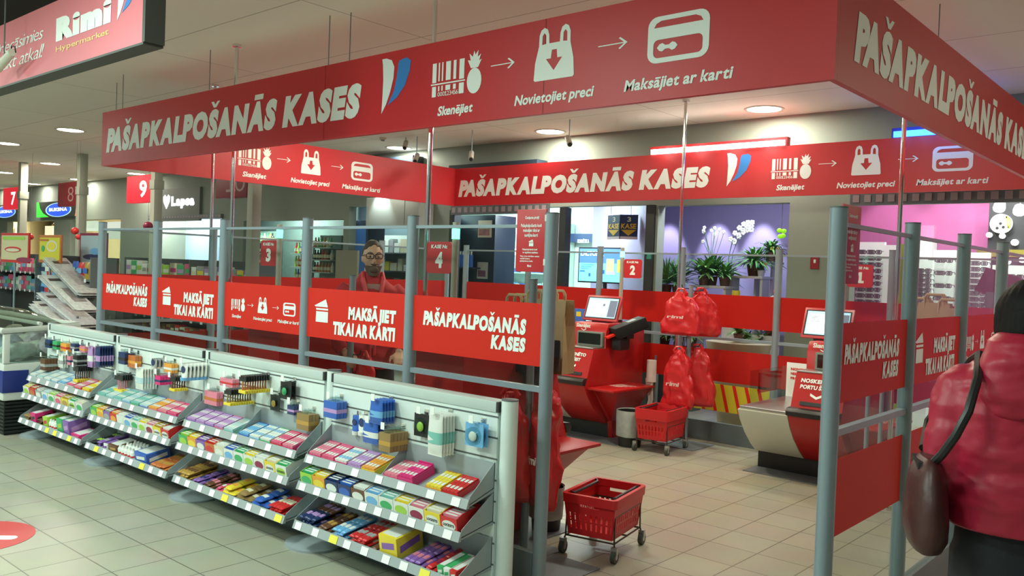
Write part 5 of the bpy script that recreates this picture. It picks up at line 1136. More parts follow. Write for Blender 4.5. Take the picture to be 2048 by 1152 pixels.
# padded jacket: baffles every 11 cm, a band at the hem and the hood lying on the back
PADM = mat('padded_red', (.42, .014, .045), .42, noise_amt=.1, nscale=14, bump=.35, spec=.45)
def puff(z): return .014*abs(math.sin(PI*(z-.945)/.115))**.55
m = MB(); rg = []
z = .70
z = .885
prof = [(.87, .198, .158), (.90, .200, .160), (.95, .205, .165), (1.05, .198, .16), (1.18, .205, .162), (1.28, .200, .152), (1.33, .172, .132), (1.37, .12, .105), (1.41, .085, .085)]
def pr(z):
    for (a, x, y), (b_, x2, y2) in zip(prof, prof[1:]):
        if a <= z <= b_: k = (z-a)/(b_-a); return x+(x2-x)*k, y+(y2-y)*k
    return prof[-1][1:]
while z <= 1.411:
    rx, ry = pr(z); q = puff(z) if z < 1.30 else .01; q = .004 if z < .945 else q
    rg.append([tuple(Vector(p)*1) for p in ringel((0, .005, z), rx+q, ry+q, 30, 2.25)]); z += .012
m.loft(rg)
for s in (-1, 1):
    pts, rs = [], []; key = [(s*.12, 0, 1.30), (s*.165, .0, 1.275), (s*.197, .02, 1.15), (s*.212, .02, 1.03), (s*.215, -.07, .94), (s*.19, -.17, .90)]; kr = [.06, .08, .072, .066, .060, .05]; N = 60
    for i in range(N+1):
        t_ = i/N*(len(key)-1); j = min(int(t_), len(key)-2); f = t_-j; f = f*f*(3-2*f)*.5+f*.5
        pts.append(Vector(key[j]).lerp(Vector(key[j+1]), f)); rs.append(kr[j]+(kr[j+1]-kr[j])*f+.008*abs(math.sin(PI*i/N*5.5))**.6-.004)
    m.tube(pts, rs, 18)
def wr_(p):
    n_ = noise.noise(Vector((p.x*9, p.y*9, p.z*26)))*.007+noise.noise(Vector((p.x*26, p.y*26, p.z*60)))*.0028
    return p+Vector((p.x, p.y, 0)).normalized()*n_
fuse(m, 'padded_jacket', PADM, wom, .009, 2, wr_)
m = MB()      # hood: a soft thick roll hanging in a wide curve between the shoulder blades
hp_ = []
rg = []
for j, (zz, w_, dp, yc) in enumerate(((1.455, .100, .060, .055), (1.43, .128, .078, .070), (1.38, .150, .085, .090), (1.32, .158, .080, .105), (1.265, .150, .070, .120), (1.225, .125, .052, .125), (1.20, .085, .030, .120), (1.192, .04, .012, .115))):
    rg.append(ringel((0, yc+.01, zz), w_, dp, 28, 2.2))
m.loft(rg[::-1])
h_ = fuse(m, 'hood', PADM, wom, .009, 4, wr_)
m = MB(); m.tube([(x*.128, .10+.085*math.sqrt(max(0, 1-x*x*.85)), 1.288-.070*math.sqrt(max(0, 1-x*x))) for x in [i/8 for i in range(-8, 9)]], .0035, 6); m.build('hood_seam', mat('seam_dark', (.12, .004, .01), .6), wom, local=True)
m = MB()
m.loft([ringel(WP(0, 0, z), rx, ry, 20, 2.3) for z, rx, ry in ((.74, .172, .125), (.84, .178, .13), (.94, .172, .125), (1.02, .16, .118))])
for s in (-1, 1): limb(m, [WP(s*.088, 0, .86), WP(s*.10, -.01, .66), WP(s*.10, 0, .46), WP(s*.10, .02, .28), WP(s*.10, .03, .06)], [.104, .092, .074, .066, .058])
fuse(m, 'trousers', TRS, wom, .012, 3)
for s in (-1, 1): MB().ell(WP(s*.10, -.03, .05), .045, .125, .05, 16, 8, fn=lambda p, q: Vector((q.x, q.y, max(q.z, -.046)))).build('shoe', SHOE, wom, local=True)
# hair: chin length, full at the nape
m = MB(); c = Vector((0, .006, HZ+.012))
def hf(p, q):
    x, y, z = p
    if y < -.45 and z < .45: q = Vector((q.x*.9, q.y*.70, q.z))
    if z < -.2: q.x *= 1+.05*(-z); q.y *= 1+.02*(-z) if y > 0 else 1
    return q*(1+.016*noise.noise(Vector((math.atan2(y, x)*9, z*1.2, 3))))
m.ell(c, .094, .116, .124, 40, 24, fn=hf)
m.loft([ringel((0, .030, z), rx, ry, 32, 2.2) for z, rx, ry in ((HZ-.145, .055, .055), (HZ-.125, .078, .080), (HZ-.08, .090, .092), (HZ-.02, .095, .098), (HZ+.04, .085, .09))])
fuse(m, 'hair', HAIRB, wom, .006, 4, lambda p: p+Vector((p.x, p.y-.0, 0)).normalized()*(.0030*noise.noise(Vector((math.atan2(p.y, p.x)*14, p.z*3, 0)))))
# shoulder bag on her left: slouchy leather bag with a dark strap (held by the person, a thing of its own)
LEA = mat('burgundy_leather', (.055, .012, .012), .42, noise_amt=.25, nscale=18, bump=.35)
bgt = thing('shoulder_bag', 'dark burgundy slouchy shoulder bag on a black strap at the woman\'s side', 'bag', wo, None, wr)
m = MB(); bx = .268; by = .085
rg = []
for z, w_, d_, sh in ((1.085, .075, .018, .0), (1.07, .10, .032, .0), (1.03, .125, .048, 0), (.97, .145, .056, .0), (.91, .155, .060, .0), (.86, .148, .056, .0), (.825, .12, .042, .0), (.812, .08, .025, 0)):
    rg.append([(bx+d_*math.cos(a)*(1+.06*math.sin(4*a+z*20)), by+sh+w_*math.sin(a)*(1+.03*math.sin(3*a+z*30)), z) for a in [2*PI*i/26 for i in range(26)]])
m.loft(rg[::-1]).build('bag', LEA, bgt, local=True)
m = MB(); m.tube([(bx-.005, by+.06, 1.075), (bx-.02, by+.10, 1.11), (.222, .215, 1.17), (.195, .222, 1.24), (.165, .165, 1.325), (.135, .03, 1.385), (.135, -.07, 1.36), (.17, -.14, 1.26), (.235, -.15, 1.15), (bx, by-.09, 1.09)], .0125, 8)
st = m.build('strap', BLACK, bgt, local=True)
for v in st.data.vertices: pass
MB().tube([(bx+.03, by-.13, .93), (bx+.02, by-.16, .925), (bx, by-.19, .93)], [.012, .016, .006], 8).build('tassel', LEA, bgt, local=True)
MB().box(bx-.03, by-.08, 1.05, bx+.035, by+.06, 1.075).build('zip_edge', BLACK, bgt, local=True, bevel=.006)
# ================================================================== left background: freezer, newspapers, lanes
# ---- chest freezer with a curved sliding glass lid
p = az(90, 850, .05); fx1, fy0 = -5.42, -.62; fx0, fy1 = -7.6, -.02
t = thing('chest_freezer', 'white chest freezer with a blue band and curved glass lid beside the shelving', 'freezer', ((fx0+fx1)/2, fy0, 0))
FW = mat('freezer_white', (.62, .64, .60), .35); FBL = mat('freezer_blue', (.015, .03, .20), .4)
m = MB(); m.box(fx0, fy0, .30, fx1, fy1, .62).build('cabinet', FW, t, bevel=.02)
m = MB().box(fx0+.04, fy0+.03, 0, fx1-.04, fy1-.03, .30); 
for k in range(9): m.box(fx0+.03, fy0+.018, .02+.031*k, fx1-.02, fy1-.02, .036+.031*k)
m.build('grille', mat('grille_black', (.012, .016, .014), .5), t, smooth=False)
MB().box(fx0-.002, fy0-.006, .37, fx1+.006, fy0+.2, .56).build('blue_band', FBL, t, bevel=.004)
for xx in (fx0, fx1-.05):
    MB().box(xx, fy0, .62, xx+.05, fy0+.05, .90).build('corner_post', FW, t, bevel=.01); MB().box(xx, fy1-.05, .62, xx+.05, fy1, .95).build('corner_post', FW, t, bevel=.01)
for a, b in (((fx0+.05, fy0+.012, .62), (fx1-.05, fy0+.018, .88)), ((fx0+.05, fy1-.018, .62), (fx1-.05, fy1-.012, .90))): MB().box(*a, *b).build('glass_wall', CLEAR2, t, smooth=False)
MB().box(fx1-.018, fy0+.05, .62, fx1-.012, fy1-.05, .90).build('glass_wall', CLEAR2, t, smooth=False)
m = MB(); m.tube([(fx0, fy0, .90), (fx1, fy0, .90), (fx1, fy1, .94), (fx0, fy1, .94)], .026, 10, closed=True); m.tube([(fx0+.1, (fy0+fy1)/2, .955), (fx1-.03, (fy0+fy1)/2, .955)], .018, 8); m.build('lid_frame', FW, t)
def lidpt(u, v):
    k = math.sin(PI*v); return Vector((fx0+.03+(fx1-.04-fx0)*u, fy0+.02+(fy1-fy0-.04)*v, .92+.14*k*(1-abs(2*u-1)**6)))
MB().grid(lidpt, 20, 12).build('glass_lid', glassmat('lid_glass', (.62, .68, .62), refl=.4, rough=.1), t)
FP = [mat('frozen_pack_%d' % i, c, .5, noise_amt=.5, nscale=18) for i, c in enumerate(((.62, .62, .58), (.55, .45, .50), (.50, .50, .62), (.60, .58, .52)))]
for i in range(14):
    x = fx1-.16-.19*(i//2)-.02*(i % 2); y = fy0+.16+.30*(i % 2); mm = MB(); sd = i*7.3
    mm.ell((0, 0, 0), .11, .16, .075, 14, 8, fn=lambda p, q: q*(1+.22*noise.noise(Vector(p)*2.2+Vector((sd, 0, 0)))))
    o = mm.build('frozen_bag', FP[i % 4]); o.location = (x, y, .71+.035*(i % 3)); o.rotation_euler = (.2*(i % 3), .3*((i*3) % 4-1.5), i)
    tag(o, 'pale frozen food bag piled behind the glass of the chest freezer', 'frozen food', 'frozen food bags in the freezer')
# ---- newspaper rack
nb = ay(150, 640, .45)
t = thing('newspaper_rack', 'tilted wire newspaper rack between the freezer and the first partition post', 'newspaper rack', (nb.x, .45, 0))
NP = [mat('newsprint_%d' % i, c, .8, noise_amt=.45, nscale=28) for i, c in enumerate(((.66, .66, .64), (.56, .53, .52), (.72, .72, .70), (.50, .47, .50)))]
tiers = [((110, 518), (178, 588), 6), ((102, 553), (172, 622), 6), ((98, 588), (178, 652), 6), ((84, 610), (160, 672), 7)]
rk = MB()
for ti, (a, b, n) in enumerate(tiers):
    yy = .70-.14*ti; A, B = ay(a[0], a[1], yy), ay(b[0], b[1], yy); L = (B-A); Lh = L.normalized(); wv = Vector((.10, -1, .0)).normalized(); nn = Lh.cross(wv).normalized()
    if nn.z < 0: nn = -nn
    rk.obox((A+B)/2-nn*.03, L*.52, wv*.125, nn*.004)
    for k in range(n):
        c = (A+B)/2+nn*(-.022+.009*k)+Lh*(.030*((k*7) % 3-1))+wv*(.022*((k*5) % 3-1))
        o = MB().obox((0, 0, 0), Lh*(L.length*.5), wv*.115, nn*.003).build('newspaper', NP[(k+ti) % 4], bevel=.002); o.location = c
        pm = MB(); pm.obox(Lh*(-L.length*.36)+nn*.0036, Lh*(L.length*.04), wv*.09, nn*.0004, mi=0)
        pm.obox(Lh*(L.length*.08)+nn*.0036-wv*.02, Lh*(L.length*.2), wv*.07, nn*.0004, mi=1); pm.build('front_page', [mat('ink_dark', (.10, .07, .07), .7), mat('ink_photo', (.36, .30, .30), .6, noise_amt=.7, nscale=20)], o, local=True, smooth=False)
        tag(o, ['folded newspaper on the top tier of the newspaper rack', 'folded newspaper on the second tier of the newspaper rack', 'folded newspaper on the third tier of the newspaper rack', 'white folded newspaper on the lowest tier of the newspaper rack'][ti], 'newspaper', 'newspapers tier %d' % (ti+1))
rk.build('tray', GREYD, t, smooth=False)
for dx in (-.12, .26):
    for dy in (.25, -.08): MB().cyl((nb.x+dx, .45+dy, 0), (nb.x+dx, .45+dy, .95), .012).build('leg', GREYD, t)
# ---- shelving of the next lanes
def lane_rack(lb, x0, x1, y, z0, levels, dz, palette, wmin, wmax, grp, plb, cat='sweets bag', h=.16, depth=.28, tags=True, z_top=None, hang=False):
    t = thing('lane_rack', lb, 'shelving unit', ((x0+x1)/2, y, 0), 'shelving at the next checkouts')
    MB().box(x0, y+depth, 0, x1, y+depth+.03, z0+levels*dz).build('back_panel', mat('rack_dark', (.05, .06, .06), .6), t, smooth=False)
    for xx in (x0, x1-.02): MB().box(xx, y, 0, xx+.02, y+depth, z0+levels*dz).build('side_panel', GREYD, t, smooth=False)
    for l in range(levels):
        z = z0+l*dz; sh = MB().box(x0+.02, y, z-.02, x1-.02, y+depth, z).build('shelf', GREYD, t, smooth=False)
        if tags:
            k = x0+.1
            while k < x1-.1: MB().box(k, y-.004, z-.03, k+.05, y-.001, z+.01).build('price_tag', TAGW, sh, smooth=False); k += .22
        x = x0+.03; i = 0
        while x < x1-wmax-.02:
            w_ = random.uniform(wmin, wmax); c = palette[random.randrange(len(palette))]; hh = h*random.uniform(.75, 1.0)
            if hang:
                o = MB().loft([[(w_/2*k*math.cos(a), .03*q*math.sin(a), zz) for a in [2*PI*j/10 for j in range(10)]] for zz, k, q in ((0, .95, .5), (hh*.4, 1, 1), (hh*.85, .98, .7), (hh, .98, .1))]).build('snack_bag', kc(c))
            else: o = MB().box(-w_/2, -.05, 0, w_/2, .05, hh).build('snack_box', kc(c), bevel=.004)
            bd = MB(); bd.box(-w_*.42, -.0515 if not hang else -.033, hh*.35, w_*.42, -.0505 if not hang else -.030, hh*.65); bd.build('printed_band', kc(palette[(i+3) % len(palette)] if palette[(i+3) % len(palette)] != c else 'white'), o, local=True, smooth=False)
            o.location = (x+w_/2, y+.07, z); tag(o, plb % ['bottom', 'second', 'third', 'fourth'][l], cat, grp+' %d' % l); x += w_+.012; i += 1
    return t
a = ay(0, 600, .75); b_ = ay(118, 560, .75)
lane_rack('dark rack of coloured bags behind the freezer', -8.6, -7.02, .75, .80, 3, .25, ['teal', 'sky', 'blue', 'navy', 'red', 'gold', 'white', 'purple', 'aqua'], .12, .19, 'bags on the rack behind the freezer', 'coloured bag on the %s shelf of the rack behind the freezer', hang=True, h=.21)
lane_rack('long rack of small brown sweets behind the newspaper rack', -7.75, -5.9, 1.55, .55, 4, .17, ['brown', 'gold', 'rust', 'kraft', 'maroon', 'cream', 'red'], .07, .12, 'sweets behind the newspaper rack', 'small sweets box on the %s shelf behind the newspaper rack', cat='sweets', h=.10)
lane_rack('rack of mixed boxes seen through the first glass pane', -11.6, -9.3, 3.2, 1.0, 2, .28, ['cream', 'white', 'hot', 'lilac', 'green', 'lime', 'grey', 'maroon', 'pink'], .13, .22, 'boxes through the first pane', 'box or pack on the %s shelf seen through the first glass pane', cat='goods', h=.24)
lane_rack('rack of pastel packs seen through the second glass pane', -9.1, -7.3, 3.0, 1.0, 2, .28, ['lilac', 'rose', 'green', 'cream', 'yellow', 'white', 'grey', 'purple'], .12, .2, 'packs through the second pane', 'pastel pack on the %s shelf seen through the second glass pane', cat='goods', h=.2)
lane_rack('rack of bags far behind the freezer, under the posters', -14.5, -11.0, 2.2, .95, 2, .3, ['teal', 'white', 'sky', 'pink', 'grey', 'green'], .16, .26, 'bags under the posters', 'pale bag on the %s shelf under the posters', hang=True, h=.24)
# ---- framed posters on stands
def poster(lb, u0, v0, u1, v1, y, fr, sh, art):
    a, b = ay(u0, v0, y), ay(u1, v1, y); t = thing('poster_stand', lb, 'poster', ((a.x+b.x)/2, y, 0))
    MB().box(a.x, y, b.z, b.x, y+.02, a.z).build('frame', kc(fr), t, bevel=.004); MB().box(a.x+.035, y-.002, b.z+.035, b.x-.035, y, a.z-.03).build('sheet', sh, t, smooth=False)
    MB().cyl(((a.x+b.x)/2, y+.01, 0), ((a.x+b.x)/2, y+.01, b.z), .012).build('pole', GREY, t); MB().cyl(((a.x+b.x)/2, y+.01, 0), ((a.x+b.x)/2, y+.01, .012), .13, n=20).build('foot', GREYD, t)
    W_, H_ = b.x-a.x-.07, a.z-b.z-.065; o = Vector((a.x+.035, y-.0025, b.z+.035))
    for q_, (nm, lp, c) in enumerate(art): m = MB(); shape_on(m, nm, [lp], o, (W_, 0, 0), (0, 0, H_), 0, 0, 1, 1, lift=.001+.0015*q_); m.build('printed_shape', kc(c), t, smooth=False)
poster('red framed cream poster with a red flourish above the freezer', 2, 466, 57, 527, .68, 'red', mat('poster_cream', (.62, .55, .34), .5), [('pa1', circ(.45, .42, .32, .12), 'red'), ('pa2', rc(.05, .82, .9, .95), 'lime'), ('pa3', circ(.45, .40, .26, .07), 'cream'), ('pa4', circ(.9, .02, .3, .10), 'maroon')])
poster('orange framed yellow poster with a pale circle, before the newspaper rack', 78, 470, 121, 527, .68, 'rust', mat('poster_yellow', (.62, .55, .04), .5), [('pb1', circ(.62, .62, .28, .26), 'cream'), ('pb2', circ(.62, .62, .2, .18), 'yellow'), ('pb3', circ(.18, .5, .08, .14), 'green'), ('pb4', rc(.02, .85, .45, .93), 'rust')])
poster('red framed pale blue poster with a dark picture, half behind the first partition post', 160, 466, 212, 536, 1.0, 'maroon', mat('poster_blue', (.42, .52, .58), .5), [('pc1', circ(.5, .25, .4, .10), 'navy'), ('pc2', circ(.6, .45, .2, .12), 'sky'), ('pc3', rc(.1, .02, .9, .08), 'white'), ('pc4', circ(.85, .42, .08, .08), 'navy')])
# ---- red hanging ornaments
for u, v, y, r, lb in ((61, 474, 2.4, .055, 'red round ornament beside the lane seven column'), (150, 462, 2.2, .06, 'pair of red round ornaments beside the pale blue poster, upper one'), (157, 474, 2.2, .045, 'pair of red round ornaments beside the pale blue poster, lower one'), (296, 452, 2.6, .07, 'dark red lantern shaped ornament above the second partition post')):
    p = ay(u, v, y); t = thing('hanging_ornament', lb, 'ornament', p, 'red ornaments over the lanes')
    MB().ell(p, r, r, r*.9, 14, 10).build('ball', kc('red' if u < 290 else 'maroon'), t); MB().cyl((p.x, p.y, p.z+r*.8), (p.x, p.y, ZC), .002, n=5).build('string', GREYD, t)
# ---- lane columns with number signs
COLM = mat('column_beige', (.42, .44, .36), .6); SLIT = mat('lane_sign_lit', (.62, .02, .04), .5, emit=(.75, .015, .035), es=.55); NLIT = mat('numeral_lit', (.9, .88, .8), .5, emit=(1, .95, .85), es=1.1)
for num, cx, cy, lit in ((7, -15.37, 2.93, 1), (8, -12.70, 2.94, 0), (9, -10.02, 2.94, 1), (10, -7.34, 2.94, 0)):
    t = thing('lane_column', ['beige column carrying the lit sign 7', 'beige column carrying the dark sign 8', 'beige column carrying the lit sign 9', 'pale column carrying the dark sign 10'][num-7], 'column', (cx, cy, 0), 'checkout lane columns')
    MB().box(cx-.065, cy-.065, 0, cx+.065, cy+.065, ZC).build('shaft', COLM, t, bevel=.006); MB().box(cx-.08, cy-.08, 2.60, cx+.08, cy+.08, 2.74).build('collar', COLM, t, bevel=.006)
    bx1 = cx-.09; bx0 = bx1-.78; z0, z1 = 2.41, 2.83
    sg = thing('lane_sign', ['bright lit red box sign with a white 7', 'unlit dark red box sign with a grey 8', 'bright lit red box sign with a white 9', 'unlit dark red box sign with a grey 10'][num-7], 'sign', ((bx0+bx1)/2, cy, z0), 'checkout number signs')
    bm_ = SLIT if lit else mat('lane_sign_dark', (.20, .012, .018), .5)
    MB().box(bx0, cy-.06, z0, bx1, cy+.06, z1).build('sign_box', bm_, sg, bevel=.012)
    m = MB(); o = Vector((bx0, cy-.0602, z0)); s = str(num)
    if num < 10: text_on(m, s, o, (1, 0, 0), (0, 0, 1), .44, .08, .68, .33, .03 if lit else -.01)
    else: text_on(m, s, o, (1, 0, 0), (0, 0, 1), .26, .08, .74, .33, -.01)
    m.build('numeral', NLIT if lit else mat('numeral_grey', (.34, .22, .21), .5), sg, smooth=False)
    MB().box(bx1, cy-.03, z0+.1, cx-.064, cy+.03, z0+.16).build('bracket', GREYD, sg, smooth=False)
    cb = lane = thing('lane_counter', 'checkout counter at the foot of column %d' % num, 'checkout counter', (cx+.2, cy, 0), 'staffed checkout counters')
    MB().box(cx-.9, cy+.75, 0, cx+1.0, cy+1.35, .85).build('cabinet', mat('counter_grey', (.16, .17, .17), .5), cb, bevel=.01); MB().box(cx-.95, cy+.73, .85, cx+1.05, cy+1.4, .89).build('worktop', FW, cb, bevel=.006)
# ---- light box signs on the far wall
def lightbox(lb, x0, x1, z0, z1, text):
    y = YW-.14; t = thing('light_box_sign', lb, 'shop sign', ((x0+x1)/2, y, z0), 'oval light box signs')
    MB().box(x0, y, z0, x1, YW-.01, z1).build('sign_box', mat('box_dark', (.03, .035, .03), .4), t, smooth=False)
    W_, H_ = x1-x0, z1-z0; o = Vector((x0, y-.001, z0)); ux, uz = (W_, 0, 0), (0, 0, H_)
    for nm, lp, mm in (('lb1', [(0, 0), (.30, 0), (.16, .25), (.08, .6), (.05, 1), (0, 1)], mat('glow_green', (.05, .8, .05), .4, emit=(.02, .8, .03), es=1.0)), ('lb2', circ(.52, .45, .30, .46, 28), mat('glow_pale', (.4, .7, .8), .4, emit=(.35, .65, .8), es=.8)), ('lb3', circ(.52, .45, .275, .42, 28), mat('glow_blue', (.02, .08, .5), .4, emit=(.015, .07, .62), es=.9))):
        m = MB(); shape_on(m, nm, [lp], o, ux, uz, 0, 0, 1, 1, lift=.001+.001*(nm == 'lb3')); m.build('glowing_shape', mm, t, smooth=False)
    m = MB(); text_on(m, text, (x0, y-.0045, z0), (1, 0, 0), (0, 0, 1), W_*.31, H_*.36, W_*.73, H_*.58, .05); m.build('lettering', mat('glow_white', (.8, .9, .95), .4, emit=(.75, .95, 1), es=1.1), t, smooth=False)
    m = MB(); shape_on(m, 'lb4', [[(.90, .02), (.95, .0), (.99, .5), (.93, .62)]], o, ux, uz, 0, 0, 1, 1, lift=.001); m.build('glowing_shape', mat('glow_orange', (.7, .25, .08), .4, emit=(.6, .2, .06), es=.8), t, smooth=False)
a, b_ = ay(73, 405, YW-.15), ay(158, 432, YW-.15); lightbox('oval blue light box sign with a green corner between lanes seven and eight', a.x, b_.x, b_.z, a.z, 'BUKSNA')
a, b_ = ay(-26, 412, YW-.15), ay(44, 434, YW-.15); lightbox('oval blue light box sign with a green corner under the lit sign 7', a.x, b_.x, b_.z, a.z, 'BUKSNA')
a, b_ = ay(327, 390, YW-.06), ay(388, 416, YW-.06)
t = thing('glowing_shop_sign', 'white glowing shop sign lettering with a heart on the grey wall past sign 9', 'shop sign', ((a.x+b_.x)/2, YW-.03, b_.z))
GW = mat('sign_glow', (1, 1, 1), .4, emit=(.95, 1, 1), es=3.5); W_ = b_.x-a.x; H_ = a.z-b_.z
m = MB(); text_on(m, 'Lapsa', (a.x, YW-.06, b_.z), (1, 0, 0), (0, 0, 1), W_*.27, H_*.2, W_, H_*.85, .07); m.build('lettering', GW, t, smooth=False)
m = MB(); shape_on(m, 'heart', [[(.5, 0), (.95, .5), (1, .85), (.75, 1), (.5, .8), (.25, 1), (0, .85), (.05, .5)]], (a.x, YW-.06, b_.z), (1, 0, 0), (0, 0, 1), 0, 0, W_*.22, H_); m.build('heart_logo', GW, t, smooth=False)
MB().box(a.x-.15, YW-.055, b_.z-.25, b_.x+.2, YW-.002, a.z+.12).build('sign_board', mat('board_grey', (.15, .18, .165), .6), t, smooth=False)
# ================================================================== inside the shops behind the booth
random.seed(11)
def wall_shelves(t, x0, x1, y, zs, mt, dep=.25):
    for z in zs: MB().box(x0, y-dep, z-.02, x1, y, z).build('shelf', mt, t, smooth=False)
# ---- pharmacy: dark cabinet, white cabinet, column, fascia, screen, hanging desk signs
a, b = ay(908, 440, 5.75), ay(985, 600, 5.75)
t = thing('dark_cabinet', 'dark navy cabinet with two posters, behind the sign of desk four', 'cabinet', ((a.x+b.x)/2, 6.0, 0))
MB().box(a.x, 5.75, 0, b.x, 6.2, 2.36).build('carcass', mat('cabinet_navy', (.008, .014, .03), .35), t, bevel=.004)
for (u0, v0, u1, v1, c) in ((957, 441, 983, 475, (.55, .42, .32)), (955, 524, 975, 558, (.42, .40, .40))):
    p, q = ay(u0, v0, 5.745), ay(u1, v1, 5.745); s = MB().box(p.x, 5.742, q.z, q.x, 5.748, p.z).build('poster', mat('poster_%d' % u0, c, .5), t, smooth=False)
    MB().box(p.x+.02, 5.738, q.z+.03, q.x-.04, 5.741, q.z+(p.z-q.z)*.5).build('picture', mat('poster_art_%d' % u0, (.30, .10, .10) if u0 == 957 else (.16, .05, .12), .5, noise_amt=.7, nscale=14), s, smooth=False)
for i in range(7):
    p = ay(915+5.4*i, 490, 5.7); o = thing('blue_bottle', 'blue bottle on the ledge of the dark cabinet, behind sign 4', 'bottle', (p.x, 5.66, 1.60), 'blue bottles in the dark cabinet')
    MB().cyl((p.x, 5.66, 1.60), (p.x, 5.66, 1.78), .03).build('bottle', kc('blue'), o); MB().cyl((p.x, 5.66, 1.78), (p.x, 5.66, 1.83), .015).build('cap', kc('white'), o)
MB().box(a.x, 5.58, 1.58, b.x-.25, 5.75, 1.60).build('ledge', mat('cabinet_navy', (0, 0, 0)), t, smooth=False)
a, b = ay(987, 452, 8.3), ay(1128, 520, 8.3)
t = thing('pharmacy_cabinet', 'white wall cabinet with a glowing strip, seen beside the instruction board', 'cabinet', ((a.x+b.x)/2, 8.3, 0))
MB().box(a.x, 8.2, .9, b.x, 8.58, 2.42).build('carcass', mat('cabinet_white', (.60, .72, .68), .4), t, smooth=False)
p, q = ay(988, 497, 8.19), ay(1128, 512, 8.19); MB().box(a.x, 8.17, q.z, b.x, 8.2, p.z).build('light_strip', mat('strip_glow', (1, 1, 1), .4, emit=(.85, 1, .98), es=2.2), t, smooth=False)
wall_shelves(t, a.x, b.x, 8.2, (.95, 1.25, 1.55), mat('cabinet_white', (0, 0, 0)))
PP = ['white', 'sky', 'aqua', 'blue', 'white', 'teal', 'white', 'navy']
for z in (.95, 1.25, 1.55):
    x = a.x+.05
    while x < b.x-.1:
        w_ = random.uniform(.07, .13); h_ = random.uniform(.10, .2)
        if z > 1.5: h_ *= .45
        o = MB().box(0, 0, 0, w_, .1, h_).build('medicine_box', kc(random.choice(PP))); o.location = (x, 8.02, z); tag(o, 'small pale medicine box on the %s shelf of the white pharmacy cabinet' % {.95: 'lowest', 1.25: 'middle', 1.55: 'upper'}[z], 'medicine box', 'medicine boxes %.1f' % z); x += w_+.015
a = ay(1116, 467, 8.35); b = ay(1226, 492, 8.35)
t = thing('fascia_sign', 'navy fascia band with white words across the pharmacy back wall', 'shop sign', ((a.x+b.x)/2, 8.4, 2.1)); MB().box(a.x-2.0, 8.40, b.z+.06, b.x+1.0, 8.58, a.z).build('band', mat('fascia_navy', (.03, .06, .16), .4), t, smooth=False)
for u0, u1 in ((1155, 1178), (1187, 1222)):
    p, q = ay(u0, 481, 8.395), ay(u1, 485, 8.395); m = MB(); text_on(m, 'KOSMĒTIKA' if u0 == 1155 else 'RECEPTŪRA', (p.x, 8.398, p.z-.04), (1, 0, 0), (0, 0, 1), 0, 0, q.x-p.x, .06, .04); m.build('lettering', WHITE, t, smooth=False)
a, b = ay(1160, 497, 6.5), ay(1258, 566, 6.5)
t = thing('advert_screen', 'large lit blue advertising screen in the pharmacy behind sign 2', 'screen', ((a.x+b.x)/2, 6.5, b.z))
MB().box(a.x-.02, 6.5, b.z-.02, b.x+.02, 6.56, a.z+.02).build('housing', BLACK, t, bevel=.005); W_, H_ = b.x-a.x, a.z-b.z
def scr(u0, v0, u1, v1, c, nm, e=1.0, l=0): MB().box(a.x+W_*u0, 6.496-.0015*l, b.z+H_*v0, a.x+W_*u1, 6.499-.0015*l, b.z+H_*v1).build(nm, mat('screen_%s_%d' % (nm, int(c[2]*100)), c, .3, emit=c, es=e), t, smooth=False)
scr(0, 0, 1, .56, (.22, .80, .95), 'lower_field', 1.0); scr(0, .56, 1, 1, (.10, .22, .75), 'upper_field', .9)
scr(.55, .22, .70, .70, (.55, .75, .30), 'product', .9, 1); scr(.76, .30, .90, .68, (.60, .70, .12), 'product', .9, 1); scr(.42, .24, .52, .36, (.03, .15, .55), 'mark', .8, 1); scr(.56, .22, .72, .32, (.5, .45, .75), 'mark', .8, 2); scr(.02, .29, .12, .33, (.03, .15, .5), 'mark', .8, 1); scr(.20, .15, .24, .25, (.03, .15, .5), 'mark', .8, 1)
for k in range(3): scr(.04, .50-.06*k, .30-.05*k, .52-.06*k, (.06, .3, .5), 'text_line', .8, 1)
m = MB(); text_on(m, 'LACTOFEX', (a.x, 6.494, b.z), (1, 0, 0), (0, 0, 1), W_*.03, H_*.78, W_*.50, H_*.92, .04); m.build('lettering', mat('lettering_glow', (.8, .9, 1), .3, emit=(.75, .85, 1), es=1), t, smooth=False)
MB().cyl(((a.x+b.x)/2, 6.54, .0), ((a.x+b.x)/2, 6.54, b.z), .03).build('stand', BLACK, t); MB().box((a.x+b.x)/2-.25, 6.4, 0, (a.x+b.x)/2+.25, 6.7, .02).build('foot', BLACK, t)
NV, YL = mat('sign_navy', (.02, .03, .10), .45), mat('sign_yellow', (.75, .45, .03), .45)
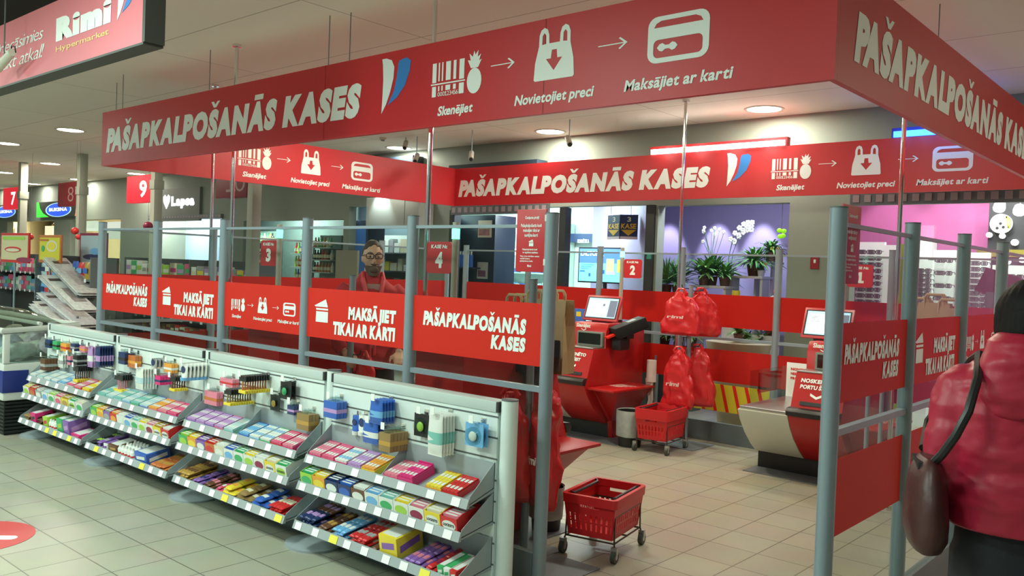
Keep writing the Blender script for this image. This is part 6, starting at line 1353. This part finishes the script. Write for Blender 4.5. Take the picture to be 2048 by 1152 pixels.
for k, (u0, u1, dy, lb) in enumerate(((1217, 1240, .12, 'navy hanging sign with a yellow arrow, narrower face turned aside'), (1240, 1266, 0, 'navy hanging sign with a yellow arrow, wider face at the pharmacy door'))):
    p, q = ay(u0, 429, 5.9+dy), ay(u1, 479, 5.9); P0, P1 = Vector((p.x, 5.9+dy, 0)), Vector((q.x, 5.9+(0 if k == 0 else .10), 0)); d = P1-P0; L = d.length; d.normalize(); zt, zb = 2.345, 2.03
    if k == 0: tt = thing('hanging_desk_sign', 'navy V shaped hanging sign with yellow arrows reading 3 KASE at the pharmacy door', 'hanging sign', (p.x, 5.9, zb))
    nrm = Vector((d.y, -d.x, 0)); c = P0+d*L/2; c.z = (zt+zb)/2
    MB().obox(c, d*L/2, nrm*.006, (0, 0, (zt-zb)/2)).build('face', NV, tt, smooth=False); o = P0+nrm*.0065+Vector((0, 0, zb)); uz = (0, 0, 1)
    m = MB(); text_on(m, '3', o, d, uz, L*.42, .225, L*.62, .285, .02); m.build('lettering', mat('sign_cream', (.75, .62, .40), .45), tt, smooth=False)
    m = MB(); text_on(m, 'KASE', o, d, uz, L*.08, .135, L*.92, .20, .03, .05); m.build('lettering', YL, tt, smooth=False)
    m = MB(); shape_on(m, 'tri', [[(.5, 0), (1, 1), (0, 1)]], o, d, uz, L*.08, .045, L*.92, .12); m.build('arrow_symbol', YL, tt, smooth=False)
    m = MB(); m.add([o+d*(L*u)+Vector((0, 0, v))+nrm*.001 for u, v in ((.02, .0), (.98, .0), (.98, .035), (.02, .035))], [(0, 1, 2, 3)]); m.build('pale_strip', mat('strip_pink', (.6, .5, .55), .5), tt, smooth=False)
for u in (1222, 1262): p = ay(u, 429, 5.95); MB().cyl((p.x, 5.95, 2.34), (p.x, 5.95, 2.95), .004, n=5).build('hanger', GREYD, tt)
for u, v, y in ((1203, 445, 6.9), (1178, 458, 7.6)):
    p = ay(u, v, y); t = thing('shop_downlight', 'small round downlight in the pharmacy ceiling%s' % (', nearer one' if y < 7 else ', farther one'), 'ceiling light', p, 'pharmacy downlights'); MB().cyl((p.x, y, 2.948), (p.x, y, 2.94), .12, n=24).build('diffuser', LIGHTM, t, smooth=False)
# ---- flower shop: plants, shelves
LEAF = [mat('leaf_%d' % i, c, .45, noise_amt=.4, nscale=30) for i, c in enumerate(((.06, .20, .045), (.10, .27, .06), (.045, .15, .06), (.17, .34, .08)))]
POT = mat('pot_brown', (.12, .05, .03), .5); WLED = mat('ledge_white', (.62, .62, .66), .4)
def plant(lb, x, y, z, n, L, droop, lw, mi, seed, spread=1.0, pot=.07, pm=POT, grp='potted plants in the flower shop', flowers=None):
    rnd = random.Random(seed); t = thing('potted_plant', lb, 'plant', (x, y, z), grp); m = MB()
    for i in range(n):
        a = rnd.uniform(0, 2*PI); el = rnd.uniform(.25, 1.35); l = L*rnd.uniform(.6, 1.0); d = Vector((math.cos(a)*math.cos(el)*spread, math.sin(a)*math.cos(el)*spread, math.sin(el)))
        sd = d.cross(Vector((0, 0, 1))).normalized(); P = []; S = 5
        for k in range(S+1):
            u = k/S; c = Vector((x, y, z+pot*1.6))+d*(l*u)-Vector((0, 0, droop*l*u*u)); w_ = lw*math.sin(PI*min(.97, u*.92+.06)); P += [c-sd*w_, c+sd*w_+Vector((0, 0, .002))]
        m.add(P, [(2*k, 2*k+1, 2*k+3, 2*k+2) for k in range(S)], mi=i % 2)
    m.build('leaves', [LEAF[mi], LEAF[(mi+1) % 4]], t)
    MB().cyl((x, y, z), (x, y, z+pot*1.6), pot*.75, pot, n=16).build('pot', pm, t)
    if flowers:
        for (nf, fc, hgt, sc) in flowers:
            for i in range(nf):
                a = rnd.uniform(0, 2*PI); c = Vector((x+.09*math.cos(a)*sc, y+.09*math.sin(a)*sc, z+pot*1.6+hgt*rnd.uniform(.7, 1.05))); q = MB(); q.tube([(x, y, z+pot*1.5), (x+.3*(c.x-x), y, z+pot+hgt*.5), tuple(c)], .003, 5); st = q.build('stem', LEAF[2], t)
                q = MB()
                for k in range(5): aa = 2*PI*k/5; q.ell(c+Vector((.014*math.cos(aa), -.01, .014*math.sin(aa))), .011, .005, .011, 8, 6)
                q.build('flower', fc, st)
    return t
WFL = mat('petal_white', (.85, .86, .84), .5); PFL = mat('petal_pink', (.65, .16, .2), .5)
def ledge(u0, u1, v, y, lb, legs=True):
    a, b = ay(u0, v, y), ay(u1, v, y); t = thing('plant_shelf', lb, 'shelf', ((a.x+b.x)/2, y, a.z), 'white plant shelves')
    MB().box(a.x, y-.14, a.z-.03, b.x, y+.18, a.z).build('board', WLED, t, bevel=.003)
    for x in (a.x+.03, b.x-.03): MB().box(x-.015, y-.1, 0, x+.015, y+.1, a.z-.03).build('leg', WLED, t, smooth=False)
    return a.z
z1 = ledge(1465, 1535, 551, 6.3, 'white shelf carrying the dark round plant pot in the flower shop'); z2 = ledge(1398, 1462, 570, 6.1, 'lower white shelf in the flower shop behind the red carrier bags'); z3 = ledge(1515, 1556, 523, 6.6, 'highest white shelf in the flower shop, beside the wall pillar')
def pp(u, y): return ay(u, 550, y).x
z0_ = ledge(1302, 1368, 585, 5.9, 'white shelf with spiky plants beside the pharmacy door frame')
plant('spiky dark green plant beside the door frame of the flower shop', pp(1334, 5.9), 5.9, z0_, 90, .62, .35, .011, 0, 1); plant('spiky green plant against the rear fence post in the flower shop', pp(1356, 5.9), 5.9, z0_, 90, .60, .4, .012, 1, 2)
plant('broad leaved bright green plant behind the carrier bags', pp(1408, 6.05), 6.05, z2, 70, .58, .5, .026, 3, 3); plant('leafy plant with small white flowers on the lower shelf', pp(1428, 6.2), 6.15, z2, 80, .52, .4, .019, 1, 4, flowers=[(9, WFL, .58, 1.6)]); plant('small bushy plant in a brown pot on the lower shelf', pp(1450, 6.1), 6.1, z2, 60, .36, .4, .016, 0, 5)
plant('big round bushy plant in a dark pot on the upper shelf', pp(1508, 6.3), 6.3, z1, 190, .46, .5, .013, 0, 6, pot=.09, pm=mat('pot_dark', (.03, .015, .012), .4)); plant('small plant with red flowers in a white pot on the upper shelf', pp(1522, 6.25), 6.25, z1, 25, .12, .4, .012, 2, 7, pot=.045, pm=WLED, flowers=[(4, PFL, .1, .5)])
plant('trailing green plant on the highest shelf', pp(1540, 6.6), 6.6, z3, 100, .42, .6, .014, 1, 8, flowers=[(3, mat('petal_yellow', (.7, .6, .08), .5), .05, 1.2)]); plant('plant with pink and white flowers low beside the wall pillar', pp(1546, 6.0), 6.0, .95, 80, .44, .4, .016, 0, 9, flowers=[(5, WFL, .32, 1), (5, PFL, .38, 1)])
tag(MB().box(pp(1546, 6.0)-.15, 5.85, 0, pp(1546, 6.0)+.15, 6.15, .95).build('plant_stand', WLED), 'white pedestal under the pink and white flowers', 'pedestal')
for i, (u, y) in enumerate(((1335, 5.75), (1362, 5.75), (1388, 5.8), (1500, 5.9), (1530, 5.9))):
    plant('low dark green plant %s below the red band' % ['by the door frame', 'second from the door frame', 'third from the door frame', 'beside the cream pot', 'by the wall pillar'][i], pp(u, y), y, .75, 60, .30, .5, .014, i % 3, 20+i)
    tag(MB().box(pp(u, y)-.1, y-.1, 0, pp(u, y)+.1, y+.1, .75).build('plant_stand', GREYD), 'dark block under the low plant %s' % ['by the door frame', 'second from the door frame', 'third from the door frame', 'beside the cream pot', 'by the wall pillar'][i], 'plant stand')
x, y = pp(1452, 6.3), 6.35; t = thing('orchid', 'tall white orchid arching over the rear glass partition', 'orchid', (x, y, z2), None)
MB().cyl((x, y, z2), (x, y, z2+.1), .05, .06, n=16).build('pot', WLED, t)
m = MB(); pts = [(x, y, z2+.1), (x+.0, y, z2+.35), (x+.05, y, z2+.60), (x+.16, y, z2+.74), (x+.28, y, z2+.78)]; m.tube(pts, .005, 6); m.tube([(x+.02, y+.03, z2+.1), (x+.05, y, z2+.4), (x+.13, y-.03, z2+.58), (x+.2, y-.05, z2+.60)], .004, 6); m.build('stem', LEAF[2], t)
for i in range(16):
    u = i/15; c = Vector((x+.03+.27*u, y-.02+.03*((i*5) % 3), z2+.57+.20*math.sin(PI*.5*min(1, u*1.2))-.07*((i*7) % 3)*.6)); q = MB()
    for k in range(5): aa = 2*PI*k/5+.3*i; q.ell(c+Vector((.019*math.cos(aa), -.008, .019*math.sin(aa))), .016, .006, .016, 8, 6)
    q.build('flower', WFL, t)
m = MB()
for i in range(6): a = i*1.1; m.tube([(x, y, z2+.1), (x+.09*math.cos(a), y+.09*math.sin(a), z2+.17), (x+.19*math.cos(a), y+.19*math.sin(a), z2+.13)], [.012, .02, .004], 6)
m.build('leaves', LEAF[1], t)
a = ay(1472, 583, 5.9); tag(MB().loft([ringel((a.x, 5.9, z), r, r, 18) for z, r in ((1.02, .05), (1.12, .06), (1.3, .055), (1.44, .045))]).build('tall_vase', kc('yellow')), 'tall yellow vase beside the upper plant shelf', 'vase'); tag(MB().box(a.x-.1, 5.8, 0, a.x+.1, 6.0, 1.02).build('plant_stand', WLED), 'white pedestal under the tall yellow vase', 'pedestal')
a = ay(1480, 690, 5.0); t = thing('cream_planter', 'wide cream planter with a lime plant behind the rear partition', 'planter', (a.x, 5.0, 0)); MB().loft([ringel((a.x, 4.95, z), r, r*.7, 24) for z, r in ((0, .18), (.5, .24), (.86, .34), (.92, .35))]).build('planter', mat('planter_cream', (.42, .36, .26), .5), t)
plant('lime green plant growing in the cream planter', a.x, 4.95, .93, 40, .24, .5, .02, 3, 31, pot=.05)
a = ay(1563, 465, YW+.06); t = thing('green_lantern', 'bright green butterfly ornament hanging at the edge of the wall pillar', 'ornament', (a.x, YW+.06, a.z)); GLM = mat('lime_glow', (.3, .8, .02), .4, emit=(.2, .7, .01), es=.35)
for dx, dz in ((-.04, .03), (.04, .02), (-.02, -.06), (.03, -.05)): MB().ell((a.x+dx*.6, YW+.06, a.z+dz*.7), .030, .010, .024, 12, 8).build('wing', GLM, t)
MB().cyl((a.x, YW+.06, a.z), (a.x, YW+.06, 2.392), .003, n=5).build('string', GREYD, t)
a, b = ay(1621, 513, YW-.01), ay(1637, 538, YW-.01); t = thing('fire_sign', 'small dark red extinguisher sign on the wall pillar', 'sign', ((a.x+b.x)/2, YW, b.z)); MB().box(a.x, YW-.012, b.z, b.x, YW-.002, a.z).build('plate', mat('fire_red', (.30, .01, .02), .4), t, smooth=False)
MB().box(a.x+(b.x-a.x)*.4, YW-.014, b.z+.06, a.x+(b.x-a.x)*.65, YW-.0125, a.z-.03).build('symbol', WHITE, t, smooth=False)
# ---- optician: white displays with rows of glasses, black wall with round lamps
GLS = mat('spectacle_frame', (.04, .04, .045), .35); DISPM = mat('display_white_glow', (.70, .74, .70), .4, emit=(.6, .68, .64), es=.18)  # faint glow added to brighten white displays that are no lamps
gp = bpy.data.objects.new('spectacles', None); COL.objects.link(gp); WORG[gp.name] = Vector()
m = MB()
for s in (-1, 1): m.tube([(s*.036+p[0], 0, p[1]) for p in rrect(-.030, -.021, .030, .021, .014, n=3)], .0055, 5, closed=True)
m.tube([(-.008, 0, .008), (.008, 0, .008)], .004, 5); m.build('rims', GLS, gp, local=True)
m = MB()
for s in (-1, 1): m.tube([(s*.064, 0, .010), (s*.066, .11, .010), (s*.066, .135, -.01)], .004, 5)
m.build('temples', GLS, gp, local=True)
for s in (-1, 1): MB().cyl((s*.036, -.001, 0), (s*.036, .001, 0), .021, n=14).build('lens', mat('lens_dark', (.10, .12, .12), .1), gp, local=True, smooth=False)
first = True
def display(lb, u0, v0, u1, v1, y, rows, cols, glb):
    global first
    a, b = ay(u0, v0, y), ay(u1, v1, y); t = thing('spectacle_display', lb, 'display', ((a.x+b.x)/2, y, 0), 'white spectacle displays')
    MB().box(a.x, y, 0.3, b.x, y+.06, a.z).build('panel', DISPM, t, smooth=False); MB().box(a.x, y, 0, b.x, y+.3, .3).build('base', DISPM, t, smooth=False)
    for r in range(rows):
        z = a.z-.12-(a.z-b.z-.05)*r/rows
        for c in range(cols):
            x = a.x+(b.x-a.x)*(c+.5)/cols
            MB().cyl((x, y-.14, z-.015), (x, y, z-.015), .004, n=5).build('pin', STEEL, t)
            if first: o = gp; first = False
            else: o = copy_tree(gp)
            o.location = (x, y-.145, z); tag(o, glb, 'spectacles', glb)
display('white spectacle display behind sign 1', 1716, 484, 1764, 605, 6.9, 9, 3, 'dark spectacles on the display behind sign 1'); display('white spectacle display between the second and third partition posts', 1834, 520, 1862, 605, 7.0, 8, 2, 'dark spectacles on the display beyond the second partition post')
display('white spectacle display with few frames behind the paper bags', 1868, 500, 1906, 610, 7.2, 4, 2, 'dark spectacles on the display above the paper bags'); display('white spectacle display beyond the third partition post', 1936, 505, 1975, 610, 7.2, 8, 2, 'dark spectacles on the display beyond the third partition post')
display('wide spectacle display at the edge of the picture below the round lamps', 1985, 530, 2075, 610, 7.0, 6, 6, 'pale row of spectacles under the round lamps')
a, b = ay(1797, 488, 6.0), ay(1808, 592, 6.0); tag(MB().box(a.x, 6.0, 0, b.x, 6.06, a.z).build('lime_panel', kc('lime')), 'narrow lime green panel beside the chrome pole of desk one', 'panel')
a, b = ay(1768, 490, 6.6), ay(1796, 600, 6.6); tag(MB().box(a.x, 6.6, 0, b.x, 6.7, a.z).build('white_panel', DISPM), 'plain white panel behind the chrome pole of desk one', 'panel')
a, b = ay(1832, 452, 7.6), ay(1872, 482, 7.6); tag(MB().box(a.x, 7.5, b.z, b.x, 7.6, a.z).build('pink_box', mat('box_pink', (.55, .2, .36), .5)), 'dusty pink box on top of the spectacle displays', 'box')
tag(MB().box(a.x, 7.45, 0, b.x, 7.65, b.z).build('white_panel', DISPM), 'white cabinet under the dusty pink box', 'panel')
a, b = ay(1978, 428, 7.4), ay(2150, 520, 7.4); t = thing('black_feature_wall', 'black wall panel with round white lamps at the optician', 'panel', (a.x+.5, 7.4, 0)); MB().box(a.x, 7.4, 0, b.x+.6, 7.5, a.z+.2).build('panel', mat('feature_black', (.02, .022, .024), .4), t, smooth=False); MB().box(a.x-.1, 7.37, b.z+.02, b.x+.6, 7.41, b.z+.10).build('gold_band', mat('band_olive', (.16, .14, .02), .4), t, smooth=False)
RL = mat('round_lamp', (1, 1, 1), .4, emit=(.95, 1, .95), es=1.1)
for u, v, r, lb in ((1979, 470, .030, 'small round lamp under the big disc, first of two'), (2005, 472, .030, 'small round lamp under the big disc, second of two'), (2030, 485, .036, 'round lamp lower than the two under the big disc'), (2016, 524, .032, 'round lamp beside the fourth partition post'), (2045, 520, .032, 'round lamp at the picture edge')):
    p = ay(u, v, 7.38); tag(MB().cyl((p.x, 7.395, p.z), (p.x, 7.35, p.z), r*.95, n=24).build('wall_lamp', RL), lb, 'wall lamp', 'round wall lamps')
p = ay(2001, 447, 7.3); t = thing('round_disc_sign', 'large round white disc with lime edge on the black wall', 'sign', p); MB().cyl((p.x, 7.38, p.z), (p.x, 7.30, p.z), .105, n=36).build('disc', mat('disc_white', (.8, .82, .76), .4, emit=(.7, .75, .65), es=.6), t); MB().loft([[(p.x+R*math.cos(a), 7.298, p.z+R*math.sin(a)) for a in [-.6+1.6*i/14 for i in range(15)]] for R in (.105, .082)], caps=False).build('lime_edge', kc('lime'), t)
for k, (dx, dz) in enumerate(((-.03, -.05), (.03, -.04), (.0, .0))): MB().cyl((p.x+dx, 7.299, p.z+dz), (p.x+dx, 7.294, p.z+dz), .016, n=12).build('dark_spot', BLACK, t)
for u, v, lb in ((1998, 418, 'white track spotlight beside the big disc'), (2038, 425, 'white track spotlight above the small round lamps')):
    p = ay(u, v, 6.6); t = thing('track_spotlight', lb, 'spotlight', p, 'track spotlights'); MB().cyl(p+Vector((0, .04, .06)), p, .05, .06).build('housing', WHITE, t); MB().cyl(p, p-Vector((0, .006, .01)), .052).build('lens', RL, t); MB().cyl((p.x, 6.64, p.z+.05), (p.x, 6.64, 3.1), .006, n=6).build('stem', GREYD, t)
a, b = ay(1972, 548, 6.4), ay(2020, 590, 6.4); o = MB().obox((0, 0, 0), (.16, 0, -.05), (0, .01, 0), (.05, 0, .12)).build('folded_board', mat('board_maroon', (.09, .012, .015), .5)); o.location = ((a.x+b.x)/2, 6.4, (a.z+b.z)/2); tag(o, 'dark red tilted board in front of the spectacle displays', 'board')
tag(MB().box((a.x+b.x)/2-.1, 6.38, 0, (a.x+b.x)/2+.1, 6.5, b.z+.02).build('board_stand', GREYD), 'dark stand under the tilted board', 'stand')
# ---- left shops: bottles, white unit, kiosk wall
def bottles(u0, u1, v0, v1, y, rows, grp, lb, ulb, palette, dx=.085):
    a, b = ay(u0, v0, y), ay(u1, v1, y); t = thing('bottle_shelves', ulb, 'shelving unit', ((a.x+b.x)/2, y, 0), 'shelves in the bottle shop')
    MB().box(a.x, y+.14, 0, b.x, y+.18, a.z).build('back_panel', TEAL, t, smooth=False)
    for r in range(rows):
        z = b.z+(a.z-b.z)*r/rows; MB().box(a.x, y-.1, z-.02, b.x, y+.14, z).build('shelf', mat('shelf_pale', (.5, .55, .5), .4), t, smooth=False); x = a.x+.06; i = 0
        while x < b.x-.04:
            c = random.choice(palette); h_ = min(.26, (a.z-b.z)/rows*.8); key = ('wine', c, round(h_, 2))
            if key not in PEG:
                q = MB(); q.loft([ringel((0, 0, zz), rr, rr, 10) for zz, rr in ((0, .032), (h_*.6, .034), (h_*.72, .016), (h_, .013))]); o = q.build('bottle', kc(c)); WORG[o.name] = Vector(); MB().cyl((0, 0, h_*.18), (0, 0, h_*.5), .0355, n=12, caps=False).build('paper_label', kc('cream'), o, local=True); PEG[key] = o
            else: o = copy_tree(PEG[key])
            o.location = (x, y, z); tag(o, lb % ['lowest', 'second', 'third', 'fourth'][r], 'bottle', grp+' %d' % r); x += dx*random.uniform(.9, 1.2); i += 1
bottles(500, 548, 462, 552, 6.2, 4, 'bottles beside sign 3', 'bottle on the %s shelf of the bottle shop beside sign 3', 'bottle shelves seen beside sign 3', ['green', 'gold', 'brown', 'cream', 'lime', 'black']); bottles(628, 668, 470, 545, 6.0, 3, 'bottles past the fourth post', 'bottle on the %s shelf beyond the fourth partition post', 'bottle shelves beyond the fourth partition post', ['red', 'green', 'gold', 'cream', 'black', 'rust'])
bottles(590, 612, 480, 560, 6.4, 3, 'bottles beside the green light', 'bottle on the %s shelf beside the green light of desk three', 'narrow bottle shelves beside the green light of desk three', ['red', 'orange', 'lime', 'blue', 'white'])
a, b = ay(733, 396, YW-.3), ay(836, 452, YW-.3); t = thing('wall_unit', 'white boxed ventilation unit on the wall above the man', 'ventilation unit', ((a.x+b.x)/2, YW-.3, b.z)); MB().box(a.x, YW-.3, b.z, b.x, YW-.002, a.z).build('casing', mat('unit_white', (.55, .64, .60), .45), t, bevel=.01); MB().box(b.x-.3, YW-.303, b.z+.02, b.x-.29, YW-.299, a.z-.02).build('seam', GREYD, t, smooth=False)
spot((a.x+.35, YW-.45, 2.75), (a.x+.35, YW-.28, 2.4), 14, 80, (.9, 1, .95))
a, b = ay(702, 450, 5.6), ay(733, 560, 5.6); t = thing('glass_fridge', 'tall blue drinks fridge behind the man', 'fridge', ((a.x+b.x)/2, 5.6, 0)); MB().box(a.x, 5.6, 0, b.x, 5.95, 2.3).build('cabinet', mat('fridge_navy', (.02, .03, .06), .4), t, bevel=.006); m = MB(); m.box(a.x+.05, 5.59, .3, b.x-.05, 5.6, 2.2).build('door', mat('fridge_blue', (.05, .14, .32), .25, emit=(.04, .12, .3), es=.4), t, smooth=False)
a, b = ay(745, 470, 6.3), ay(830, 590, 6.3); t = thing('kiosk_shelf', 'kiosk shelves with yellow and white packs behind the man', 'shelving unit', ((a.x+b.x)/2, 6.3, 0)); MB().box(a.x, 6.4, 0, b.x, 6.44, a.z).build('back_panel', mat('kiosk_pale', (.36, .42, .38), .5), t, smooth=False); wall_shelves(t, a.x, b.x, 6.4, [1.2, 1.5, 1.8], GREYD)
for z in (1.2, 1.5, 1.8):
    x = a.x+.05
    while x < b.x-.12:
        w_ = random.uniform(.08, .2); o = MB().box(0, 0, 0, w_, .1, random.uniform(.1, .24)).build('kiosk_pack', kc(random.choice(['yellow', 'white', 'red', 'cream', 'sky', 'grey']))); o.location = (x, 6.2, z); tag(o, 'small pack on the %s kiosk shelf behind the man' % {1.2: 'lowest', 1.5: 'middle', 1.8: 'upper'}[z], 'pack', 'kiosk packs %.1f' % z); x += w_+.03
a, b = ay(672, 500, 5.0), ay(712, 590, 5.0); tag(MB().box(a.x, 5.0, 0, b.x, 5.04, a.z).build('plywood_board', mat('plywood', (.42, .36, .26), .6)), 'beige board leaning up behind the man', 'board')
a = ay(836, 430, 5.8); b = ay(902, 590, 5.8); t = thing('poster_wall', 'pale notice wall with a dark rails before sign 4', 'display', ((a.x+b.x)/2, 5.9, 0)); MB().box(a.x, 5.8, 0, b.x, 5.84, 2.3).build('panel', mat('pale_green', (.34, .42, .36), .6), t, smooth=False); MB().box(a.x, 5.78, 1.62, b.x, 5.8, 1.65).build('rail', GREYD, t, smooth=False); MB().box(a.x, 5.78, 1.9, b.x, 5.8, 1.93).build('rail', GREYD, t, smooth=False)
a, b = ay(455, 528, 3.4), ay(496, 566, 3.4); t = thing('monitor', 'black monitor seen from the side behind the third partition post', 'monitor', ((a.x+b.x)/2, 3.4, 1.2)); MB().box(a.x, 3.4, b.z, b.x, 3.46, a.z).build('housing', BLACK, t, bevel=.01); MB().box(a.x+.02, 3.395, b.z+.02, b.x-.12, 3.4, a.z-.03).build('screen', mat('dim_blue', (.06, .08, .16), .25), t, smooth=False); MB().cyl(((a.x+b.x)/2, 3.43, 0), ((a.x+b.x)/2, 3.43, b.z), .03).build('stand', BLACK, t)
# far left shop fronts: lit windows with warm goods
for u0, u1, v0, v1, c, lb in ((90, 105, 452, 480, (.9, .8, .55), 'bright cream lit panel in the far shop above the yellow poster'), (20, 40, 455, 468, (.9, .85, .7), 'white lit panel in the far shop above the cream poster'), (166, 190, 442, 462, (.5, .62, .5), 'pale green lit panel above the pale blue poster'), (206, 248, 444, 478, (.62, .68, .6), 'pale lit cabinet above the first glass pane')):
    a, b = ay(u0, v0, 5.7), ay(u1, v1, 5.7); tag(MB().box(a.x, 5.7, b.z, b.x, 5.78, a.z).build('lit_panel', mat('lit_%d' % u0, c, .5, emit=c, es=.7)), lb, 'lit panel')
for i, (u, c) in enumerate(((110, 'gold'), (117, 'green'), (124, 'rust'), (131, 'gold'), (137, 'red'))):
    a = ay(u, 460+(i % 2)*6, 6.4); tag(MB().ell((a.x, 6.4, a.z), .16, .1, .2, 12, 8).build('gift_basket', kc(c)), '%s round basket in the far shop, %s from the lit panel' % (wname(c), ORD[i]), 'basket', 'gift baskets')
    tag(MB().box(a.x-.14, 6.3, 0, a.x+.14, 6.5, a.z-.19).build('gift_stand', mat('wood_dark', (.12, .08, .05), .6)), 'dark stand under the %s basket from the lit panel, far shop' % ORD[i], 'stand')
